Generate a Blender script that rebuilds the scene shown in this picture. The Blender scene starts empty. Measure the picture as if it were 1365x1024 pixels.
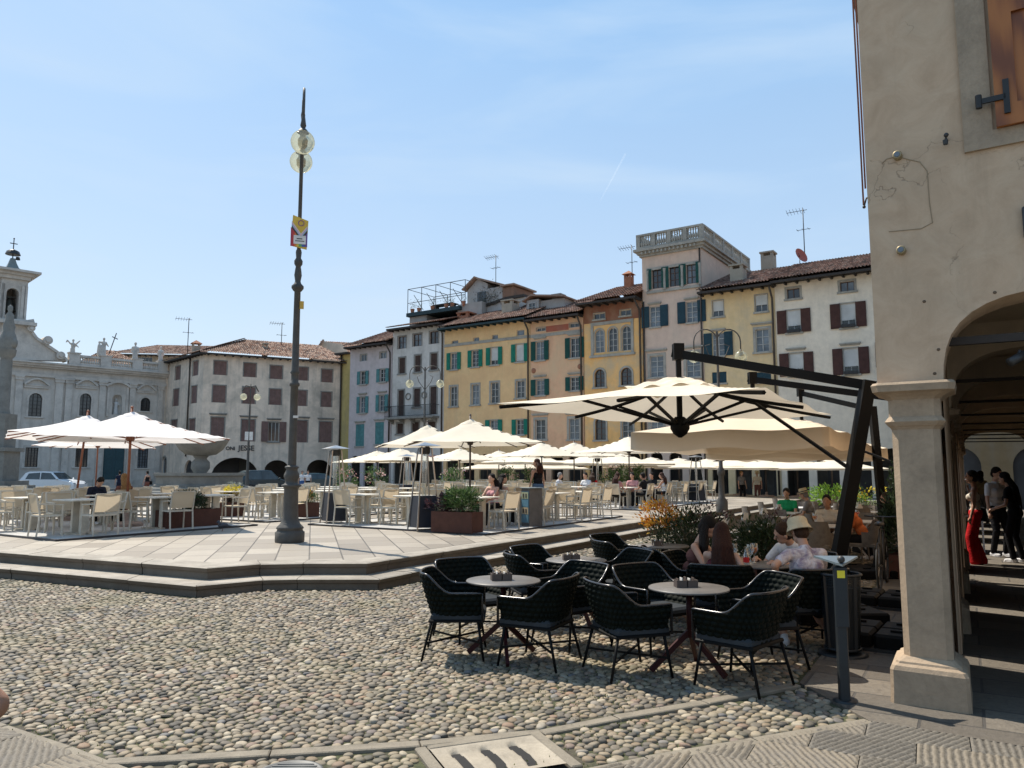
import bpy, bmesh, math, random
import numpy as np
from mathutils import Vector, Matrix, Euler
R = math.radians
C = bpy.context.scene.collection
random.seed(7); rng = np.random.default_rng(7)

# ---------------- camera, world, sun, exposure ----------------
EYE = 1.75; FL = 1025.0; PITCH = math.atan(1025/9160.0)
cam = bpy.data.cameras.new('camera'); camo = bpy.data.objects.new('camera', cam); C.objects.link(camo)
cam.sensor_width = 36; cam.lens = 36*FL/1365; cam.clip_start = .05; cam.clip_end = 20000
camo.location = (0, 0, EYE); camo.rotation_euler = (R(90)+PITCH, 0, 0)
bpy.context.scene.camera = camo

SUN_AZ = (-.72, .69); SUN_EL = R(57)
world = bpy.data.worlds.new("World"); bpy.context.scene.world = world; world.use_nodes = True
wn = world.node_tree; wn.nodes.clear()
wo = wn.nodes.new('ShaderNodeOutputWorld'); bg = wn.nodes.new('ShaderNodeBackground')
sky = wn.nodes.new('ShaderNodeTexSky'); sky.sky_type = 'NISHITA'; sky.sun_disc = False
sky.sun_elevation = SUN_EL; sky.sun_rotation = math.atan2(SUN_AZ[0], SUN_AZ[1])
sky.air_density = 1.0; sky.dust_density = 1.3; sky.ozone_density = 1.0; sky.altitude = 100
bg.inputs[1].default_value = .105
tc = wn.nodes.new('ShaderNodeTexCoord'); mp = wn.nodes.new('ShaderNodeMapping'); mp.inputs['Scale'].default_value = (1.2, 1.2, 5)
ns = wn.nodes.new('ShaderNodeTexNoise'); ns.inputs['Scale'].default_value = 1.6; ns.inputs['Detail'].default_value = 7; ns.inputs['Distortion'].default_value = .6
rp = wn.nodes.new('ShaderNodeMapRange'); rp.inputs[1].default_value = .45; rp.inputs[2].default_value = .8; rp.inputs[3].default_value = .68; rp.inputs[4].default_value = .86
mx = wn.nodes.new('ShaderNodeMixRGB'); sz = wn.nodes.new('ShaderNodeSeparateXYZ'); rr_ = wn.nodes.new('ShaderNodeValToRGB'); wn.links.new(tc.outputs['Generated'], sz.inputs[0]); wn.links.new(sz.outputs[2], rr_.inputs[0]); rr_.color_ramp.elements[0].position = .0; rr_.color_ramp.elements[0].color = (.53, .61, .67, 1); rr_.color_ramp.elements[1].position = .62; rr_.color_ramp.elements[1].color = (.205, .415, .69, 1)
sc_ = wn.nodes.new('ShaderNodeVectorMath'); sc_.operation = 'SCALE'; sc_.inputs['Scale'].default_value = 10; wn.links.new(rr_.outputs[0], sc_.inputs[0]); wn.links.new(sc_.outputs[0], mx.inputs[2])
wn.links.new(tc.outputs['Generated'], mp.inputs[0]); wn.links.new(mp.outputs[0], ns.inputs['Vector'])
wn.links.new(ns.outputs[0], rp.inputs[0]); wn.links.new(rp.outputs[0], mx.inputs[0]); wn.links.new(sky.outputs[0], mx.inputs[1])
rq = wn.nodes.new('ShaderNodeMapRange'); rq.inputs[1].default_value = .5; rq.inputs[2].default_value = .78; rq.inputs[4].default_value = .45; wn.links.new(ns.outputs[0], rq.inputs[0])
mx2 = wn.nodes.new('ShaderNodeMixRGB'); mx2.inputs[2].default_value = (4.9, 5.6, 6.3, 1); wn.links.new(rq.outputs[0], mx2.inputs[0]); wn.links.new(mx.outputs[0], mx2.inputs[1]); wn.links.new(mx2.outputs[0], bg.inputs[0]); wn.links.new(bg.outputs[0], wo.inputs[0])
sun = bpy.data.lights.new('sun', 'SUN'); sun.energy = 5.0; sun.angle = R(.5); sun.color = (1, .92, .80)
suno = bpy.data.objects.new('sun', sun); C.objects.link(suno)
sd = Vector((SUN_AZ[0]*math.cos(SUN_EL), SUN_AZ[1]*math.cos(SUN_EL), math.sin(SUN_EL)))
suno.rotation_euler = sd.to_track_quat('Z', 'Y').to_euler(); suno.location = (0, 0, 40)
vs = bpy.context.scene.view_settings; vs.view_transform = 'Standard'; vs.look = 'None'; vs.gamma = 1; vs.exposure = 0.5
bpy.context.scene.cycles.max_bounces = 6; bpy.context.scene.cycles.transparent_max_bounces = 8
bpy.context.scene.cycles.sample_clamp_indirect = 6

# ---------------- helpers ----------------
def ray(px, py):
    u = (px-682.5)/FL; v = (512-py)/FL; c, s = math.cos(PITCH), math.sin(PITCH)
    return Vector((u, c-v*s, s+v*c))
def P(px, py, z=0.0):
    d = ray(px, py); t = (z-EYE)/d.z; return Vector((d.x*t, d.y*t, z))
def D(px, py, dist):
    d = ray(px, py); t = dist/d.y; return Vector((d.x*t, dist, EYE+d.z*t))

def tag(o, label=None, cat=None, group=None, kind=None):
    if label: o['label'] = label
    if cat: o['category'] = cat
    if group: o['group'] = group
    if kind: o['kind'] = kind
    return o
def empty(name, loc=(0, 0, 0), rz=0, label=None, cat=None, group=None):
    o = bpy.data.objects.new(name, None); o.empty_display_size = .1; C.objects.link(o)
    o.location = loc; o.rotation_euler = (0, 0, rz); return tag(o, label, cat, group)
KIDS = {}
def mk(name, me, parent=None):
    o = bpy.data.objects.new(name, me); C.objects.link(o)
    if parent is not None:
        o.parent = parent; KIDS.setdefault(parent.name, []).append(o)
    return o
def copy_tree(o, parent=None):
    c = o.copy(); C.objects.link(c)
    if parent is not None:
        c.parent = parent; KIDS.setdefault(parent.name, []).append(c)
    for ch in KIDS.get(o.name, []): copy_tree(ch, c)
    return c
def place(proto, loc, rz, label, group=None, scale=None):
    """first use moves the prototype itself, then copies"""
    if not proto.get('_used'):
        proto['_used'] = 1; o = proto
    else:
        o = copy_tree(proto)
    o.location = loc; o.rotation_euler = (0, 0, rz); o['label'] = label
    if group: o['group'] = group
    if scale: o.scale = scale
    return o

class MB:
    def __init__(s, M=None): s.v = []; s.f = []; s.uv = None; s.M = M or Matrix(); s.sm = []
    def add(s, vs_, fs, M=None, smooth=False):
        b = len(s.v); T = s.M @ M if M is not None else s.M
        for p in vs_: s.v.append(tuple(T @ Vector(p)))
        for f in fs: s.f.append(tuple(b+i for i in f)); s.sm.append(smooth)
    def box(s, x0, x1, y0, y1, z0, z1, M=None):
        s.add([(x0, y0, z0), (x1, y0, z0), (x1, y1, z0), (x0, y1, z0), (x0, y0, z1), (x1, y0, z1), (x1, y1, z1), (x0, y1, z1)],
              [(3, 2, 1, 0), (4, 5, 6, 7), (0, 1, 5, 4), (1, 2, 6, 5), (2, 3, 7, 6), (3, 0, 4, 7)], M)
    def bevbox(s, x0, x1, y0, y1, z0, z1, b=.01, M=None):
        pr = lambda i: [(x0+i, y0), (x1-i, y0), (x1, y0+i), (x1, y1-i), (x1-i, y1), (x0+i, y1), (x0, y1-i), (x0, y0+i)]
        inn = [(min(max(x, x0+b), x1-b), min(max(y, y0+b), y1-b)) for x, y in pr(b)]
        V = [(x, y, z0) for x, y in pr(b)] + [(x, y, z1-b) for x, y in pr(b)] + [(x, y, z1) for x, y in inn]
        F = [tuple(range(7, -1, -1))]
        for k in range(2):
            for i in range(8):
                j = (i+1) % 8; F.append((8*k+i, 8*k+j, 8*k+8+j, 8*k+8+i))
        F.append(tuple(range(16, 24))); s.add(V, F, M)
    def cyl(s, c, r, z0, z1, n=16, r2=None, M=None, smooth=True):
        s.lathe([(r, z0), (r2 if r2 is not None else r, z1)], n, c, M, smooth)
    def lathe(s, prof, n=16, c=(0, 0), M=None, smooth=True, cap=True):
        V = []; F = []; m = len(prof)
        for r, z in prof:
            for i in range(n):
                a = 2*math.pi*i/n; V.append((c[0]+r*math.cos(a), c[1]+r*math.sin(a), z))
        for k in range(m-1):
            for i in range(n):
                j = (i+1) % n; F.append((k*n+i, k*n+j, (k+1)*n+j, (k+1)*n+i))
        s.add(V, F, M, smooth)
        if cap:
            s.add([V[i] for i in range(n)], [tuple(range(n-1, -1, -1))], M)
            s.add([V[(m-1)*n+i] for i in range(n)], [tuple(range(n))], M)
    def tube(s, pts, r, n=8, M=None, smooth=True, flat=None):
        pts = [Vector(p) for p in pts]; rs = r if isinstance(r, (list, tuple)) else [r]*len(pts)
        V = []; F = []; m = len(pts); up = None
        for k, p in enumerate(pts):
            t = (pts[min(k+1, m-1)]-pts[max(k-1, 0)]).normalized()
            if up is None:
                up = Vector((0, 0, 1)) if abs(t.z) < .9 else Vector((0, 1, 0))
            a = t.cross(up).normalized(); b = a.cross(t).normalized(); up = b
            for i in range(n):
                w = 2*math.pi*(i+.5)/n; ca, sa = math.cos(w), math.sin(w)
                fx, fy = (flat if flat else (1, 1))
                V.append(tuple(p+a*(rs[k]*ca*fx)+b*(rs[k]*sa*fy)))
        for k in range(m-1):
            for i in range(n):
                j = (i+1) % n; F.append((k*n+i, k*n+j, (k+1)*n+j, (k+1)*n+i))
        F.append(tuple(range(n-1, -1, -1))); F.append(tuple((m-1)*n+i for i in range(n)))
        s.add(V, F, M, smooth and n > 5)
    def bar(s, p, q, w, h=None, M=None):
        """rectangular bar from p to q, w wide (horizontal), h high"""
        p, q = Vector(p), Vector(q); h = h or w; t = (q-p).normalized()
        up = Vector((0, 0, 1)) if abs(t.z) < .95 else Vector((0, 1, 0))
        a = t.cross(up).normalized()*(w/2); b = a.cross(t).normalized()*(h/2)
        V = [p-a-b, p+a-b, p+a+b, p-a+b, q-a-b, q+a-b, q+a+b, q-a+b]
        s.add(V, [(3, 2, 1, 0), (4, 5, 6, 7), (0, 1, 5, 4), (1, 2, 6, 5), (2, 3, 7, 6), (3, 0, 4, 7)], M)
    def ell(s, c, r, nu=14, nv=9, M=None):
        c = Vector(c); r = r if hasattr(r, '__len__') else (r, r, r); V = []; F = []
        for k in range(nv+1):
            th = math.pi*k/nv
            for i in range(nu):
                a = 2*math.pi*i/nu
                V.append((c.x+r[0]*math.sin(th)*math.cos(a), c.y+r[1]*math.sin(th)*math.sin(a), c.z+r[2]*math.cos(th)))
        for k in range(nv):
            for i in range(nu):
                j = (i+1) % nu; F.append((k*nu+i, (k+1)*nu+i, (k+1)*nu+j, k*nu+j))
        s.add(V, F, M, True)
    def prism(s, poly, a0, a1, axis='y', M=None):
        """poly of (p,q) extruded; axis y: (x,z) poly along y ; axis z: (x,y) poly along z; axis x: (y,z) along x"""
        n = len(poly)
        f = {'y': lambda p, q, t: (p, t, q), 'z': lambda p, q, t: (p, q, t), 'x': lambda p, q, t: (t, p, q)}[axis]
        V = [f(p, q, a0) for p, q in poly]+[f(p, q, a1) for p, q in poly]
        F = [tuple(range(n)), tuple(range(2*n-1, n-1, -1))]+[(i, n+i, n+(i+1) % n, (i+1) % n) for i in range(n)]
        s.add(V, F, M)
    def quad(s, a, b, c, d, M=None): s.add([a, b, c, d], [(0, 1, 2, 3)], M)
    def build(s, name, mat, parent=None, recalc=True, uv=None):
        me = bpy.data.meshes.new(name); me.from_pydata(s.v, [], s.f)
        me.polygons.foreach_set('use_smooth', s.sm)
        me.materials.append(mat)
        if recalc and len(s.f) < 60000:
            bm = bmesh.new(); bm.from_mesh(me); bmesh.ops.recalc_face_normals(bm, faces=bm.faces); bm.to_mesh(me); bm.free()
        if uv is not None:
            l = me.uv_layers.new(name='UVMap'); vi = np.empty(len(me.loops), dtype=np.int32); me.loops.foreach_get('vertex_index', vi)
            l.data.foreach_set('uv', np.array(uv, dtype=np.float32)[vi].ravel())
        me.update(); return mk(name, me, parent)

# ---------------- materials ----------------
class MT:
    def __init__(s, name):
        s.m = bpy.data.materials.new(name); s.m.use_nodes = True; s.t = s.m.node_tree; s.n = s.t.nodes
        s.b = s.n['Principled BSDF']; s.o = s.n['Material Output']
    def N(s, typ, **kw):
        n = s.n.new('ShaderNode'+typ)
        for k, v in kw.items():
            if k.startswith('i_'):
                key = k[2:].replace('_', ' '); n.inputs[int(key) if key.isdigit() else key].default_value = v
            else: setattr(n, k, v)
        return n
    def L(s, a, b): s.t.links.new(a, b)
    def coord(s, kind='Object', scale=(1, 1, 1), rot=(0, 0, 0)):
        t = s.N('TexCoord'); m = s.N('Mapping'); m.inputs['Scale'].default_value = scale; m.inputs['Rotation'].default_value = rot
        s.L(t.outputs[kind], m.inputs[0]); return m.outputs[0]
    def noise(s, co, scale, detail=5, rough=.6, dist=0):
        n = s.N('TexNoise'); n.inputs['Scale'].default_value = scale; n.inputs['Detail'].default_value = detail
        n.inputs['Roughness'].default_value = rough; n.inputs['Distortion'].default_value = dist
        if co is not None: s.L(co, n.inputs['Vector'])
        return n.outputs['Fac']
    def ramp(s, fac, stops):
        r = s.N('ValToRGB'); e = r.color_ramp.elements
        e[0].position = stops[0][0]; e[0].color = (*stops[0][1], 1); e[1].position = stops[-1][0]; e[1].color = (*stops[-1][1], 1)
        for p, c in stops[1:-1]:
            k = e.new(p); k.color = (*c, 1)
        s.L(fac, r.inputs[0]); return r.outputs[0]
    def rng(s, fac, a, b, c=0, d=1):
        r = s.N('MapRange'); 
        for i, v in enumerate((a, b, c, d)): r.inputs[1+i].default_value = v
        s.L(fac, r.inputs[0]); return r.outputs[0]
    def mix(s, fac, a, b, mode='MIX'):
        m = s.N('MixRGB', blend_type=mode)
        for i, x in enumerate((fac, a, b)):
            if isinstance(x, (int, float)): m.inputs[i].default_value = x
            elif isinstance(x, tuple): m.inputs[i].default_value = (*x, 1)
            else: s.L(x, m.inputs[i])
        return m.outputs[0]
    def math(s, op, a, b=None):
        m = s.N('Math', operation=op)
        for i, x in enumerate((a, b)):
            if x is None: continue
            if isinstance(x, (int, float)): m.inputs[i].default_value = x
            else: s.L(x, m.inputs[i])
        return m.outputs[0]
    def bump(s, h, strength=.3, dist=.01):
        b = s.N('Bump'); b.inputs['Strength'].default_value = strength; b.inputs['Distance'].default_value = dist
        s.L(h, b.inputs['Height']); s.L(b.outputs[0], s.b.inputs['Normal']); return b
    def col(s, x):
        if isinstance(x, tuple): s.b.inputs['Base Color'].default_value = (*x, 1)
        else: s.L(x, s.b.inputs['Base Color'])
    def set(s, rough=.6, metal=0, spec=None):
        s.b.inputs['Roughness'].default_value = rough; s.b.inputs['Metallic'].default_value = metal
        if spec is not None: s.b.inputs['Specular IOR Level'].default_value = spec
        return s
def canz(r, zr, za): return zr+(za-zr)*(1-r)-.10*(za-zr)*math.sin(math.pi*r)
def sc(c, k): return tuple(min(1, x*k) for x in c)
def plain(name, c, rough=.6, metal=0, var=.18, vs_=6, bump=0, spec=None):
    m = MT(name); co = m.coord(); f = m.noise(co, vs_, 6)
    m.col(m.ramp(f, [(.3, sc(c, 1-var)), (.7, sc(c, 1+var))])); m.set(rough, metal, spec)
    if bump: m.bump(m.noise(co, vs_*8, 4), bump, .005)
    return m.m
def stucco(name, c, stain=(.25, .23, .2), amt=.5, big=.35, c2=None):
    m = MT(name); co = m.coord(); n1 = m.noise(co, big, 8, .65, .4); n2 = m.noise(co, 2.2, 8, .7); n3 = m.noise(co, 30, 3)
    streak = m.noise(m.coord(scale=(1.6, 1.6, .16)), 1.2, 6, .65)
    base = m.ramp(n2, [(.3, sc(c, .86)), (.55, c), (.75, sc(c, 1.1))])
    if c2: base = m.mix(m.rng(n1, .45, .62), base, c2)
    base = m.mix(m.math('MULTIPLY', m.rng(n1, .48, .75), amt), base, stain)
    base = m.mix(m.math('MULTIPLY', m.rng(streak, .5, .8), amt*.8), base, sc(stain, .8))
    m.col(base); m.set(.92, spec=.15); m.bump(m.math('ADD', n3, m.math('MULTIPLY', n2, 2.)), .25, .01); return m.m
def stone(name, c, rough=.8, scale=3, stain=.5, bump=.35, dark=(.06, .055, .05)):
    m = MT(name); co = m.coord(); n1 = m.noise(co, scale, 9, .7, .3); n2 = m.noise(co, scale*12, 5, .7); n0 = m.noise(co, scale*.3, 5)
    b = m.ramp(n1, [(.25, sc(c, .62)), (.5, c), (.75, sc(c, 1.22))])
    b = m.mix(m.math('MULTIPLY', m.rng(n2, .45, .75), .35), b, sc(c, .55))
    b = m.mix(m.math('MULTIPLY', m.rng(n0, .5, .78), stain), b, dark)
    m.col(b); m.set(rough, spec=.3); m.bump(m.math('ADD', n1, m.math('MULTIPLY', n2, .4)), bump, .02); return m.m
def glass_dark(name='window_glass', c=(.03, .035, .04)):
    m = MT(name); m.col(m.ramp(m.noise(m.coord(), .9, 3), [(.35, sc(c, .6)), (.65, sc(c, 1.6))])); m.set(.08, spec=.7); return m.m
def clear_glass(name, tint=(.9, .95, .95), alpha=.22):
    m = MT(name); tr = m.N('BsdfTransparent'); tr.inputs[0].default_value = (*tint, 1); gl = m.N('BsdfGlossy'); gl.inputs['Roughness'].default_value = .03
    gl.inputs[0].default_value = (.9, .92, .92, 1)
    lw = m.N('LayerWeight'); lw.inputs[0].default_value = .3; mixs = m.N('MixShader')
    m.L(m.rng(lw.outputs['Facing'], 0, 1, alpha*.3, min(1, alpha*3)), mixs.inputs[0]); m.L(tr.outputs[0], mixs.inputs[1]); m.L(gl.outputs[0], mixs.inputs[2])
    m.L(mixs.outputs[0], m.o.inputs[0]); return m.m
def fabric(name, c, trans=.35, var=.06, wr=1.0):
    """canopy cloth: diffuse plus light coming through"""
    m = MT(name); co = m.coord(); f = m.noise(co, 1.2, 5); col = m.ramp(f, [(.3, sc(c, 1-var)), (.7, sc(c, 1+var*.5))])
    w = m.N('TexWave'); w.inputs['Scale'].default_value = 90; m.L(co, w.inputs['Vector'])
    nz = m.noise(co, 2.5, 4, .5, 1.2)
    bp = m.N('Bump'); bp.inputs['Strength'].default_value = .35*wr; bp.inputs['Distance'].default_value = .04; m.L(nz, bp.inputs['Height'])
    d = m.N('BsdfDiffuse'); t = m.N('BsdfTranslucent'); mixs = m.N('MixShader'); mixs.inputs[0].default_value = trans
    for n in (d, t): m.L(col, n.inputs[0]); m.L(bp.outputs[0], n.inputs['Normal'])
    m.L(d.outputs[0], mixs.inputs[1]); m.L(t.outputs[0], mixs.inputs[2]); m.L(mixs.outputs[0], m.o.inputs[0]); return m.m
def leafmat(name, stops, trans=.3):
    m = MT(name); g = m.N('NewGeometry'); col = m.ramp(g.outputs['Random Per Island'], stops)
    d = m.N('BsdfPrincipled'); t = m.N('BsdfTranslucent'); mixs = m.N('MixShader'); mixs.inputs[0].default_value = trans
    d.inputs['Roughness'].default_value = .5
    m.L(col, d.inputs['Base Color']); m.L(col, t.inputs[0]); m.L(d.outputs[0], mixs.inputs[1]); m.L(t.outputs[0], mixs.inputs[2]); m.L(mixs.outputs[0], m.o.inputs[0]); return m.m
def text_mesh(s, size, M, extrude=.004, bold=0):
    cu = bpy.data.curves.new('t', 'FONT'); cu.body = s; cu.size = size; cu.extrude = extrude; cu.align_x = 'CENTER'; cu.align_y = 'CENTER'; cu.offset = bold
    o = bpy.data.objects.new('t', cu); C.objects.link(o); bpy.context.view_layer.update()
    me = bpy.data.meshes.new_from_object(o.evaluated_get(bpy.context.evaluated_depsgraph_get()))
    bpy.data.objects.remove(o); me.transform(M); return me
# ---------------- shared building materials ----------------
def roof_mat(name, stops, moss=.3):
    m = MT(name); uv = m.N('TexCoord').outputs['UV']; mpn = m.N('Mapping'); mpn.inputs['Scale'].default_value = (1/.21, 1/.38, 1); m.L(uv, mpn.inputs[0])
    fl = m.N('VectorMath', operation='FLOOR'); m.L(mpn.outputs[0], fl.inputs[0]); w = m.N('TexWhiteNoise'); w.noise_dimensions = '2D'; m.L(fl.outputs[0], w.inputs['Vector'])
    c = m.ramp(w.outputs['Value'], stops); co = m.coord(); n = m.noise(co, .7, 7, .7); c = m.mix(m.math('MULTIPLY', m.rng(n, .45, .7), moss), c, (.06, .055, .045))
    m.col(c); m.set(.9, spec=.2); m.bump(m.noise(co, 12, 4), .3, .01); return m.m
ROOF_D = roof_mat('roof_tiles_brown', [(0, (.08, .05, .04)), (.35, (.17, .09, .065)), (.6, (.26, .15, .11)), (.85, (.32, .22, .17)), (1, (.10, .08, .07))], .55)
ROOF_L = roof_mat('roof_tiles_pale', [(0, (.10, .06, .05)), (.25, (.24, .13, .09)), (.5, (.38, .26, .2)), (.8, (.38, .27, .21)), (1, (.13, .1, .09))], .35)
GLASS = glass_dark(); GLASSL = glass_dark('pale_pane', (.10, .12, .14))
SASH_W = plain('white_sash', (.42, .42, .4), .6); SASH_B = plain('brown_sash', (.09, .05, .035), .6)
SURR = stone('window_surround_stone', (.34, .32, .28), .85, 2.5, .4)
SURR_D = stone('grey_surround_stone', (.24, .23, .21), .85, 2.5, .4)
def louvre(name, c):
    m = MT(name); co = m.coord(); n = m.noise(co, 3, 5); w = m.N('TexWave', wave_type='BANDS', bands_direction='Z'); w.inputs['Scale'].default_value = 5.5; m.L(co, w.inputs['Vector'])
    m.col(m.ramp(n, [(.3, sc(c, .78)), (.7, sc(c, 1.18))])); m.set(.65, spec=.3); m.bump(w.outputs['Fac'], .8, .03); return m.m
SH = {'turq': louvre('turquoise_shutter_paint', (.10, .25, .25)), 'brown': louvre('dark_brown_shutter_paint', (.075, .045, .035)),
      'green': louvre('bright_green_shutter_paint', (.015, .20, .135)), 'dgreen': louvre('dark_green_shutter_paint', (.012, .075, .062)),
      'blue': louvre('blue_grey_shutter_paint', (.02, .055, .075)), 'maroon': louvre('maroon_shutter_paint', (.085, .038, .03)),
      'rust': louvre('red_brown_shutter_paint', (.22, .135, .115))}
BLIND = plain('white_roller_blind', (.5, .5, .48), .8, vs_=1)
DARKW = plain('dark_timber', (.035, .028, .024), .8); TEALW = plain('dark_teal_timber', (.012, .035, .042), .7)
IRON = plain('dark_iron', (.03, .03, .03), .5, .4); PIPE = plain('brown_downpipe', (.06, .045, .035), .5, .3)
SHOP = plain('dark_shopfront', (.03, .03, .032), .5, vs_=.8, var=.6)
LEAFD = leafmat('dark_green_leaves', [(0, (.015, .035, .012)), (.5, (.03, .07, .02)), (1, (.07, .12, .04))])
BRICK = stone('terracotta_brick', (.33, .15, .09), .9, 4, .3)
CHIM = stucco('chimney_render', (.38, .33, .26), amt=.8)
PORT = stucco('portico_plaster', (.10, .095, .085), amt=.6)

class Face:
    def __init__(s, O, u, root):
        s.O = Vector((O[0], O[1], 0)); s.u = Vector((u[0], u[1], 0)).normalized(); s.n = Vector((-s.u.y, s.u.x, 0)); s.root = root
        F = Matrix(((s.u.x, s.n.x, 0, s.O.x), (s.u.y, s.n.y, 0, s.O.y), (0, 0, 1, 0), (0, 0, 0, 1)))
        s.M = Matrix.Translation(-Vector(root.location)) @ F if root is not None else F
    def hit(s, px, py, off=0):
        d = ray(px, py); o = s.O+s.n*off; e = Vector((0, 0, EYE)); t = (o-e).dot(s.n)/d.dot(s.n); p = e+d*t
        return (p-s.O).dot(s.u), p.z
    def rect(s, r, off=0):
        x0, y0, x1, y1 = r; xc, yc = (x0+x1)/2, (y0+y1)/2
        return s.hit(x0, yc, off)[0], s.hit(x1, yc, off)[0], s.hit(xc, y1, off)[1], s.hit(xc, y0, off)[1]
    def mb(s): return MB(s.M.copy())
def crop(ox, oy, k): return lambda x0, y0, x1, y1: (ox+x0/k, oy+y0/k, ox+x1/k, oy+y1/k)
c4 = crop(440, 340, 3.658); c5 = crop(640, 330, 3.529); c6 = crop(840, 270, 3.532); c2 = crop(200, 430, 3.532); ch = crop(0, 470, 5.687); c1 = crop(0, 300, 2.438)

def wall_mesh(mb, s0, s1, z0, z1, ops, depth=.2, back=True):
    """front wall with openings; ops: (a0,a1,b0,b1,arch)"""
    xs = sorted({s0, s1, *[max(s0, min(s1, v)) for o in ops for v in o[:2]]}); zs = sorted({z0, z1, *[max(z0, min(z1, v)) for o in ops for v in o[2:4]]})
    for i in range(len(xs)-1):
        for j in range(len(zs)-1):
            xc, zc = (xs[i]+xs[i+1])/2, (zs[j]+zs[j+1])/2
            if any(o[0] < xc < o[1] and o[2] < zc < o[3] for o in ops): continue
            mb.quad((xs[i], 0, zs[j]), (xs[i+1], 0, zs[j]), (xs[i+1], 0, zs[j+1]), (xs[i], 0, zs[j+1]))
    for a0, a1, b0, b1, arch in ops:
        r = (a1-a0)/2; cx = (a0+a1)/2
        if arch:
            rh = min(r, (b1-b0)*.7) if arch is True else arch
            n = 14; pts = [(cx-r*math.cos(math.pi*k/n), b1-rh+rh*math.sin(math.pi*k/n)) for k in range(n+1)]
            for (x0_, y0_), (x1_, y1_) in zip(pts, pts[1:]):
                mb.quad((x0_, 0, y0_), (x1_, 0, y1_), (x1_, 0, b1), (x0_, 0, b1))
                mb.quad((x0_, 0, y0_), (x0_, depth, y0_), (x1_, depth, y1_), (x1_, 0, y1_))
            for x in (a0, a1): mb.quad((x, 0, b0), (x, depth, b0), (x, depth, b1-rh), (x, 0, b1-rh))
        else:
            for x in (a0, a1): mb.quad((x, 0, b0), (x, depth, b0), (x, depth, b1), (x, 0, b1))
            mb.quad((a0, 0, b1), (a0, depth, b1), (a1, depth, b1), (a1, 0, b1))
        mb.quad((a0, 0, b0), (a0, depth, b0), (a1, depth, b0), (a1, 0, b0))

def arch_poly(a0, a1, b0, b1, n=12):
    r = (a1-a0)/2; cx = (a0+a1)/2; rh = min(r, (b1-b0)*.7)
    return [(a0, b0), (a1, b0)]+[(cx+r*math.cos(math.pi*k/n), b1-rh+rh*math.sin(math.pi*k/n)) for k in range(n+1)]

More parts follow.
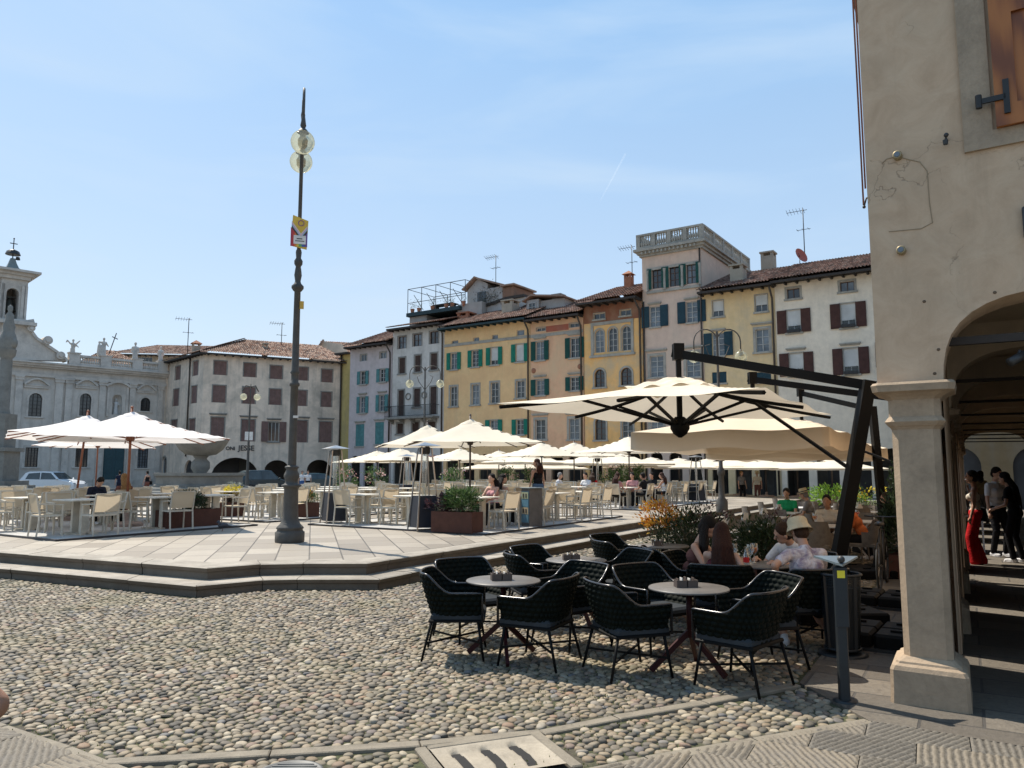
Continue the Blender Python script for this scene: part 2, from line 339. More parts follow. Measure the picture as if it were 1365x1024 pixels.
def window(face, q, arch=False, shut=None, sw=None, fill='glass', bars=(1, 2), sash=None, surr=0, corn=False, sill=True, box=False, depth=.16, smat=None, blindk=.7, label=None):
    a0, a1, b0, b1 = q; w = a1-a0; h = b1-b0; smat = smat or SURR; sash = sash or SASH_W
    f = face.mb(); e = .05
    yb = depth
    if arch:
        outer = arch_poly(a0, a1, b0, b1); r = w/2; inner = arch_poly(a0+e, a1-e, b0+e, b1-e)
        n = len(outer)
        for i in range(n):
            j = (i+1) % n; f.quad((outer[i][0], yb-.06, outer[i][1]), (outer[j][0], yb-.06, outer[j][1]), (inner[j][0], yb-.06, inner[j][1]), (inner[i][0], yb-.06, inner[i][1]))
            f.quad((inner[i][0], yb-.06, inner[i][1]), (inner[j][0], yb-.06, inner[j][1]), (inner[j][0], yb, inner[j][1]), (inner[i][0], yb, inner[i][1]))
    else:
        for (x0, x1, z0, z1) in ((a0, a0+e, b0, b1), (a1-e, a1, b0, b1), (a0+e, a1-e, b0, b0+e), (a0+e, a1-e, b1-e, b1)): f.box(x0, x1, yb-.06, yb, z0, z1)
    for k in range(bars[0]):
        x = a0+w*(k+1)/(bars[0]+1); f.box(x-.025, x+.025, yb-.055, yb-.002, b0+e, b1-e)
    for k in range(bars[1]):
        z = b0+h*(k+1)/(bars[1]+1); f.box(a0+e, a1-e, yb-.045, yb-.003, z-.016, z+.016)
    wn_ = f.build('window', sash, face.root)
    if fill == 'glass' and random.random() < .35: fill = 'pale'
    if label: wn_['label'] = label
    p = face.mb()
    if arch: p.prism(arch_poly(a0, a1, b0, b1), yb+.001, yb+.03)
    else: p.box(a0, a1, yb+.001, yb+.03, b0, b1)
    p.build('pane', GLASSL if fill == 'pale' else GLASS, wn_)
    if fill == 'blind':
        p = face.mb(); p.box(a0+e*.6, a1-e*.6, yb-.09, yb-.065, b1-h*blindk, b1-.01); p.build('blind', BLIND, wn_)
    if fill == 'closed':
        xm = (a0+a1)/2
        for x0, x1 in ((a0+.01, xm-.006), (xm+.006, a1-.01)):
            p = face.mb()
            if arch: p.prism([(min(max(x, x0), x1), z) for x, z in arch_poly(a0, a1, b0, b1)], .03, .07)
            else: p.box(x0, x1, .03, .07, b0+.01, b1-.01)
            p.build('shutter', SH[shut], wn_)
    elif shut:
        s_ = sw or w*.5
        for x0, x1 in ((a0-s_-.02, a0-.02), (a1+.02, a1+.02+s_)):
            p = face.mb(); t = random.uniform(.0, .05)
            p.box(x0, x1, -.075-t, -.035-t, b0-.03, b1+.02); p.box(x0+.05, x1-.05, -.083-t, -.075-t, b0+.05, b0+h*.48); p.box(x0+.05, x1-.05, -.083-t, -.075-t, b0+h*.52, b1-.06)
            p.build('shutter', SH[shut], wn_)
    if surr:
        p = face.mb(); g = surr
        if arch:
            o_ = arch_poly(a0-g, a1+g, b0, b1+g); i_ = arch_poly(a0, a1, b0, b1)
            for k in range(1, len(o_)-1):
                p.quad((o_[k][0], -.05, o_[k][1]), (o_[k+1][0], -.05, o_[k+1][1]), (i_[k+1][0], -.05, i_[k+1][1]), (i_[k][0], -.05, i_[k][1]))
                p.quad((o_[k][0], -.05, o_[k][1]), (o_[k+1][0], -.05, o_[k+1][1]), (o_[k+1][0], .01, o_[k+1][1]), (o_[k][0], .01, o_[k][1]))
            k = len(o_)-1
            p.quad((o_[k][0], -.05, o_[k][1]), (o_[0][0], -.05, o_[0][1]), (i_[0][0], -.05, i_[0][1]), (i_[k][0], -.05, i_[k][1]))
        else:
            for (x0, x1, z0, z1) in ((a0-g, a0-.004, b0, b1), (a1+.004, a1+g, b0, b1), (a0-g, a1+g, b1+.002, b1+g)): p.box(x0, x1, -.03, .02, z0, z1)
        p.build('surround', smat, wn_)
    if sill:
        p = face.mb(); g = surr+.06; p.box(a0-g, a1+g, -.12, .05, b0-.13, b0-.004); p.build('sill', smat, wn_)
    if corn:
        p = face.mb(); g = surr+.12; z = b1+surr+.12; p.box(a0-g+.06, a1+g-.06, -.08, .0, z, z+.08); p.box(a0-g, a1+g, -.16, .0, z+.082, z+.17); p.build('cornice', smat, wn_)
    if box:
        p = face.mb(); p.box(a0+.03, a1-.03, -.28, -.1, b0-.02, b0+.18); bx = p.build('flower_box', IRON, wn_)
        p = face.mb()
        for k in range(70):
            c = Vector((random.uniform(a0, a1), random.uniform(-.34, -.06), b0+random.uniform(.1, .48))); leaf(p, c, .07)
        p.build('plants', LEAFD, bx, recalc=False)
    return (a0, a1, b0, b1, arch)

def leaf(mb, c, s, asp=.45, d=None):
    d = d or Vector((random.gauss(0, 1), random.gauss(0, 1), random.gauss(.3, .8))).normalized()
    e = d.cross(Vector((random.gauss(0, 1), random.gauss(0, 1), random.gauss(0, 1)))).normalized()*s*asp*.5; d = d*s; up = d.cross(e).normalized()*s*.12
    mb.add([c, c+d*.5+e+up, c+d, c+d*.5-e+up], [(0, 1, 2), (0, 2, 3)])

def tile_slope(face, s0, s1, y0, z0, y1, z1, mat, l=None, r=None, name='roof', parent=None, tw=.21, th=.38, yoff=0):
    """tiled slope from eave line (y0,z0) up to ridge (y1,z1); l(t), r(t) narrow it towards the ridge"""
    L = math.hypot(y1-y0, z1-z0); nc = int((s1-s0)/tw*4); nr = max(2, int(L/th)); X = np.linspace(s0, s1, nc+1)
    V = []; UV = []; prof = .045*np.cos(X/tw*2*math.pi)
    ny, nz = -(z1-z0)/L, (y1-y0)/L
    for k in range(nr):
        for e in (0, 1):
            t = (k+e)/nr; lift = (.05, .0)[e]
            xl = l(t) if l else s0; xr = r(t) if r else s1
            x = np.clip(X, xl, xr); y = y0+(y1-y0)*t; z = z0+(z1-z0)*t
            V.append(np.stack([x, y+ny*(prof+lift), z+nz*(prof+lift)], 1)); UV.append(np.stack([X, np.full(nc+1, (k+.5)*th)], 1))
    V = np.concatenate(V); UV = np.concatenate(UV); F = []; n = nc+1
    for a in range(2*nr-1):
        b = a*n; F += [(b+i, b+i+1, b+n+i+1, b+n+i) for i in range(nc)]
    m = face.mb(); m.add([tuple(v) for v in V], F); return m.build(name, mat, parent or face.root, recalc=False, uv=UV)

def eave(face, s0, s1, zt, over, mat, th=.16, rafters=True, drop=.0):
    m = face.mb(); m.box(s0, s1, -over, .0, zt-.02, zt+.03); m.box(s0, s1, -over-.02, -over+.1, zt-.12, zt+.035)
    if rafters:
        n = int((s1-s0)/.7)
        for k in range(n+1):
            x = s0+.1+(s1-s0-.2)*k/n; m.box(x-.06, x+.06, -over+.08, -.002, zt-.16, zt-.021)
    m.build('eave', mat, face.root)

def sides(face, s0, s1, z0, z1, dep, mat, ztop=None, name='wall'):
    """side and back walls (with a gable when ztop is given)"""
    m = face.mb()
    for x in (s0, s1):
        if ztop: m.add([(x, .0, z0), (x, dep, z0), (x, dep, z1), (x, dep/2, ztop), (x, .0, z1)], [(0, 1, 2, 3, 4)])
        else: m.quad((x, .0, z0), (x, dep, z0), (x, dep, z1), (x, .0, z1))
    m.quad((s0, dep, z0), (s1, dep, z0), (s1, dep, z1), (s0, dep, z1)); m.build(name, mat, face.root)

def arcade_ops(s0, s1, n, top=3.1, gap=.5, z0=.0):
    w = (s1-s0)/n; return [(s0+w*k+gap/2, s0+w*(k+1)-gap/2, z0, top, min(w/2-gap/2, 1.3)) for k in range(n)]
def portico(face, s0, s1, top=3.4, dep=3.2, n=4):
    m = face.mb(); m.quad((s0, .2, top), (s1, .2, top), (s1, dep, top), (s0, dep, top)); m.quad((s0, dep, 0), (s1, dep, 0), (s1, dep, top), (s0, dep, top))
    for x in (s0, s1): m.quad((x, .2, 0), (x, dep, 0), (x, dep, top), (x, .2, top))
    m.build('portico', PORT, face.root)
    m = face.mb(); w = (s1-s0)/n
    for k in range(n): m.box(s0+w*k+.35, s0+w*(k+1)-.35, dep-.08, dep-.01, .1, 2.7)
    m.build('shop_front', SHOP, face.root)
def chimney(name, face, r, off, label, mat, cap='flat', w=None, zbase=None):
    s0, s1, z0, z1 = face.rect(r, off); w = s1-s0; z0 = zbase if zbase else z0-.8
    p_ = face.O+face.u*((s0+s1)/2)+face.n*off; root = empty(name, (p_.x, p_.y, z0), 0, label, 'chimney'); f2 = Face(face.O, face.u, root)
    m = f2.mb(); m.box(s0, s1, off-w/2, off+w/2, z0, z1-.35); 
    for k in range(4): m.box(*( (s0, s0+w*.22) if k % 2 else (s1-w*.22, s1)), *((off-w/2, off-w*.3) if k < 2 else (off+w*.3, off+w/2)), z1-.35, z1-.12)
    m.build('stack', mat, root)
    m = f2.mb()
    if cap == 'flat': m.box(s0-.08, s1+.08, off-w/2-.08, off+w/2+.08, z1-.12, z1)
    else:
        a, b, c_, d = (s0-.15, off-w/2-.15, z1-.12), (s1+.15, off-w/2-.15, z1-.12), (s1+.15, off+w/2+.15, z1-.12), (s0-.15, off+w/2+.15, z1-.12); t = ((s0+s1)/2, off, z1+.25)
        m.add([a, b, c_, d, t], [(0, 1, 4), (1, 2, 4), (2, 3, 4), (3, 0, 4), (3, 2, 1, 0)])
    m.build('cap', BRICK if cap == 'tile' else mat, root)
    return root
def antenna(face, px, y0, y1, off, label, kind=0):
    s, z1 = face.hit(px, y0, off); _, z0 = face.hit(px, y1, off); base = face.O+face.u*s+face.n*off; z0 -= .8; base.z = z0
    root = empty('antenna', base, 0, label, 'antenna')
    h = z1-z0; m = MB(); m.tube([(0, 0, 0), (0, 0, h)], .035, 6); m.build('mast', IRON, root)
    m = MB(); a = Vector((face.u.x, face.u.y, 0)); b = Vector((face.n.x, face.n.y, 0))
    zt = h-.15; p0 = Vector((0, 0, zt)); m.tube([p0-a*1.2, p0+a*.3], .022, 5)
    for k in range(6): q = p0-a*(1.15-.24*k); m.tube([q-b*.35+Vector((0, 0, .12)), q+b*.35-Vector((0, 0, .12))], .014, 4)
    p0 = Vector((0, 0, h*.6)); m.tube([p0-a*.5, p0+a*.5], .02, 5)
    for k in range(3): q = p0-a*(.45-.4*k); m.tube([q-b*.3, q+b*.3], .014, 4)
    m.build('aerial', IRON, root); return root

# ---------------- the row of houses ----------------
RU = Vector((.83, -.557, 0)).normalized(); RO = (22.7, 48.7)
W_ = {}
def row_house(name, label, pxl, pxr, eavey, mat, wins, roofmat=None, over=.8, eavemat=None, ops_extra=(), arches=3, ridge=2.3, dep=11, cat='building', pipe=True, rdep=5.5, portdark=True):
    root = empty(name, (0, 0, 0), 0, label, cat)
    tmp = Face(RO, RU, None); ym = eavey
    sl = tmp.hit(*pxl)[0]; sr = tmp.hit(*pxr)[0]; zt = tmp.hit((pxl[0]+pxr[0])/2, ym)[1]
    root.location = tmp.O+tmp.u*((sl+sr)/2); fc = Face(RO, RU, root)
    ops = []
    for w in wins:
        q = fc.rect(w[0]); kw = dict(w[1]); ops.append(window(fc, q, **kw))
    if arches:
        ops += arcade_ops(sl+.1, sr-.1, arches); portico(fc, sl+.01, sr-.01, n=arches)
    m = fc.mb(); wall_mesh(m, sl, sr, 0, zt, ops); m.build('wall', mat, root)
    sides(fc, sl, sr, 0, zt, dep, mat, zt+ridge if roofmat else None)
    if roofmat:
        eave(fc, sl-.05, sr+.05, zt-.05, over, eavemat or DARKW)
        z0 = zt+.1; tile_slope(fc, sl-.15, sr+.15, -over-.08, z0, rdep, z0+ridge+.15, roofmat)
        m = fc.mb(); m.quad((sl-.1, rdep, z0+ridge+.1), (sr+.1, rdep, z0+ridge+.1), (sr+.1, dep+.5, z0), (sl-.1, dep+.5, z0)); m.build('rear_slope', roofmat, root)
    if pipe:
        m = fc.mb(); x = sr-.16; m.tube([(x, -over+.1, zt-.1), (x, -.14, zt-.9), (x, -.12, zt-1.4), (x, -.12, .1)], .07, 6); m.build('downpipe', PIPE, root)
    return root, fc, sl, sr, zt

# A: pale pink house with turquoise shutters
T = dict(shut='turq', sill=True, surr=.08)
hA = row_house('terraced_house', 'narrow pale pink house with turquoise shutters, in the far corner of the square', (466, 520), (522, 520), 461, stucco('pale_pink_plaster', (.54, .47, .46), amt=.4), [
    (c4(147, 485, 178, 518), dict(sill=False, surr=.07, bars=(1, 0))), (c4(242, 473, 274, 505), dict(sill=False, surr=.07, bars=(1, 0))),
    (c4(148, 568, 175, 630), T), (c4(243, 556, 272, 618), T), (c4(146, 692, 173, 770), dict(T, corn=True)), (c4(240, 683, 269, 762), dict(T, corn=True)),
    (c4(124, 825, 166, 932), dict(shut='turq', fill='closed', corn=True)), (c4(219, 815, 262, 922), dict(shut='turq', fill='closed', corn=True))],
    ROOF_D, .9, DARKW, arches=3)
# yellow sliver beside it
root = empty('terraced_house', (0, 0, 0), 0, 'sliver of a yellow house wedged into the corner between the hotel-like grey house and the pink house', 'building')
root['label'] = 'sliver of a plain yellow house wedged in the corner left of the pink house'
fS = Face(RO, RU, root); sl = fS.hit(452, 520, .8)[0]; sr = fS.hit(467, 520, .8)[0]; zt = fS.hit(460, 473, .8)[1]
m = fS.mb(); m.box(sl, sr, .8, 9, 0, zt); m.build('wall', stucco('yellow_plaster_plain', (.52, .40, .16)), root)
m = fS.mb(); m.box(sl-.3, sr, .3, 9, zt, zt+.18); m.build('roof', DARKW, root)
m = fS.mb(); x = sl+.35; m.tube([(x, .68, zt), (x, .68, .1)], .08, 6); m.build('downpipe', PIPE, root)

# B: white house with balcony
B = dict(shut='brown', fill='closed', surr=.14, smat=SURR_D, sill=True)
hB = row_house('terraced_house', 'white house with brown shutters, a long balcony and a terrace with pergola on its roof', (523, 500), (592, 500), 436, stucco('white_plaster', (.58, .55, .51), amt=.6), [
    (c4(332, 397, 370, 457), dict(surr=.1, smat=SURR_D, bars=(1, 1), sill=False, sash=SASH_B)), (c4(405, 385, 446, 445), dict(surr=.1, smat=SURR_D, bars=(1, 1), sill=False, sash=SASH_B)), (c4(486, 372, 528, 433), dict(surr=.1, smat=SURR_D, bars=(1, 1), sill=False, sash=SASH_B)),
    (c4(337, 502, 366, 578), B), (c4(414, 490, 442, 570), B), (c4(491, 480, 522, 560), B),
    (c4(333, 660, 360, 785), dict(B, sill=False)), (c4(409, 652, 439, 740), B), (c4(489, 643, 519, 778), dict(B, sill=False)),
    (c4(327, 822, 356, 872), B), (c4(400, 815, 433, 862), B), (c4(478, 812, 513, 855), B)], ROOF_D, .9, DARKW, arches=3, ridge=1.6)
root, fc, sl, sr, zt = hB
a0, a1, b0, _ = fc.rect(c4(298, 745, 532, 800)); zb = fc.hit(553, 556)[1]
m = fc.mb(); m.box(a0, a1, -.95, .0, zb-.18, zb); 
for k in range(5): x = a0+.3+(a1-a0-.6)*k/4; m.prism([(-.85, zb-.18), (-.05, zb-.18), (-.05, zb-.6), (-.25, zb-.5)], x-.09, x+.09, 'x')
bal = m.build('balcony', SURR_D, root)
m = fc.mb()
m.tube([(a0, -.03, zb+1), (a0, -.9, zb+1), (a1, -.9, zb+1), (a1, -.03, zb+1)], .03, 4); m.tube([(a0, -.9, zb+.08), (a1, -.9, zb+.08)], .025, 4)
for k in range(int((a1-a0)/.13)): x = a0+.13*k; m.bar((x, -.9, zb), (x, -.9, zb+1), .022)
m.build('railing', IRON, bal)
for (x, y) in ((382, 690), (460, 683)):
    s_, z_ = fc.hit(440+x/3.658, 340+y/3.658); m = fc.mb(); m.tube([(s_+.28*math.cos(t), -.04, z_+.28*math.sin(t)) for t in [k*math.pi/8 for k in range(17)]], .06, 6); m.build('roundel', SURR_D, root)
# pink shop signs under the arches of B
def sign(face, q, y, mat, txt=None, tmat=None, size=.4, name='shop_sign', label=None, parent=None):
    a0, a1, b0, b1 = q; m = face.mb(); m.box(a0, a1, y-.05, y, b0, b1); o = m.build(name, mat, parent or face.root)
    if txt:
        Mx = face.M @ Matrix.Translation(((a0+a1)/2, y-.056, (b0+b1)/2)) @ Matrix.Rotation(R(90), 4, 'X')
        me = text_mesh(txt, size, Mx, .002, .01); me.materials.append(tmat); mk('lettering', me, o)
    return o
PINK = plain('pale_pink_sign', (.6, .45, .45), .5); RED = plain('red_sign_paint', (.45, .03, .04), .5); WHT = plain('white_paint', (.6, .6, .58), .5)
for r in ((553, 608, 569, 615), (571, 607, 590, 614)): sign(fc, fc.rect(r), -.02, PINK, 'OSTERIA', RED, .42)

# roof terrace on B
rt = empty('roof_terrace', fc.O+fc.u*((sl+sr)/2)+fc.n*4, 0, 'roof terrace with a pergola of thin pipes and potted plants above the white house', 'roof terrace')
fr = Face(RO, RU, rt); off = 3.0
s0, z0 = fr.hit(545, 433, off); s0b, zd = fr.hit(546, 417, off); s1, zd1 = fr.hit(615, 404, off); zl = zd-.2
m = fr.mb(); m.box(s0, s0+2.2, off+.1, off+3, z0-1.5, zl-.26); m.box(s1-.5, s1+2.3, off+.1, off+3, z0-1, zl+.3); m.build('plinth', stucco('grey_render', (.36, .35, .33), amt=.8), rt)
m = fr.mb(); m.box(s0-.1, s1, off-.3, off+4, zl-.25, zl+.1); m.build('deck', TEALW, rt)
m = fr.mb(); ph = 2.5
for y in (off-.2, off+3.8):
    for k in range(5): x = s0+(s1+.6-s0)*k/4; m.tube([(x, y, zl+.1), (x, y, zl+ph)], .035, 5)
    m.tube([(s0, y, zl+ph), (s1+.6, y, zl+ph)], .035, 5); m.tube([(s0, y, zl+1.1), (s1+.6, y, zl+1.1)], .03, 5)
for k in range(5): x = s0+(s1+.6-s0)*k/4; m.tube([(x, off-.2, zl+ph), (x, off+3.8, zl+ph)], .03, 5)
for k in range(4): x = s0+.6+(s1-s0)*k/4; m.tube([(x, off, zl+1.9), (x+.8, off+.5, zl+.4)], .03, 5)
m.build('pergola', IRON, rt)
m = fr.mb(); m.box(s0+2.1, s0+4.6, off+1, off+2, zl+.8, zl+.9); m.box(s0+2.2, s0+2.35, off+1.2, off+1.8, zl+.1, zl+.8); m.box(s0+4.3, s0+4.45, off+1.2, off+1.8, zl+.1, zl+.8)
m.build('table', DARKW, rt)
POT = plain('terracotta_pot', (.32, .14, .08), .8)
for k, x in enumerate((s0+.35, s0+1.2, s0+2.9, s0+4.6, s0+5.3, s1+.2)):
    m = fr.mb(); m.lathe([(.14, zl+.1), (.22, zl+.55)], 8, (x, off+.1)); pt = m.build('flower_pot', POT, rt); m = fr.mb()
    for j in range(60): leaf(m, Vector((x+random.gauss(0, .22), off+.1+random.gauss(0, .2), zl+.6+abs(random.gauss(0, .35)))), .16, .25)
    m.build('foliage', LEAFD, pt, recalc=False)
# attic house beside the terrace
q = fr.rect((623, 369, 686, 410), off+1); rb = empty('attic_house', fr.O+fr.u*(q[0]+2)+fr.n*5, 0, 'grey attic hut with a gabled roof and a creeper, rising behind the roof terrace', 'building')
fa = Face(RO, RU, rb); s0, s1, z0, z1 = q; GR = stucco('grey_attic_render', (.40, .39, .38), amt=.7); z0 -= 1.6
sg = fa.hit(650, 390, off+1)[0]; zg = fa.hit(636, 372, off+1)[1]; zl_ = fa.hit(625, 385, off+1)[1]
m = fa.mb(); m.add([(s0, off+1, z0), (sg, off+1, z0), (sg, off+1, zl_+.2), ((s0+sg)/2, off+1, zg), (s0, off+1, zl_-.2), (s0, off+6, z0), (s0, off+6, zl_-.2), ((s0+sg)/2, off+6, zg), (sg, off+6, z0), (sg, off+6, zl_+.2)],
      [(0, 1, 2, 3, 4), (5, 0, 4, 6), (1, 8, 9, 2), (5, 6, 7, 9, 8)])
m.box(sg+.003, s1-1.2, off+.9, off+4, z0, zl_-.3); m.build('wall', GR, rb)
m = fa.mb(); m.box(s1-1.2, s1, off+.8, off+4.2, z0, zl_-.5); m.build('side_annex', stucco('brown_render', (.22, .13, .09)), rb)
m = fa.mb(); m.bar((s0-.3, off+3.3, zl_-.15), ((s0+sg)/2, off+3.3, zg+.12), 5.6, .14); m.bar(((s0+sg)/2, off+3.3, zg+.1), (s1-.9, off+3.1, zl_-.25), 5.2, .16); m.box(s1-1.3, s1+.25, off+.5, off+4.4, zl_-.42, zl_-.28); m.build('roof', ROOF_D, rb)
m = fa.mb(); m.box(s0+1.2, s0+2.2, off+.96, off+.995, zl_-2, zl_-.5); m.build('window', GLASS, rb)
m = fa.mb()
for j in range(500): leaf(m, Vector((sg+random.gauss(.2, .8), off+.8+random.gauss(0, .15), z0+1.7+abs(random.gauss(0, .9)))), .16)
m.build('creeper', leafmat('dry_creeper', [(0, (.05, .04, .03)), (1, (.10, .10, .06))]), rb, recalc=False)
# C: yellow house with green shutters
G = dict(shut='green', surr=.07, fill='blind', blindk=.6, sill=True); FR = dict(surr=.16, sill=True, bars=(1, 2))
hC = row_house('terraced_house', 'long yellow house with bright green shutters and a dark teal eave', (592, 500), (707, 500), 432.5, stucco('straw_yellow_plaster', (.74, .50, .26), amt=.3, c2=(.76, .47, .23)), [
    (c4(593, 417, 625, 439), dict(surr=0, sill=False, bars=(0, 0), fill='pale')), (c4(699, 402, 727, 424), dict(surr=0, sill=False, bars=(0, 0), fill='pale')), (c4(789, 389, 819, 411), dict(surr=0, sill=False, bars=(0, 0), fill='pale')), (c5(172, 388, 208, 414), dict(surr=0, sill=False, bars=(0, 0), fill='pale')),
    (c4(588, 478, 621, 558), dict(G, fill='glass')), (c4(691, 465, 726, 545), dict(G, fill='glass', bars=(1, 3))), (c4(783, 452, 821, 535), dict(G, blindk=.75)), (c5(168, 455, 207, 537), dict(G, blindk=.95)),
    (c4(586, 642, 619, 738), FR), (c4(691, 632, 726, 730), FR), (c4(784, 622, 822, 722), FR), (c5(171, 627, 209, 708), FR),
    (c4(780, 805, 820, 860), dict(G, fill='glass')), (c5(170, 810, 207, 880), dict(G, fill='glass'))], ROOF_D, 1.0, TEALW, arches=5, ridge=2.4)
root, fc, sl, sr, zt = hC
z_ = fc.hit(650, 455)[1]; m = fc.mb(); m.box(sl+.02, sr-.02, -.07, 0, z_-.12, z_+.12); m.build('string_course', SURR, root)
chimney('chimney', fc, c4(640, 283, 692, 362), 2.5, 'square brick chimney on the yellow house nearest the roof terrace', BRICK)
chimney('chimney', fc, c5(118, 250, 168, 350), 2.5, 'rendered chimney with a wide cap left of the dormer', CHIM)
chimney('chimney', fc, c5(350, 222, 388, 312), 3.0, 'slim grey brick chimney right of the dormer', stone('grey_brick', (.25, .24, .22), .9, 5))
dm = empty('dormer', (0, 0, 0), 0, 'small tiled dormer with a white window between two chimneys', 'dormer'); dm.location = fc.O+fc.u*fc.hit(712, 410, 2)[0]+fc.n*3
fd = Face(RO, RU, dm); s0, s1, z0, z1 = fd.rect(c5(218, 240, 275, 335), 2.0)
m = fd.mb(); m.box(s0, s1, 2.02, 5.5, z0-.8, z1-.1); m.box(s1+.002, s1+2.4, 2.3, 5.5, z0-.8, z1-.25); m.build('wall', GR, dm)
m = fd.mb(); m.bar((s0-.3, 3.6, z1-.2), ((s0+s1)/2, 3.6, z1+.25), 3.8, .12); m.bar(((s0+s1)/2, 3.6, z1+.25), (s1+2.6, 3.6, z1-.2), 3.8, .13); m.build('roof', ROOF_D, dm)
fd2 = Face(RO, RU, dm); fd2.M = fd2.M @ Matrix.Translation((0, 1.84, 0)); window(fd2, fd.rect(c5(230, 260, 262, 302), 2.0), bars=(1, 1), sill=False)
antenna(fc, 661, 340, 372, 5, 'tall thin television aerial behind the roof terrace hut')
# white party wall climbing between B and C
wl = empty('party_wall', fc.O+fc.u*(sl+3)+fc.n*4, 0, 'white parapet wall climbing between the terrace house and the yellow house', 'wall'); fw = Face(RO, RU, wl)
pa = [fw.hit(x, y, 4) for x, y in ((597, 436), (597, 432), (625, 418), (676, 400), (700, 396), (707, 403), (650, 432))]
m = fw.mb(); m.prism(pa, 4, 4.4); m.build('wall', stucco('white_parapet', (.46, .45, .43)), wl)
m = fw.mb()
for a, b in zip(pa[1:4], pa[2:5]): m.bar((a[0], 4.2, a[1]+.12), (b[0], 4.2, b[1]+.12), .9, .24)
m.build('coping', DARKW, wl)
# D: terracotta-pink house, dark green shutters
DG = dict(shut='dgreen', surr=.08, bars=(1, 2), sill=True, corn=True)
hD = row_house('terraced_house', 'salmon pink house with dark green shutters and a red painted attic band', (707.3, 500), (778, 500), 424, stucco('salmon_plaster', (.66, .40, .25), amt=.35, c2=(.70, .47, .28)), [
    (c5(265, 377, 308, 394), dict(surr=.04, sill=False, bars=(1, 0))), (c5(420, 355, 466, 376), dict(surr=.04, sill=False, bars=(1, 0))),
    (c5(262, 442, 303, 530), DG), (c5(424, 425, 467, 518), DG), (c5(263, 622, 304, 695), DG), (c5(425, 610, 466, 672), DG),
    (c5(261, 810, 307, 903), dict(surr=.2, bars=(1, 2), corn=True)), (c5(419, 805, 466, 903), dict(surr=.2, bars=(1, 2), corn=True))], ROOF_D, .9, DARKW, arches=3, ridge=2.4)
root, fc, sl, sr, zt = hD
z0_, z1_ = fc.hit(742, 443)[1], fc.hit(742, 433.5)[1]
m = fc.mb(); x0 = fc.hit(728, 437)[0]; x1 = fc.hit(758, 434)[0]; m.box(x0, x1, -.012, 0, z0_+.1, z1_); m.build('painted_band', stucco('red_band', (.36, .12, .08)), root)
m = fc.mb(); m.box(sl+.02, sr-.02, -.06, 0, z0_-.25, z0_); m.build('string_course', SURR, root)
for x, y in ((252, 580), (470, 560)):
    s_, z_ = fc.hit(640+x/3.529, 330+y/3.529); m = fc.mb(); m.ell((s_, -.02, z_), (.22, .06, .22), 10, 6); m.build('roundel', BRICK, root)
# E: ochre house with round arched windows
AW = dict(arch=True, surr=.14, bars=(1, 3), sash=SASH_B, sill=True)
hE = row_house('terraced_house', 'ochre house with a triple arched window and a red brick attic', (779, 500), (857.5, 500), 403, stucco('ochre_plaster', (.76, .45, .18), amt=.4, c2=(.62, .45, .26)), [
    (c5(534, 309, 587, 337), dict(surr=.05, sill=True, bars=(1, 0))), (c5(658, 293, 709, 320), dict(surr=.05, sill=True, bars=(1, 0))),
    (c5(540, 385, 583, 495), dict(arch=True, surr=.1, bars=(1, 3), sill=False)), (c5(603, 376, 645, 490), dict(arch=True, surr=.1, bars=(1, 3), sill=False)), (c5(667, 368, 710, 485), dict(arch=True, surr=.1, bars=(1, 3), sill=False)),
    (c5(539, 573, 587, 657), AW), (c5(662, 565, 714, 647), AW), (c5(542, 797, 592, 905), AW), (c5(668, 806, 719, 893), dict(surr=.14, bars=(1, 2)))], ROOF_D, 1.3, DARKW, arches=3, ridge=2.6, rdep=6.5)
root, fc, sl, sr, zt = hE
s0, s1, z0, z1 = fc.rect(c5(522, 345, 723, 500)); m = fc.mb(); m.box(s0, s1, -.08, 0, z1-.25, z1); m.box(s0-.1, s1+.1, -.16, 0, z0-.2, z0-.02)
for x in (s0, s1-.22): m.box(x, x+.22, -.07, 0, z0, z1-.25)
m.build('window_frieze', SURR, root)
s0, s1, z0, z1 = fc.rect(c5(500, 285, 760, 345)); ops = [(fc.rect(c5(534, 309, 587, 337))+(False,)), (fc.rect(c5(658, 293, 709, 320))+(False,))]
m = fc.mb(); ops = [(a-.06, b+.06, c-.14, d+.06, e) for a, b, c, d, e in ops]
m.M = m.M @ Matrix.Translation((0, -.015, 0)); wall_mesh(m, sl+.01, sr-.01, z0, zt-.02, ops, .02); m.build('brick_band', stucco('brick_attic_band', (.24, .10, .06), c2=(.32, .17, .10)), root)
chimney('chimney', fc, c5(684, 122, 716, 195), 5.0, 'round hatted brick chimney on the ochre house beside the tall pink tower', BRICK, 'tile')
antenna(fc, 842, 327, 372, 5.5, 'television aerial beside the hatted brick chimney')
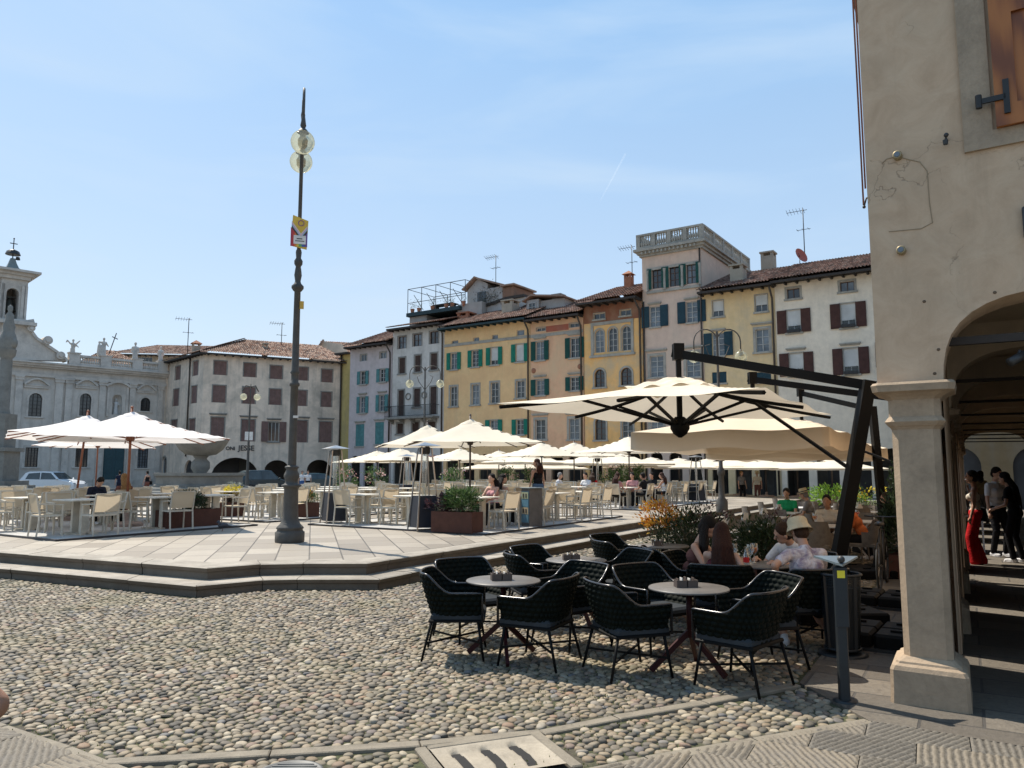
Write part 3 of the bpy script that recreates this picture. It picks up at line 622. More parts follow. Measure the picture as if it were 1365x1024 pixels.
# F: tall pink house with roof balustrade
hF = row_house('tower_house', 'tall pink tower house crowned by a stone balustrade with a triple window under its cornice', (857.5, 440), (937.5, 440), 336, stucco('rose_plaster', (.60, .45, .36), amt=.35, c2=(.62, .48, .38)), [
    (c6(103, 312, 148, 405), dict(shut='dgreen', sw=.35, bars=(1, 2), sash=SASH_B, sill=False)), (c6(184, 299, 230, 395), dict(shut='dgreen', sw=.3, bars=(1, 2), sash=SASH_B, sill=False)), (c6(265, 286, 310, 382), dict(shut='dgreen', sw=.3, bars=(1, 2), sash=SASH_B, sill=False)),
    (c6(93, 489, 142, 585), dict(shut='blue', bars=(1, 3), sw=.62, corn=True, fill='pale')), (c6(264, 466, 317, 564), dict(shut='blue', bars=(1, 3), sw=.62, corn=True, fill='pale')),
    (c6(94, 722, 157, 822), dict(surr=.2, bars=(1, 3), corn=True, fill='pale')), (c6(264, 708, 329, 822), dict(surr=.2, bars=(1, 3), corn=True, fill='pale')),
    ((868, 556, 884, 592), dict(surr=.2, bars=(1, 2))), ((915, 556, 932, 592), dict(surr=.2, bars=(1, 2)))], None, arches=3, ridge=0, dep=11, pipe=False)
root, fc, sl, sr, zt = hF
m = fc.mb(); 
for k, (o, h) in enumerate(((.15, .2), (.3, .18), (.5, .22))): zz = zt-.05+.19*k; m.box(sl-o, sr+o, -o, 11+o, zz, zz+.19)
n = int((sr-sl)/.32)
for k in range(n): x = sl+.1+.32*k; m.box(x, x+.14, -.42, -.31, zt+.1, zt+.3)
m.build('cornice', SURR, root)
zb = zt+.52; m = fc.mb(); hb = 1.15
m.box(sl-.3, sr+.3, -.35, -.1, zb, zb+.16); m.box(sl-.3, sr+.3, -.37, -.08, zb+hb-.14, zb+hb); m.box(sr+.05, sr+.3, -.1, 11, zb, zb+.16); m.box(sr+.04, sr+.32, -.1, 11, zb+hb-.14, zb+hb); m.box(sl-.3, sl-.05, -.1, 11, zb, zb+hb)
ks = [sl-.3+(sr-sl+.3)*k/4 for k in range(5)]
for x in ks: m.box(x, x+.3, -.36, -.07, zb+.16, zb+hb-.14)
for k in range(1, 6): y = 11*k/5-.3; m.box(sr+.03, sr+.31, y, y+.3, zb+.16, zb+hb-.14)
bp = [(.05, 0), (.09, .12), (.11, .25), (.05, .5), (.04, .62), (.08, .7), (.05, .85)]
for k in range(4):
    for j in range(5): x = ks[k]+.3+(ks[k+1]-ks[k]-.3)*(j+.5)/5; m.lathe([(r, zb+.16+z) for r, z in bp], 7, (x, -.22))
for k in range(5):
    for j in range(6): y = 2.2*k+(2.2-.3)*(j+.5)/6; m.lathe([(r, zb+.16+z) for r, z in bp], 7, (sr+.18, y))
m.build('balustrade', SURR, root)
s0, s1, z0, z1 = fc.rect(c6(78, 292, 337, 412)); m = fc.mb(); m.box(s0, s1, -.14, 0, z0-.05, z0+.12); m.box(s0, s1, -.08, 0, z1-.2, z1)
for x in (s0, fc.hit(840+157/3.532, 355)[0], fc.hit(840+239/3.532, 352)[0], s1-.2): m.lathe([(.12, z0+.12), (.1, z0+.3), (.09, z1-.5), (.13, z1-.2)], 10, (x+.1, -.1))
m.build('window_frieze', SURR, root)
m = fc.mb(); m.tube([(sr-.1, -.1, zt), (sr-.1, -.1, .1)], .06, 6); m.tube([(sl+.1, -.1, zt-3.5), (sl+.1, -.1, .1)], .06, 6); m.build('downpipe', PIPE, root)
m = fc.mb()
for j in range(260): leaf(m, Vector((fc.hit(901, 320)[0]+random.gauss(0, .5), .5+random.gauss(0, .2), zb+.5+random.gauss(0, .25))), .16)
m.build('terrace_plants', LEAFD, root, recalc=False)
# G and H under one eave line
BG = dict(shut='blue', bars=(1, 3), corn=True, sw=.6, fill='pale')
hG = row_house('terraced_house', 'mustard yellow house with blue-grey shutters between the pink tower house and the white house', (937.6, 440), (1034.5, 440), 386, stucco('mustard_plaster', (.70, .52, .29), amt=.4, c2=(.66, .51, .31)), [
    (c6(388, 462, 439, 537), dict(surr=.06, bars=(1, 1), fill='blind', blindk=.65)), (c6(588, 434, 646, 514), dict(surr=.06, bars=(1, 1), fill='blind', blindk=.6)),
    (c6(388, 614, 444, 722), BG), (c6(592, 596, 654, 703), dict(surr=.18, bars=(1, 2), corn=True, fill='pale')),
    (c6(386, 798, 454, 850), dict(shut='blue', fill='closed')), (c6(594, 798, 664, 845), dict(shut='blue', fill='closed'))], ROOF_D, 1.0, DARKW, arches=3, ridge=2.6, pipe=True, rdep=6.5)
MH = dict(shut='maroon', fill='blind', surr=.07, box=True, sw=.62, sill=True)
hH = row_house('terraced_house', 'off-white house with maroon shutters and white roller blinds, at the right of the row', (1034.6, 440), (1250, 440), 364, stucco('offwhite_plaster', (.76, .66, .53), amt=.25), [
    (c6(738, 405, 798, 452), dict(surr=.14, bars=(1, 0), sash=SASH_B)), (c6(988, 372, 1055, 418), dict(surr=.14, bars=(1, 0), sash=SASH_B)),
    (c6(738, 506, 804, 612), MH), (c6(992, 474, 1062, 588), MH), (c6(750, 709, 817, 815), dict(MH, corn=True)), (c6(1004, 686, 1076, 808), dict(MH, corn=True)),
    ((1182, 395, 1202, 424), MH), ((1182, 455, 1204, 488), MH)], ROOF_D, 1.0, DARKW, arches=5, ridge=2.6, rdep=6.5)
root, fc, sl, sr, zt = hG
chimney('chimney', fc, c6(479, 296, 539, 380), 1.6, 'stubby cream chimney with a small hole on the mustard house', CHIM)
chimney('chimney', fc, c6(622, 236, 680, 282), 6.8, 'wide grey chimney with a dark cap peeking over the ridge', CHIM)
antenna(fc, 1070, 278, 335, 6, 'tall television aerial above the white house, near the red dish')
root = empty('satellite_dish', (0, 0, 0), 0, 'rusty red satellite dish on the ridge of the white house', 'satellite dish'); s_, z_ = hH[1].hit(1066, 342, 5.5)
root.location = fc.O+fc.u*s_+fc.n*5.5; root.location.z = z_
m = MB(); Md = Matrix.Rotation(R(30), 4, 'Z') @ Matrix.Rotation(R(70), 4, 'X'); m.lathe([(.02, 0), (.25, .03), (.45, .1), (.6, .18)], 16, M=Md, cap=False); m.build('dish', plain('red_dish', (.35, .08, .05), .6), root)
m = MB(); m.tube([(0, 0, 0), (0, .1, -1.5)], .03, 6); m.tube([(0, 0, 0), (-.25, -.45, .1)], .02, 5); m.build('mast', IRON, root)

# ---------------- the grey house with the shop sign ----------------
KC = (-28.3, 70.0); u2 = Vector((.87, .49, 0)).normalized(); u3 = Vector((.70, -.71, 0)).normalized()
jh = empty('corner_house', (KC[0], KC[1], 0), 0, 'grey-cream corner house with red-brown closed shutters and three low arches', 'building')
fj = Face(KC, u2, jh); JM = stucco('weathered_cream_plaster', (.75, .62, .50), amt=.75, c2=(.67, .56, .45))
sr = fj.hit(457, 560)[0]; zt = (fj.hit(300, 473)[1]+fj.hit(440, 483)[1])/2
RB = dict(shut='rust', fill='closed', surr=.1, sill=False, smat=SURR_D); ops = []
for r in ((302, 182, 360, 247), (442, 192, 498, 257), (566, 204, 622, 266), (690, 211, 743, 273), (808, 222, 858, 282), (295, 297, 355, 377), (436, 305, 494, 383), (562, 314, 617, 388), (688, 320, 737, 393), (806, 328, 854, 398)):
    ops.append(window(fj, fj.rect(c2(*r)), **RB))
for r in ((287, 447, 348, 553), (430, 458, 492, 560), (690, 462, 740, 565), (797, 468, 855, 565)): ops.append(window(fj, fj.rect(c2(*r)), **dict(RB, corn=True)))
ops.append(window(fj, fj.rect(c2(556, 468, 608, 560)), shut='rust', sw=.62, corn=True, surr=.05, bars=(2, 0), smat=SURR_D))
for r in ((288, 636, 510, 790), (538, 648, 655, 790), (738, 646, 852, 790)):
    a, b, c_, d = fj.rect(c2(*r)); ops.append((a, b, 0, d, (b-a)*.42))
m = fj.mb(); wall_mesh(m, 0, sr, 0, zt, ops); m.build('wall', JM, jh); portico(fj, .05, sr-.05, 3.2, 3.6, 3)
fl_ = Face((-34.5, 76.3), u3, jh); wl_ = (Vector((KC[0], KC[1], 0))-fl_.O).dot(fl_.u); ops = []
for r in ((120, 207, 143, 270), (203, 183, 226, 250), (110, 315, 135, 393), (195, 300, 220, 380), (98, 460, 126, 560), (183, 455, 211, 550)): ops.append(window(fl_, fl_.rect(c2(*r)), **RB))
a, b, c_, d = fl_.rect(c2(58, 632, 78, 735)); ops.append(window(fl_, (a, b, 0.02, d), arch=True, bars=(0, 0), sill=False, surr=.12))
a, b, c_, d = fl_.rect(c2(160, 648, 205, 735)); ops.append((a, b, 0.02, d, True)); 
m = fl_.mb(); wall_mesh(m, 0, wl_, 0, zt, ops); m.build('wall', JM, jh)
m = fl_.mb(); m.box(a, b, .21, .3, 0, d); m.build('dark_doorway', SHOP, jh)
m = fl_.mb(); x = fl_.hit(251, 560)[0]; m.tube([(x, -.1, zt), (x, -.1, 3)], .07, 6); m.build('downpipe', PIPE, jh)
m = fj.mb(); m.tube([(sr-.1, -.1, zt), (sr-.1, -.1, .1)], .09, 6); m.build('downpipe', PIPE, jh)
sides(fj, .0, sr, 0, zt, 9, JM)
eave(fj, -.5, sr+.3, zt, .6, DARKW, rafters=True); eave(fl_, -.2, wl_+.4, zt, .6, DARKW)
tile_slope(fj, -.6, sr+.4, -.7, zt+.1, 5.5, zt+2.5, ROOF_L, l=lambda t: -.6+t*5.2, r=lambda t: sr+.4-t*1.5)
tile_slope(fl_, -.2, wl_+.7, -.7, zt+.1, 5.5, zt+2.5, ROOF_L, r=lambda t: wl_+.7-t*4.2)
chimney('chimney', fj, c2(198, 95, 235, 145), 3.5, 'little hatted chimney on the left hip of the grey corner house', CHIM, 'tile')
chimney('chimney', fj, c2(530, 98, 552, 140), 2.5, 'thin chimney pipe on the tiled roof of the grey corner house', CHIM)
antenna(fj, 252, 424, 462, 4, 'television aerial at the left hip of the grey corner house'); antenna(fj, 376, 430, 462, 4, 'television aerial left of the tall lamp post, on the grey corner house roof')
# lettering of the shop, straight on the wall
BLK = plain('black_letters', (.03, .03, .03), .5)
for txt, r in (('ONI', (358, 585, 398, 602)), ('JESSE', (414, 580, 492, 605))):
    a, b, c_, d = fj.rect(c2(*r)); Mx = fj.M @ Matrix.Translation(((a+b)/2, -.03, (c_+d)/2)) @ Matrix.Rotation(R(90), 4, 'X')
    me = text_mesh(txt, (d-c_)*1.35, Mx, .02, .012); me.materials.append(BLK); mk('lettering', me, jh)
# house behind, to the right of it
bh = empty('gabled_house', (-14, 88, 0), 0, 'gabled house with a tiled roof peeping over the corner house on the right', 'building'); fb = Face((-17.5, 84), (.95, .3), bh)
p = [fb.hit(x, y) for x, y in ((418, 476), (431, 455), (456, 459), (466, 472))]
m = fb.mb(); m.prism([(p[0][0], 0), (p[3][0], 0), (p[3][0], p[3][1]), p[2], p[1], p[0]], 0, 8); m.build('wall', JM, bh)
tile_slope(fb, p[1][0], p[3][0]+2, -.3, p[3][1]-.4, 6, p[1][1]+1.0, ROOF_L)
m = fb.mb(); m.bar((p[0][0]-.3, 3, p[0][1]), (p[1][0], 3, p[1][1]+.1), 7, .2); m.build('roof_edge', ROOF_D, bh)

# ---------------- the church ----------------
CST = stone('pale_church_stone', (.54, .50, .45), .85, 1.2, .35, .25, (.2, .2, .19)); CHP = stucco('church_plaster', (.57, .53, .48), amt=.55)
chr_ = empty('church', (-40, 71, 0), 0, 'pale baroque church with pilasters, a belfry and a scrolled gable, at the left edge', 'church')
fc = Face((-44.2, 66.6), (.707, .707), chr_); s0 = fc.hit(-120, 560)[0]; s1 = fc.hit(219, 560)[0]; zc = (fc.hit(15, 482)[1]+fc.hit(200, 502)[1])/2
ops = []
for r in ((217, 308, 318, 485), (603, 310, 690, 480), (1065, 343, 1140, 445)):
    q = fc.rect(ch(*r)); ops.append(window(fc, q, arch=True, bars=(2, 5), surr=.18, smat=CST, sash=IRON, sill=True))
    m = fc.mb(); a, b, _, d = q; c_ = (a+b)/2; w = (b-a)*.95; z_ = d+.75
    n = 12; arc = [(c_-w+2*w*k/n, z_+.55*math.sin(math.pi*k/n)) for k in range(n+1)]
    for p_, q_ in zip(arc, arc[1:]): m.bar((p_[0], -.12, p_[1]), (q_[0], -.12, q_[1]), .24, .16)
    m.box(c_-w, c_+w, -.14, 0, z_-.3, z_-.12); m.box(c_-w, c_+w, -.2, 0, z_-.12, z_-.04); m.build('pediment', CST, chr_)
for r in ((190, 720, 287, 868), (572, 712, 665, 868), (1043, 722, 1122, 875)): ops.append(window(fc, fc.rect(ch(*r)), bars=(3, 6), surr=.2, smat=CST, sash=IRON))
q = fc.rect(ch(850, 318, 925, 470)); ops.append((*q, True)); nq = q
m = fc.mb(); n = 10; a, b, c_, d = q
for k in range(n):
    t0, t1 = math.pi*k/n, math.pi*(k+1)/n; r_ = (b-a)/2; cx = (a+b)/2
    p0, p1 = (cx-r_*math.cos(t0), .2+r_*.8*math.sin(t0)), (cx-r_*math.cos(t1), .2+r_*.8*math.sin(t1)); m.quad((p0[0], p0[1], c_), (p1[0], p1[1], c_), (p1[0], p1[1], d), (p0[0], p0[1], d))
m.quad((a, .2, c_), (b, .2, c_), (b, 1, c_), (a, 1, c_)); m.build('niche', CST, chr_)
m = fc.mb(); arc = [(cx-1.1+2.2*k/12, d+.75+.45*math.sin(math.pi*k/12)) for k in range(13)]
for p_, q_ in zip(arc, arc[1:]): m.bar((p_[0], -.12, p_[1]), (q_[0], -.12, q_[1]), .3, .2)
for x in (cx-.95, cx+.75): m.box(x, x+.2, -.12, 0, c_-.2, d+.75)
m.build('niche_frame', CST, chr_)
qd = fc.rect(ch(782, 690, 945, 985)); qd = (qd[0], qd[1], .02, qd[3]); ops.append((*qd, False))
m = fc.mb(); m.box(qd[0]+.02, qd[1]-.02, .17, .25, .02, qd[3]-.02)
for k in range(2):
    for j in range(3):
        x = qd[0]+.15+k*(qd[1]-qd[0])/2; z_ = .3+j*(qd[3]-.4)/3; m.box(x, x+(qd[1]-qd[0])/2-.3, .13, .17, z_, z_+(qd[3]-.4)/3-.25)
m.build('door', plain('blue_green_door_paint', (.018, .06, .075), .6), chr_)
m = fc.mb(); wall_mesh(m, s0, s1, 0, zc, ops); m.build('wall', CHP, chr_)
m = fc.mb()
for x0, x1 in ((98, 150), (402, 460), (480, 530), (738, 785), (970, 1012), (1185, 1222), (-330, -260)):
    a = fc.hit(x0/5.687, 560)[0]; b = fc.hit(x1/5.687, 560)[0]; m.box(a, b, -.18, 0, .9, zc-1.4); m.box(a-.08, b+.08, -.26, 0, zc-1.4, zc-1.15); m.box(a-.12, b+.12, -.3, 0, .1, .9); m.box(a-.12, b+.12, -.32, 0, zc-1.15, zc-1.02)
m.build('pilasters', CST, chr_)
m = fc.mb(); m.box(s0, s1, -.2, 0, zc-1.02, zc-.75); m.box(s0, s1, -.35, 0, zc-.2, zc-.05); m.box(s0, s1+.1, -.55, 0, zc-.05, zc+.15); m.box(s0, s1+.2, -.75, 0, zc+.15, zc+.3); m.build('cornice', CST, chr_); m = fc.mb(); m.box(s0, s1, -.1, 0, 0.0, .85); m.build('plinth', CST, chr_)
sides(fc, s0, s1, 0, zc, 12, CHP)
# balustrade
zb = zc+.3; sa = fc.hit(93, 485)[0]; m = fc.mb(); hb = .95; m.box(sa, s1, -.5, -.1, zb, zb+.2); m.box(sa, s1, -.5, -.1, zb+hb-.2, zb+hb)
posts = [fc.hit(x, 480)[0] for x in (97, 139, 181, 215)]
for x in posts: m.box(x-.45, x+.45, -.62, -.02, zb, zb+hb+.08); m.box(x-.52, x+.52, -.68, .03, zb+hb+.08, zb+hb+.18)
for x0, x1 in zip(posts, posts[1:]):
    for k in range(9): x = x0+.45+(x1-x0-.9)*(k+.5)/9; m.lathe([(r*1.2, zb+.2+z*.65) for r, z in bp], 7, (x, -.3))
m.build('balustrade', CST, chr_)
# scrolled gable
G_ = [(-60, 478), (88, 482), (84, 478), (74, 470), (62, 462), (55, 457), (47, 452), (41, 444), (36, 434), (34, 427), (-22, 423), (-60, 470)]
m = fc.mb(); m.prism([fc.hit(x, y) for x, y in G_], -.4, .5)
for (x, y, r) in ((39, 439, 4.8), (61, 455, 6), (78, 475, 5.5)):
    s_, z_ = fc.hit(x, y); rr = r*66/1025; Mc = Matrix.Translation((s_, 0, z_)) @ Matrix.Rotation(R(90), 4, 'X'); m.lathe([(rr, -.7), (rr, .8)], 16, M=Mc); m.lathe([(rr*.5, .8), (rr*.5, .95)], 12, M=Mc)
for (a_, b_) in zip(G_[1:9], G_[2:10]): p_, q_ = fc.hit(*a_), fc.hit(*b_); m.bar((p_[0], .05, p_[1]), (q_[0], .05, q_[1]), 1.3, .22)
m.build('gable', CST, chr_)
# belfry
a, z0 = fc.hit(-2, 427); b, _ = fc.hit(34, 427); z1 = fc.hit(16, 372)[1]; w0 = fc.hit(8, 400)[0]; w1 = fc.hit(25, 400)[0]; az1 = fc.hit(16, 384)[1]
m = fc.mb(); m.box(a-.5, b+.7, -1, 3.8, z0-.3, z0); wall_mesh(m, a, b, z0, z1, [(w0, w1, z0+.2, az1, True)], .5)
m.box(a, w0-.02, .51, 3, z0, z1-.003); m.box(w1+.02, b, .51, 3, z0, z1-.003); m.box(a, b, -.0, 3.001, z1-.004, z1+.02); m.quad((a, 2.9, z0), (b, 2.9, z0), (b, 2.9, z1), (a, 2.9, z1))
for x0, x1 in ((a, a+.25), (w0-.45, w0-.15), (w1+.15, w1+.45), (b-.25, b+.0)): m.box(x0, x1, -.15, 0, z0, z1-.5)
m.box(a-.15, b+.15, -.25, 3.2, z1+.02, z1+.35); m.box(a-.4, b+.4, -.5, 3.5, z1+.35, z1+.6); m.box(a-.8, b+.8, -.9, 3.9, z1+.6, z1+.8)
m.build('belfry', CST, chr_)
cx, cy = (a+b)/2, 1.5; m = fc.mb(); zt_ = z1+.8
ring = lambda h, z: [(cx-h, cy-h, z), (cx+h, cy-h, z), (cx+h, cy+h, z), (cx-h, cy+h, z)]
lv = [(( b-a)/2+.85, zt_), ((b-a)/2*.8, zt_+.22), ((b-a)/2*.45, zt_+.5), (.3, zt_+.9), (.16, zt_+1.4)]
V = [p for h, z in lv for p in ring(h, z)]; F = [(4*k+i, 4*k+(i+1) % 4, 4*k+4+(i+1) % 4, 4*k+4+i) for k in range(4) for i in range(4)]; m.add(V, F); m.build('belfry_roof', plain('lead_grey_roof', (.16, .19, .19), .6), chr_)
m = fc.mb(); m.lathe([(.05, zt_+1.2), (.04, zt_+3.2)], 6, (cx, cy)); m.lathe([(.62, zt_+1.75), (.5, zt_+2.05), (.22, zt_+2.2), (.04, zt_+2.25)], 12, (cx, cy)); m.lathe([(.02, zt_+1.3), (.2, zt_+1.35), (.15, zt_+1.6)], 8, (cx+.4, cy)); m.box(cx-.3, cx+.3, cy-.03, cy+.03, zt_+2.75, zt_+2.82); m.ell((cx, cy, zt_+3.25), .07, 8, 6); m.build('finial', IRON, chr_)
m = fc.mb(); m.lathe([(.6, z0+1.1), (.5, z0+1.4), (.38, z0+2), (.1, z0+2.3)], 14, ((w0+w1)/2, 1.2)); m.bar(((w0+w1)/2-.9, 1.2, z0+2.4), ((w0+w1)/2+.9, 1.2, z0+2.4), .12); m.build('bell', plain('bronze', (.06, .06, .05), .5, .5), chr_)
# church roofs behind the balustrade
tile_slope(fc, fc.hit(95, 480, 2)[0], s1-.2, .8, zb+.2, 6, zb+2.6, ROOF_L, l=lambda t: fc.hit(95, 480, 2)[0]+t*4, r=lambda t: s1-.2-t*3)
# long house behind church
lb = empty('rear_house', (-46, 96, 0), 0, 'long house with a pale tiled roof rising behind the church balustrade', 'building'); f2 = Face((-50, 98), (.99, .12), lb)
s0_ = f2.hit(152, 470)[0]; s1_ = f2.hit(268, 470)[0]; z_ = f2.hit(210, 474)[1]
ops = [window(f2, f2.rect((183, 476, 203, 485)), bars=(3, 0), sill=False)]
m = f2.mb(); wall_mesh(m, s0_, s1_, 0, z_, ops); m.build('wall', stucco('tan_plaster', (.4, .33, .24)), lb); sides(f2, s0_, s1_, 0, z_, 9, JM)
eave(f2, s0_-.4, s1_+.4, z_, .8, DARKW); tile_slope(f2, s0_-.5, s1_+.5, -.9, z_+.1, 6, z_+2.3, ROOF_L, l=lambda t: s0_-.5+t*4)
# ---------------- ground, paving, platform ----------------
PZ = .35
def struct(o): o['kind'] = 'structure'; return o
# far ground: dull stone setts
m = MT('street_setts'); co = m.coord(); v = m.N('TexVoronoi'); v.inputs['Scale'].default_value = 9; m.L(co, v.inputs['Vector'])
c = m.ramp(v.outputs['Color'], [(0, (.13, .12, .11)), (.5, (.24, .23, .21)), (1, (.33, .31, .28))]); c = m.mix(m.rng(v.outputs['Distance'], .3, .6), c, (.05, .05, .04)); m.col(m.mix(m.rng(m.noise(co, .3, 5), .4, .7), c, (.22, .21, .19))); m.set(.85); m.bump(v.outputs['Distance'], .4, .02)
g = MB(); g.quad((-3000, -3000, -.02), (3000, -3000, -.02), (3000, 3000, -.02), (-3000, 3000, -.02)); struct(g.build('ground', m.m))
# soil bed between the cobbles
m = MT('soil_and_moss'); co = m.coord(); n = m.noise(co, 1.1, 6, .65); n2 = m.noise(co, 25, 4)
c = m.ramp(n2, [(.3, (.035, .028, .02)), (.7, (.085, .07, .05))]); c = m.mix(m.rng(n, .42, .54), c, m.ramp(n2, [(.3, (.025, .028, .012)), (.6, (.06, .065, .025)), (.8, (.11, .12, .035))])); m.col(c); m.set(.95); m.bump(n2, .6, .02)
g = MB(); g.quad((-16, 1, .0), (16, 1, .0), (22, 45, .0), (-16, 20, .0)); g.v = [(x, y, .007) for x, y, z in g.v]; struct(g.build('cobble_bed', m.m))

AV = Vector((.508, .861, 0)).normalized(); BV = Vector((.83, -.557, 0)).normalized()
CORN = P(1203, 941); CX, CY = CORN.x, CORN.y
def gp(px, py, z=0.): p = P(px, py, z); return (p.x, p.y)
# platform outline (upper nosing), front vertices left to right
up = [gp(x, y, PZ) for x, y in ((0, 736), (276, 757), (347, 751.5), (404, 750.5), (490, 750.5), (520, 745.5), (868, 693), (1057, 667))]
up[-1] = tuple(Vector(up[-2])+(Vector(up[-1])-Vector(up[-2]))*1.25)
d0 = (Vector(up[0])-Vector(up[1])).normalized(); up[0] = tuple(Vector(up[1])+d0*26)
def offset_path(path, d):
    pts = [Vector(p) for p in path]; out = []
    for k, p in enumerate(pts):
        ns_ = []
        if k > 0: t = (p-pts[k-1]).normalized(); ns_.append(Vector((t.y, -t.x)))
        if k < len(pts)-1: t = (pts[k+1]-p).normalized(); ns_.append(Vector((t.y, -t.x)))
        n = sum(ns_, Vector((0, 0))).normalized(); out.append(p+n*(d/max(.5, n.dot(ns_[0]))))
    return out
m = MT('step_stone'); co = m.coord(); n1 = m.noise(co, 2.2, 8, .7); n2 = m.noise(co, 30, 5); n0 = m.noise(m.coord(scale=(1, 1, 6)), 1.2, 6, .7)
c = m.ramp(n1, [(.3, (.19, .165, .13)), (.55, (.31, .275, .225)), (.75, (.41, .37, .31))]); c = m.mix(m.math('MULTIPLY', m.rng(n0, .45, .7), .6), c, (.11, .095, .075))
ge = m.N('NewGeometry'); sp = m.N('SeparateXYZ'); m.L(ge.outputs['Normal'], sp.inputs[0]); c = m.mix(m.rng(sp.outputs['Z'], .8, .3), c, m.mix(.72, c, (.055, .038, .024)))  # upright faces mixed to dark brown: riser shade painted into the colour
m.col(c); m.set(.75); m.bump(m.math('ADD', n1, m.math('MULTIPLY', n2, .5)), .5, .015); STEP = m.m
def step(path, z0, z1, width, name):
    nose = [(0.0, z1-.045), (.012, z1-.012), (-.012, z1), (-width, z1)]; prof = [(-.035, z0-.02), (-.035, z1-.075), (-.008, z1-.065)]+nose
    m = MB(); L = []
    # resample so that block joints can be cut
    pts = [Vector(p) for p in path]; rings = []
    offs = [offset_path(path, d) for d, z in prof]
    for k in range(len(pts)-1):
        Ls = (pts[k+1]-pts[k]).length; nb = max(1, round(Ls/1.35))
        for b in range(nb):
            g = .004/Ls if Ls < 30 else .0002; jz = random.uniform(-.004, .004); jd = random.uniform(-.006, .006)
            for t0, t1 in ((b/nb+g, (b+1)/nb-g),):
                V = []
                for t in (t0, t1):
                    for (d, z), o in zip(prof, offs):
                        p = o[k].lerp(o[k+1], t); nn = (o[k+1]-o[k]).normalized(); p = p+Vector((nn.y, -nn.x))*jd; V.append((p.x, p.y, z+jz if d > -.2 or z == z1 else z))
                n = len(prof); m.add(V, [(i, n+i, n+i+1, i+1) for i in range(n-1)]+[tuple(range(n)), tuple(range(2*n-1, n-1, -1))])
    o = m.build(name, STEP, recalc=True); struct(o); return o
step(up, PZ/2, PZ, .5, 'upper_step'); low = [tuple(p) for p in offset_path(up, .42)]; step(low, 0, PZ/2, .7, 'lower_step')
# dark core below the blocks so joints do not see through
cm = MB(); q = offset_path(up, -.06); q2 = offset_path(low, -.06)
for pth, za, zb_ in ((q, 0, PZ-.03), (q2, 0, PZ/2-.03)):
    for a, b in zip(pth, pth[1:]): cm.quad((a.x, a.y, za), (b.x, b.y, za), (b.x, b.y, zb_), (a.x, a.y, zb_))
for (a, b), (c_, d_) in zip(zip(q, q[1:]), zip(q2, q2[1:])): cm.quad((a.x, a.y, PZ/2-.03), (b.x, b.y, PZ/2-.03), (d_.x, d_.y, PZ/2-.03), (c_.x, c_.y, PZ/2-.03))
struct(cm.build('step_core', plain('dark_mortar', (.05, .045, .04), .9)))
# slabs of the platform
m = MT('platform_slabs'); co = m.coord(rot=(0, 0, R(-14.5)))
br = m.N('TexBrick', offset=.5); m.L(m.coord(rot=(0, 0, R(-14.5+90))), br.inputs['Vector'])
for k, v_ in (('Scale', 1.), ('Mortar Size', .014), ('Mortar Smooth', .3), ('Bias', 0), ('Brick Width', .95), ('Row Height', .52)): br.inputs[k].default_value = v_
br.inputs['Color1'].default_value = (.19, .16, .125, 1); br.inputs['Color2'].default_value = (.35, .305, .245, 1); br.inputs['Mortar'].default_value = (.05, .042, .032, 1)
n1 = m.noise(co, .9, 8, .7); n2 = m.noise(co, 14, 6, .7); c = m.mix(m.math('MULTIPLY', m.rng(n1, .42, .72), .5), br.outputs['Color'], (.22, .195, .16)); c = m.mix(m.math('MULTIPLY', m.rng(n2, .5, .7), .25), c, (.16, .14, .12))
m.col(c); m.set(.6, spec=.4); bmp = m.bump(m.math('SUBTRACT', m.math('MULTIPLY', n2, .25), m.math('MULTIPLY', br.outputs['Fac'], 1.)), .5, .012); SLAB = m.m
q = offset_path(up, -.42); far = [(q[-1].x-3, 48), (q[0].x+2, 60)]
m = MB(); m.add([(p.x, p.y, PZ) for p in q]+[(x, y, PZ) for x, y in far], [tuple(range(len(q)+2))]); struct(m.build('platform', SLAB))
m = MB(); pts_ = [(q[-1].x, q[-1].y)]+far+[(q[0].x, q[0].y)]
for (a, b), (c_, d_) in zip(pts_, pts_[1:]): m.quad((a, b, 0), (c_, d_, 0), (c_, d_, PZ), (a, b, PZ))
struct(m.build('platform_edge', STEP))
# ---- flush stone strips, drain, grooved paving
def ribbon(path, w, z0, z1, mat, name, joint=.9):
    m = MB(); pts = [Vector((p[0], p[1], 0)) for p in path]
    for a, b in zip(pts, pts[1:]):
        L = (b-a).length; n = max(1, round(L/joint)); t = (b-a).normalized(); s_ = Vector((-t.y, t.x, 0))*(w/2)
        for k in range(n):
            p = a+t*(L*k/n+.004); q_ = a+t*(L*(k+1)/n-.004); jz = random.uniform(-.004, .004); j = s_*random.uniform(.94, 1.06); e = .008
            c0 = [p-j, q_-j, q_+j, p+j]; i0 = [p-j+t*e+s_.normalized()*e, q_-j-t*e+s_.normalized()*e, q_+j-t*e-s_.normalized()*e, p+j+t*e-s_.normalized()*e]
            V = [(v.x, v.y, z0) for v in c0]+[(v.x, v.y, z1-.006+jz) for v in c0]+[(v.x, v.y, z1+jz) for v in i0]
            m.add(V, [(0, 1, 5, 4), (1, 2, 6, 5), (2, 3, 7, 6), (3, 0, 4, 7), (4, 5, 9, 8), (5, 6, 10, 9), (6, 7, 11, 10), (7, 4, 8, 11), (8, 9, 10, 11)])
    return struct(m.build(name, mat))
KS = stone('kerb_strip_stone', (.22, .19, .145), .8, 5, .3, .5)
S1 = [gp(x, y) for x, y in ((-60, 1052), (139, 1022), (360, 1010), (560, 997), (722, 981), (822, 961), (940, 941), (1062, 917))]
S2 = [gp(x, y) for x, y in ((700, 1052), (866, 1018), (1010, 993), (1160, 967))]
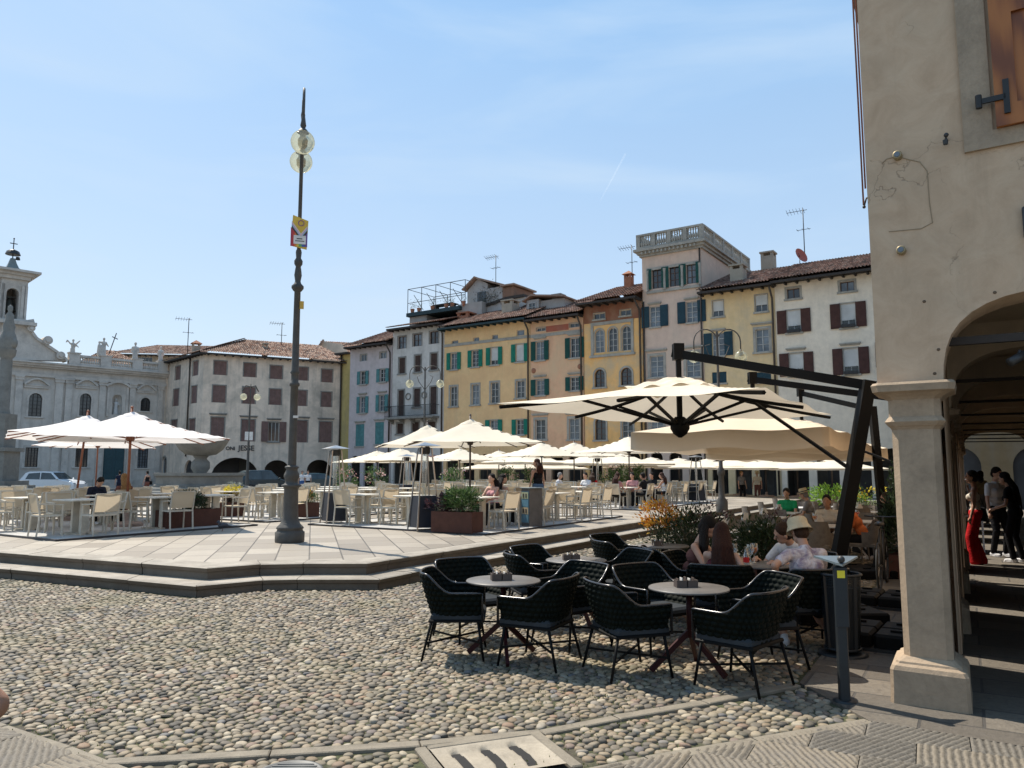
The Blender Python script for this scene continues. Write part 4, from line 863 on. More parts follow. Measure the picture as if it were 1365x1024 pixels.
S3 = [gp(x, y) for x, y in ((-90, 945), (0, 975), (85, 1004), (175, 1040))]
ribbon(S1, .10, -.01, .03, KS, 'kerb_strip', .8); ribbon(S2, .11, -.01, .03, KS, 'kerb_strip', .7); ribbon(S3, .11, -.01, .03, KS, 'kerb_strip', .7)
def inpoly(x, y, poly):
    x = np.asarray(x); r = np.zeros(x.shape, bool); n = len(poly)
    for i in range(n):
        x0, y0 = poly[i][:2]; x1, y1 = poly[(i+1) % n][:2]
        if y0 == y1: continue
        c_ = ((y0 > y) != (y1 > y)) & (x < (x1-x0)*(y-y0)/(y1-y0)+x0); r ^= c_
    return r
def segdist(x, y, path):
    d = np.full(x.shape, 1e9)
    for (x0, y0), (x1, y1) in zip([p[:2] for p in path], [p[:2] for p in path][1:]):
        L2 = (x1-x0)**2+(y1-y0)**2; t = np.clip(((x-x0)*(x1-x0)+(y-y0)*(y1-y0))/L2, 0, 1); d = np.minimum(d, np.hypot(x-x0-t*(x1-x0), y-y0-t*(y1-y0)))
    return d
# pavement at the right: outer edge line parallel to AV, front edge = S2
e0 = Vector((*gp(1066, 915), 0)); e1 = e0+AV*42; s2v = [Vector((x, y, 0)) for x, y in S2]
plain_poly = [tuple(e0)[:2], tuple(e1)[:2], tuple(e1+BV*12)[:2], (14, 1.5), tuple(s2v[-1]+BV*6)[:2], tuple(s2v[-1])[:2]]
groove_poly = [S2[0], S2[1], S2[2], S2[3], tuple(s2v[-1]+BV*6)[:2], (8, .5), (4.2, .8), (1.2, 1.5)]
m = MT('arcade_slabs'); co = m.coord(); br = m.N('TexBrick', offset=.45); m.L(m.coord(rot=(0, 0, R(30.5))), br.inputs['Vector'])
for k, v_ in (('Scale', 1.), ('Mortar Size', .011), ('Mortar Smooth', .2), ('Bias', 0), ('Brick Width', .85), ('Row Height', .48)): br.inputs[k].default_value = v_
br.inputs['Color1'].default_value = (.095, .08, .062, 1); br.inputs['Color2'].default_value = (.17, .145, .112, 1); br.inputs['Mortar'].default_value = (.05, .045, .04, 1)
n1 = m.noise(co, 1.5, 8, .7); n2 = m.noise(co, 22, 6, .75); c = m.mix(m.math('MULTIPLY', m.rng(n1, .42, .7), .5), br.outputs['Color'], (.12, .105, .09)); c = m.mix(m.math('MULTIPLY', m.rng(n2, .45, .65), .5), c, (.06, .05, .04)); m.col(c); m.set(.8)
m.bump(m.math('SUBTRACT', m.math('MULTIPLY', n2, 1.1), br.outputs['Fac']), .9, .014); ARC = m.m
m = MB(); m.add([(x, y, .03) for x, y in plain_poly]+[(x, y, -.02) for x, y in plain_poly], [tuple(range(6))]+[(i, (i+1) % 6, 6+(i+1) % 6, 6+i) for i in range(6)]); struct(m.build('arcade_pavement', ARC))
# grooved slabs: chiselled grooves are real ridges; every slab turns its grooves another way
def groove_slabs(poly, org, ux, size, z, name, turn=0):
    m = MB(); uv = []; uy = Vector((-ux.y, ux.x, 0)); rs = random.Random(3)
    for i in range(-14, 15):
        for j in range(-9, 10):
            w, h = size; off = (j % 2)*.5*w; c = org+ux*(i*w+off)+uy*(j*h)
            if math.hypot(c.x-org.x, c.y-org.y) > 3.3: continue
            hw, hh = w/2-.003, h/2-.003; dirn = ((i+j*3) % 3-1)*.5+turn; n = int(2*hw/.007); V = []; F = []
            col = rs.random()
            nx, ny = int(w/.010), int(h/.010); ph = .031; dz = rs.uniform(-.003, .003)
            for b in range(ny+1):
                for a in range(nx+1):
                    x = -hw+2*hw*a/nx; y = -hh+2*hh*b/ny; g_ = math.sin((x*math.cos(dirn)+y*math.sin(dirn))/ph*2*math.pi/1.35+.5*math.sin(y*9+i)+.7*math.sin(x*31+y*19+i*2.1)*math.sin(x*13-y*27+j))
                    edge = min(hw-abs(x), hh-abs(y)); k = min(1, max(0, edge/.011)); p = c+ux*x+uy*y
                    V.append((p.x, p.y, z+dz-.006*(1-k)+.0065*g_*k+rs.uniform(-.0012, .0012))); uv.append((col, .5+.5*g_*k))
            ins = inpoly(np.array([v[0] for v in V]), np.array([v[1] for v in V]), poly)
            F = [(b*(nx+1)+a, b*(nx+1)+a+1, (b+1)*(nx+1)+a+1, (b+1)*(nx+1)+a) for b in range(ny) for a in range(nx) if ins[b*(nx+1)+a] and ins[(b+1)*(nx+1)+a+1]]
            if not F:
                del uv[-len(V):]; continue
            m.add(V, F, smooth=True)
    mt = MT(name+'_granite'); uvn = mt.N('TexCoord'); spx = mt.N('SeparateXYZ'); mt.L(uvn.outputs['UV'], spx.inputs[0]); co_ = mt.coord(); n1 = mt.noise(co_, 60, 4); n2 = mt.noise(co_, 3, 5)
    c = mt.ramp(spx.outputs['X'], [(0, (.085, .077, .065)), (.5, (.17, .135, .09)), (1, (.11, .097, .078))]); c = mt.mix(mt.rng(spx.outputs['Y'], .55, .1), c, (.035, .03, .022)); c = mt.mix(mt.rng(n1, .35, .7, 0, .4), c, (.30, .265, .215)); c = mt.mix(mt.rng(n2, .5, .8, 0, .5), c, (.12, .11, .1)); mt.col(c); mt.set(.8); mt.bump(n1, .3, .003)
    return struct(m.build(name, mt.m, recalc=False, uv=uv))
gb = MB(); gb.add([(x, y, .012) for x, y in groove_poly], [tuple(range(len(groove_poly)))]); struct(gb.build('paving_bed', plain('grey_mortar', (.16, .145, .12), .9)))
groove_slabs(groove_poly, Vector((*gp(1150, 1000), 0)), Vector((.88, -.47, 0)).normalized(), (.60, .40), .034, 'grooved_paving')
left_poly = [S3[0], S3[1], S3[2], S3[3], (-2.0, 2.2), (-6, 2.2)]
gb = MB(); gb.add([(x, y, .012) for x, y in left_poly], [tuple(range(6))]); struct(gb.build('paving_bed', bpy.data.materials['grey_mortar']))
t3 = (Vector((*S3[2], 0))-Vector((*S3[1], 0))).normalized(); groove_slabs(left_poly, Vector((*gp(30, 1008), 0)), t3, (.62, .45), .034, 'ribbed_paving', 1.5)
# storm drain slab and manhole
dc = [gp(x, y) for x, y in ((557, 1002), (722, 979), (772, 1030), (590, 1062))]; c0 = Vector((sum(p[0] for p in dc)/4, sum(p[1] for p in dc)/4, 0)); ux = (Vector((*dc[1], 0))-Vector((*dc[0], 0))).normalized()
W = (Vector(dc[1])-Vector(dc[0])).length; dr = empty('storm_drain', c0, math.atan2(ux.y, ux.x), 'pale stone storm drain slab with three curved slots, at the bottom edge of the cobbles', 'drain')
BLK_ = plain('black_slot_shade', (.012, .011, .01), .9); DS = stone('pale_drain_stone', (.33, .285, .22), .75, 5, .25, .4)
m = MB(); H_ = .26
n = 26; V = []; hw = W/2-.08; slots = [(-.19, .03), (0.0, .03), (.19, .03)]
for jy in range(15):
    for ix in range(61):
        x = -hw+2*hw*ix/60; y = -H_+2*H_*jy/14; z = .034-.02*max(0, (1-(abs(x)/hw)**4))*(1 if abs(y) < H_-.05 else 0); 
        for sx, sw_ in slots:
            cx_ = sx-.05*(y/H_)**2
            if abs(x-cx_) < sw_ and -H_+.08 < y < H_-.09: z -= .09*(1-((x-cx_)/sw_)**2)
        V.append((x, y, z))
F = [(j*61+i, j*61+i+1, (j+1)*61+i+1, (j+1)*61+i) for j in range(14) for i in range(60)]; m.add(V, F, smooth=True); m.build('slotted_slab', DS, dr)
m = MB(); 
for x0, x1, y0, y1 in ((-W/2, -hw-.006, -H_-.06, H_+.06), (hw+.006, W/2, -H_-.06, H_+.06), (-hw, hw, H_+.005, H_+.07)): m.bevbox(x0, x1, y0, y1, -.01, .036, .008)
m.build('border', KS, dr); m = MB(); m.box(-hw, hw, -H_, H_, .009, .0105); m.build('slot_shade', BLK_, dr)  # flat black sheet added to paint the shade inside the slots
mc = P(386, 1037); mh = empty('manhole_cover', (mc.x, mc.y, .0), 0, 'small round iron manhole cover among the cobbles, cut by the lower frame edge', 'manhole cover')
m = MB(); m.lathe([(.19, .0), (.19, .03), (.17, .034), (.165, .026), (.0, .027)], 28, cap=False)
for k in range(9): m.box(-.13, .13, -.13+k*.032, -.118+k*.032, .02, .031)
m.build('cover', plain('grey_cast_iron', (.13, .13, .125), .6, .3), mh)

# ---------------- cobbles: every stone is its own dome ----------------
def cobbles(ymin, ymax, sx, sy, rings, sec, xl, xr, name):
    nx = int((xr-xl)/sx)+4; ny = int((ymax-ymin)/sy)+4
    I, J = np.meshgrid(np.arange(nx), np.arange(ny)); X = xl+(I+.5*(J % 2))*sx+rng.uniform(-.33, .33, I.shape)*sx; Y = ymin+J*sy+rng.uniform(-.30, .30, I.shape)*sy
    X += .06*np.sin(Y*1.9+X*.7); Y += .07*np.sin(X*1.3)+.03*np.sin(X*4.1+Y)
    A = np.linspace(0, 2*math.pi, sec, endpoint=False); Rr = np.full((ny, nx, sec), .2)
    for dj in (-2, -1, 0, 1, 2):
        for di in (-2, -1, 0, 1, 2):
            if di == 0 and dj == 0: continue
            Xn = np.roll(X, (-dj, -di), (0, 1)); Yn = np.roll(Y, (-dj, -di), (0, 1))
            dx, dy = Xn-X, Yn-Y; d = np.hypot(dx, dy); th = np.arctan2(dy, dx); cs = np.cos(A[None, None]-th[..., None])
            r = np.where(cs > .05, (d[..., None]/2)/np.maximum(cs, .05), 9); Rr = np.minimum(Rr, r)
    Rr = (Rr+np.roll(Rr, 1, 2)*.5+np.roll(Rr, -1, 2)*.5)/2; Rr = np.minimum(Rr*.97, .10)-.002
    sl_ = slice(2, -2); X, Y, Rr = X[sl_, sl_], Y[sl_, sl_], Rr[sl_, sl_]; X = X.ravel(); Y = Y.ravel(); Rr = Rr.reshape(-1, sec)
    keep = (Y > 3.3) & (np.abs(X) < Y*.80+1.2)
    stp = [tuple(p) for p in offset_path(low, .045)]; keep &= ~inpoly(X, Y, stp+[(stp[-1][0]-30, 60), (-40, 60)]) & (segdist(X, Y, stp) > .045)
    for S in (S1, S2, S3): keep &= segdist(X, Y, S) > .085
    for pl in (plain_poly, groove_poly, left_poly): keep &= ~inpoly(X, Y, pl)
    keep &= segdist(X, Y, [tuple(e0)[:2], tuple(e1)[:2]]) > .05
    lx = (X-c0.x)*ux.x+(Y-c0.y)*ux.y; ly = -(X-c0.x)*ux.y+(Y-c0.y)*ux.x; keep &= ~((np.abs(lx) < W/2+.03) & (np.abs(ly) < H_+.09)); keep &= np.hypot(X-mc.x, Y-mc.y) > .215
    X, Y, Rr = X[keep], Y[keep], Rr[keep]; N = len(X)
    hgt = rng.uniform(.013, .023, N); base = rng.uniform(.001, .010, N); tilt = rng.normal(0, .10, (N, 2))
    prof = [(1.0, -.3), (.97, .3), (.86, .70), (.60, .94)][-rings:]
    V = []
    for rr, hh in prof:
        px_ = Rr*rr*np.cos(A); py_ = Rr*rr*np.sin(A); pz_ = base[:, None]+hgt[:, None]*hh+tilt[:, :1]*px_+tilt[:, 1:]*py_
        V.append(np.stack([X[:, None]+px_, Y[:, None]+py_, pz_], 2))
    V.append(np.stack([X, Y, base+hgt], 1)[:, None, :]); V = np.concatenate(V, 1); M_ = V.shape[1]; V = V.reshape(-1, 3)
    nr = len(prof); F4 = [(k*sec+i, k*sec+(i+1) % sec, (k+1)*sec+(i+1) % sec, (k+1)*sec+i) for k in range(nr-1) for i in range(sec)]; F3 = [((nr-1)*sec+i, (nr-1)*sec+(i+1) % sec, nr*sec) for i in range(sec)]
    F4 = (np.array(F4)[None]+np.arange(N)[:, None, None]*M_).reshape(-1, 4); F3 = (np.array(F3)[None]+np.arange(N)[:, None, None]*M_).reshape(-1, 3)
    me = bpy.data.meshes.new(name); me.vertices.add(len(V)); me.vertices.foreach_set('co', V.astype(np.float32).ravel())
    lv = np.concatenate([F4.ravel(), F3.ravel()]); me.loops.add(len(lv)); me.loops.foreach_set('vertex_index', lv.astype(np.int32))
    tot = np.concatenate([np.full(len(F4), 4), np.full(len(F3), 3)]); me.polygons.add(len(tot)); me.polygons.foreach_set('loop_start', (np.cumsum(tot)-tot).astype(np.int32)); me.polygons.foreach_set('use_smooth', np.ones(len(tot), bool))
    me.update(calc_edges=True); me.validate(); me.materials.append(COB); return tag(mk(name, me), 'river cobblestones set in soil and moss across the street', 'cobblestones', kind='stuff')
m = MT('river_cobbles'); g_ = m.N('NewGeometry'); co = m.coord(); rr = g_.outputs['Random Per Island']
c = m.ramp(rr, [(0, (.06, .054, .045)), (.15, (.14, .12, .095)), (.35, (.20, .165, .12)), (.55, (.28, .23, .16)), (.72, (.21, .155, .10)), (.86, (.40, .34, .25)), (.94, (.12, .12, .125)), (1, (.28, .175, .11))])
n1 = m.noise(co, 35, 5, .7); n0 = m.noise(co, .8, 5, .6); c = m.mix(m.math('MULTIPLY', m.rng(n1, .4, .7), .35), c, (.13, .115, .09)); c = m.mix(m.math('MULTIPLY', m.rng(n0, .5, .68), .3), c, (.17, .16, .07)); m.col(c); m.set(.68, spec=.25); m.bump(n1, .4, .005); COB = m.m
cobbles(3.2, 14.2, .086, .056, 4, 9, -9.8, 6, 'cobblestones'); cobbles(14.2, 34, .10, .085, 2, 6, -14, 18, 'cobblestones')
# moss tufts in the joints
mm = MB(); rs = random.Random(5)
for k in range(2600):
    y = 4.2+rs.random()**1.3*8; x = rs.uniform(-.72*y, .5*y)
    if (math.sin(x*1.7+.8)+math.sin(y*2.1+x)+.8*math.sin(x*3.3-y*1.2)) < .75: continue
    for j in range(4): leaf(mm, Vector((x+rs.gauss(0, .03), y+rs.gauss(0, .03), .018)), rs.uniform(.010, .022), .5, Vector((rs.gauss(0, .6), rs.gauss(0, .6), 1)).normalized())
xs = np.array([v[0] for v in mm.v]); ys = np.array([v[1] for v in mm.v]); ok = ~inpoly(xs, ys, [tuple(p) for p in offset_path(low, .02)]+[(40, 60), (-40, 60)])
for pl in (plain_poly, groove_poly, left_poly): ok &= ~inpoly(xs, ys, pl)
mm2 = MB(); mm2.v = mm.v; mm2.f = [f for f in mm.f if ok[list(f)].all()]; mm2.sm = [False]*len(mm2.f)
tag(mm2.build('moss', leafmat('moss_green', [(0, (.05, .075, .015)), (1, (.14, .16, .04))]), recalc=False), 'moss and grass tufts growing between the cobbles', 'moss', kind='stuff')

# ---------------- the arcaded building at the right ----------------
rb = empty('arcade_building', (CX, CY, 0), 0, 'beige plastered arcade building with a brown wooden shutter, filling the right side', 'building')
PL = MT('beige_plaster'); co = PL.coord(); n1 = PL.noise(co, .55, 8, .65, .5); n2 = PL.noise(co, 3.5, 8, .7, .6); n3 = PL.noise(co, 55, 4); st = PL.noise(PL.coord(scale=(2, 2, .22)), 1.5, 7, .7)
c = PL.ramp(n2, [(.28, (.46, .325, .215)), (.5, (.54, .39, .265)), (.72, (.61, .46, .32))]); c = PL.mix(PL.math('MULTIPLY', PL.rng(n1, .45, .7), .45), c, (.33, .28, .21)); c = PL.mix(PL.math('MULTIPLY', PL.rng(st, .52, .78), .4), c, (.22, .18, .13))
vor = PL.N('TexVoronoi', feature='DISTANCE_TO_EDGE'); vor.inputs['Scale'].default_value = .9; dn = PL.N('TexNoise'); dn.inputs['Scale'].default_value = 2.5; dn.inputs['Detail'].default_value = 6; PL.L(co, dn.inputs['Vector']); va = PL.N('VectorMath', operation='ADD'); PL.L(co, va.inputs[0]); PL.L(dn.outputs['Color'], va.inputs[1]); PL.L(va.outputs[0], vor.inputs['Vector'])
crk = PL.math('MULTIPLY', PL.rng(vor.outputs['Distance'], .006, .0), PL.rng(n1, .50, .56)); c = PL.mix(PL.math('MULTIPLY', crk, .55), c, (.13, .10, .07)); PL.col(c); PL.set(.93, spec=.12)
PL.bump(PL.math('ADD', PL.math('MULTIPLY', n3, .25), PL.math('SUBTRACT', n2, crk)), .35, .012); PLAS = PL.m
PST = stone('pillar_limestone', (.36, .27, .185), .8, 2.6, .75, .5, (.12, .09, .06)); INN = stucco('arcade_inner_plaster', (.55, .45, .33), amt=.4)
F1 = Face((CX, CY), BV, rb)              # end wall: x along BV, z up
def sk(t, a, z): p = BV*t+AV*a; return (p.x, p.y, z)   # skewed local frame (along end wall, along arcade)
ZC = 2.42; PW = .40; TH = .46
arcp = [(PW, 0), (PW+.008, .12), (PW+.03, .24), (PW+.07, .345), (PW+.13, .43), (PW+.21, .50), (PW+.31, .555), (PW+.43, .595), (PW+.58, .62), (PW+.75, .635)]
Wb = 3.0; mid = PW+.95; arcp += [(mid+(mid-x), z) for x, z in arcp[::-1]]; arcp = [(x, ZC+z) for x, z in arcp]
def arch_wall(a, th, name, ztop, t0=0.0, t1=8.0, mat=PLAS, second=True):
    m = MB(); end = arcp[-1][0]
    for y in (a, a+th):
        m.quad(sk(t0, y, ZC), sk(PW, y, ZC), sk(PW, y, ztop), sk(t0, y, ztop))
        for (x0, z0), (x1, z1) in zip(arcp, arcp[1:]): m.quad(sk(x0, y, z0), sk(x1, y, z1), sk(x1, y, ztop), sk(x0, y, ztop))
        m.quad(sk(end, y, 0), sk(t1, y, 0), sk(t1, y, ztop), sk(end, y, ztop))
    for (x0, z0), (x1, z1) in zip(arcp, arcp[1:]): m.quad(sk(x0, a, z0), sk(x0, a+th, z0), sk(x1, a+th, z1), sk(x1, a, z1))
    m.quad(sk(end, a, 0), sk(end, a+th, 0), sk(end, a+th, ZC), sk(end, a, ZC)); m.quad(sk(t0, a, ZC), sk(PW, a, ZC), sk(PW, a+th, ZC), sk(t0, a+th, ZC)); m.quad(sk(t0, a, ZC), sk(t0, a+th, ZC), sk(t0, a+th, ztop), sk(t0, a, ztop))
    return m.build(name, mat, rb)
arch_wall(0, TH, 'end_wall', 9.5, t0=-.055); BAY = 3.1; NB = 9
for k in range(1, NB): arch_wall(BAY*k, .36, 'cross_arch', 3.35, mat=INN, t1=3.4)
# outer side wall along AV, unseen; arches narrowed to let in less sun
m = MB()
for k in range(NB):
    e_ = (1.12, 1.08, .75, .2, .5, .8, .8, .8, .8)[k]; a0 = BAY*k+TH+e_; a1 = BAY*(k+1)-e_; n = 12; am = (a0+a1)/2; r = (a1-a0)/2; LO = 1.3 if k < 2 else 1.75; pts = [(am-r*math.cos(math.pi*i/n), LO+.60*math.sin(math.pi*i/n)) for i in range(n+1)]
    for t in (.003, PW-.02):
        for (x0, z0), (x1, z1) in zip(pts, pts[1:]): m.quad(sk(t, x0, z0), sk(t, x1, z1), sk(t, x1, 9.5 if t < .1 else 3.35), sk(t, x0, 9.5 if t < .1 else 3.35))
        h_ = 9.5 if t < .1 else 3.35; t_ = t+.02
        m.quad(sk(t, BAY*k+TH-.02, 0), sk(t, a0, 0), sk(t, a0, h_), sk(t, BAY*k+TH-.02, h_))
        m.quad(sk(t, a1, 0), sk(t, BAY*(k+1), 0), sk(t, BAY*(k+1), h_), sk(t, a1, h_))
        m.quad(sk(t, BAY*k, ZC), sk(t, BAY*k+TH, ZC), sk(t, BAY*k+TH, h_), sk(t, BAY*k, h_))
    for (x0, z0), (x1, z1) in zip(pts, pts[1:]): m.quad(sk(.003, x0, z0), sk(PW-.02, x0, z0), sk(PW-.02, x1, z1), sk(.003, x1, z1))
    for aa in (a0, a1): m.quad(sk(.003, aa, 0), sk(PW-.02, aa, 0), sk(PW-.02, aa, LO), sk(.003, aa, LO))
m.build('side_wall', PLAS, rb)
m = MB(); m.quad(sk(0, TH, 3.34), sk(6, TH, 3.34), sk(6, BAY*NB, 3.34), sk(0, BAY*NB, 3.34)); m.build('ceiling', INN, rb)
m = MB(); m.quad(sk(3.2, TH, 0), sk(3.2, BAY*NB, 0), sk(3.2, BAY*NB, 3.4), sk(3.2, TH, 3.4)); m.build('inner_wall', INN, rb)
m = MB(); m.quad(sk(0, 6, 9.5), sk(8, 6, 9.5), sk(8, .2, 9.5), sk(0, .2, 9.5)); m.quad(sk(8, 0, 0), sk(8, 12, 0), sk(8, 12, 9.5), sk(8, 0, 9.5)); m.quad(sk(0, .2, 9.499), sk(0, BAY*NB, 9.499), sk(8, BAY*NB, 9.499), sk(8, .2, 9.499)); m.build('flat_roof', DARKW, rb)
m = MB(); m.add([sk(-.7, -.6, 9.5), sk(8, -.6, 9.5), sk(8, BAY*NB, 9.5), sk(-.7, BAY*NB, 9.5), sk(-.7, -.6, 9.7), sk(8, -.6, 9.7), sk(8, BAY*NB, 9.7), sk(-.7, BAY*NB, 9.7)], [(3, 2, 1, 0), (4, 5, 6, 7), (0, 1, 5, 4), (1, 2, 6, 5), (2, 3, 7, 6), (3, 0, 4, 7)]); m.build('eave', DARKW, rb)
# pillars
def pillar(t0, a0, w, th, zcap):
    root = mk('pillar', None, rb); KIDS.setdefault(root.name, [])
    m = MB(); 
    def ring(o, z, ch=.03, tw=0): 
        p = [(t0-o+ch, a0-o), (t0+w+o-ch, a0-o), (t0+w+o, a0-o+ch), (t0+w+o, a0+th+o-ch), (t0+w+o-ch, a0+th+o), (t0-o+ch, a0+th+o), (t0-o, a0+th+o-ch), (t0-o, a0-o+ch)]
        return [sk(x, y, z) for x, y in p]
    def loft(levels, ch=.03):
        V = []; F = [tuple(range(7, -1, -1))]
        for o, z in levels: V += ring(o, z, ch)
        for k in range(len(levels)-1): F += [(8*k+i, 8*k+(i+1) % 8, 8*k+8+(i+1) % 8, 8*k+8+i) for i in range(8)]
        F.append(tuple(8*(len(levels)-1)+i for i in range(8))); return V, F
    m.add(*loft([(-.025, .36), (-.025, zcap-.36), (-.012, zcap-.34), (0.0, zcap-.33), (.02, zcap-.30), (.0, zcap-.27), (-.01, zcap-.26), (-.01, zcap-.13), (.01, zcap-.11), (.05, zcap-.085), (.09, zcap-.07), (.10, zcap-.02), (.085, zcap)], .045)); m.build('shaft', PST, root)
    m = MB(); m.add(*loft([(.075, .028), (.07, .12), (.068, .27), (.055, .30), (.03, .315), (.025, .33), (.0, .345), (-.02, .362)], .025)); m.build('base', PST, root)
    return root
for k in range(NB+1): pillar(.0, BAY*k, PW-.02, TH-.02, ZC)
# tie beams, lamps, camera in the arcade
for k in range(NB):
    m = MB(); p, q_ = Vector(sk(PW-.05, BAY*k+.22, 2.74)), Vector(sk(3.2, BAY*k+.22, 2.72)); m.bar(p, q_, .06, .06 if k == 0 else .035); m.build('tie_beam', DARKW, rb)
# shutter and window frame on the end wall
a0, z0 = F1.hit(1286, 205); a1 = a0+1.5
m = F1.mb(); zz = z0
for r in ((a0, a0+.19, zz, zz+2.3), (a0+.19, a1-.19, zz, zz+.13), (a1-.19, a1, zz, zz+2.3), (a0+.19, a1-.19, zz+2.15, zz+2.3)): m.box(r[0], r[1], -.028, .01, r[2], r[3])
wf = m.build('window', stone('rough_grey_window_stone', (.36, .28, .20), .9, 3, .5, .6), rb)
WD = MT('varnished_brown_wood'); co = WD.coord(); w = WD.N('TexWave', bands_direction='DIAGONAL'); w.inputs['Scale'].default_value = 7; w.inputs['Distortion'].default_value = 5; w.inputs['Detail'].default_value = 4; WD.L(WD.coord(scale=(1, 1, .12)), w.inputs['Vector'])
WD.col(WD.ramp(w.outputs['Fac'], [(0, (.16, .045, .010)), (.5, (.27, .085, .016)), (1, (.36, .125, .025))])); WD.set(.45); WD.bump(w.outputs['Fac'], .15, .004)
wz = zz+.13; b0, b1 = a0+.215, a1-.2; m = F1.mb(); fw_ = .14
for x0, x1 in ((b0, (b0+b1)/2-.004), ((b0+b1)/2+.004, b1)):
    for r in ((x0, x0+fw_, wz, wz+2), (x1-fw_, x1, wz, wz+2), (x0+fw_, x1-fw_, wz, wz+.16), (x0+fw_, x1-fw_, wz+1.85, wz+2), (x0+fw_, x1-fw_, wz+.86, wz+.98)): m.box(r[0], r[1], -.075, -.03, r[2], r[3])
    sh = m.build('shutter', WD.m, wf); m = F1.mb(); m.box(x0+fw_, x1-fw_, -.05, -.032, wz+.16, wz+.86); m.box(x0+fw_, x1-fw_, -.05, -.032, wz+.98, wz+1.85)
    pn = m.build('panel', WD.m, sh); m = F1.mb()
hz = F1.hit(1316, 140)[1]; m.box(b0-.10, b0+.07, -.095, -.076, hz-.02, hz+.02); m.box(b0+.055, b0+.095, -.095, -.076, hz-.13, hz+.13); m.lathe([(.022, hz-.05), (.022, hz+.05)], 8, (b0-.10, -.09)); m.build('hinge', IRON, wf)
def on_wall(px, py): return F1.hit(px, py)
BRASS = plain('weathered_brass', (.30, .24, .14), .5, .5)
for k, (x, y) in enumerate(((1197, 209), (1202, 335))):
    s_, z_ = on_wall(x, y); l = empty('wall_stud_lamp', (CX, CY, 0), 0, 'small brass stud lamp on the plaster wall, '+('upper' if k == 0 else 'lower')+' of the two', 'wall lamp'); f_ = Face((CX, CY), BV, l)
    m = f_.mb(); Mc = Matrix.Translation((s_, 0, z_)) @ Matrix.Rotation(R(90), 4, 'X'); m.lathe([(.034, 0), (.034, .05), (.028, .055)], 14, M=Mc); m.build('housing', BRASS, l)
    m = f_.mb(); m.lathe([(.022, .056), (.02, .062)], 12, M=Mc); m.build('lens', GLASSL, l)
s_, z_ = on_wall(1261, 190); l = empty('floodlight', (CX, CY, 0), 0, 'tiny black spotlight clamped to the plaster wall left of the shutter', 'spotlight'); f_ = Face((CX, CY), BV, l)
m = f_.mb(); m.lathe([(.016, z_-.035), (.02, z_+.0)], 10, (s_, -.05)); m.tube([(s_, 0, z_+.03), (s_+.005, -.05, z_+.03), (s_+.005, -.05, z_-.01)], .008, 6); m.ell((s_+.008, -.06, z_+.035), .018, 8, 6); m.build('spot', BLK, l)
s_, z_ = F1.hit(1352, 478, .2); l = empty('security_camera', (CX, CY, 0), 0, 'dark security camera under the iron tie beam of the first arch', 'camera'); f_ = Face((CX, CY), BV, l)
m = f_.mb(); m.tube([(s_+.04, .2, z_+.06), (s_+.02, .2, z_)], .012, 6); m.tube([(s_+.07, .22, z_+.03), (s_-.03, .14, z_-.035)], .033, 12); m.build('body', BLK, l)
s_, z_ = F1.hit(1363, 296); l = empty('wall_sign', (CX, CY, 0), 0, 'edge of a dark framed sign on the plaster wall at the right frame edge', 'sign'); f_ = Face((CX, CY), BV, l)
m = f_.mb(); m.bevbox(s_, s_+.5, -.06, -.005, z_-.12, z_+.1, .01); m.build('frame', BLK, l); m = f_.mb(); m.box(s_+.02, s_+.48, -.064, -.061, z_-.1, z_+.08); m.build('face', plain('blue_grey_sign', (.12, .18, .25), .5), l)
fs_ = Face((CX+AV.x*27.5-BV.x*.0, CY+AV.y*27.5), -AV, rb); pass
for k in range(8):
    for z0_ in (4.3, 6.9):
        x_ = 1.5+BAY*k+.4; m = fs_.mb(); m.box(x_-.15, x_+1.05, -.035, .03, z0_-.14, z0_+1.65); w_ = m.build('window', bpy.data.materials['rough_grey_window_stone'], rb)
        for a_, b_ in ((x_+.0, x_+.445), (x_+.455, x_+.9)): m = fs_.mb(); m.box(a_, b_, -.07, -.037, z0_, z0_+1.5); m.build('shutter', WD.m, w_)
# scar of a removed plaque, wall anchors
m = F1.mb(); sc_ = [on_wall(x, y) for x, y in ((1176, 218), (1182, 212), (1195, 209), (1226, 216), (1236, 228), (1239, 270), (1243, 297), (1228, 305), (1185, 309))]
m.tube([(x, -.002, z) for x, z in sc_], .0035, 5); m.build('plaster_scar', stucco('scar_plaster', (.30, .235, .155)), rb)
m = F1.mb()
for x, y in ((1326, 390), (1251, 466), (1246, 498), (1232, 402)): s_, z_ = on_wall(x, y); m.ell((s_, 0, z_), (.013, .006, .012), 9, 6)
m.build('wall_anchor', plain('rusty_anchor', (.12, .08, .05), .9), rb)
# red-brown cables and pipes on the corner
m = MB(); CB = plain('red_brown_cable', (.17, .07, .05), .6)
for k in range(2): o = -.075-.025*k; m.tube([sk(o, .10+.05*k, 9.4), sk(o, .10+.05*k, 4.05-.12*k)], .007, 6)
m.build('cable', CB, rb); m = MB(); m.tube([sk(0, .1, 3.98), sk(-.07, .08, 3.96), sk(-.09, .08, 3.9)], .008, 6); m.ell(sk(-.09, .08, 3.89), .014, 8, 6); m.tube([sk(0, .1, 3.95), sk(-.03, .12, 3.6), sk(0, .1, 3.4)], .008, 5); m.build('cable_bracket', IRON, rb)
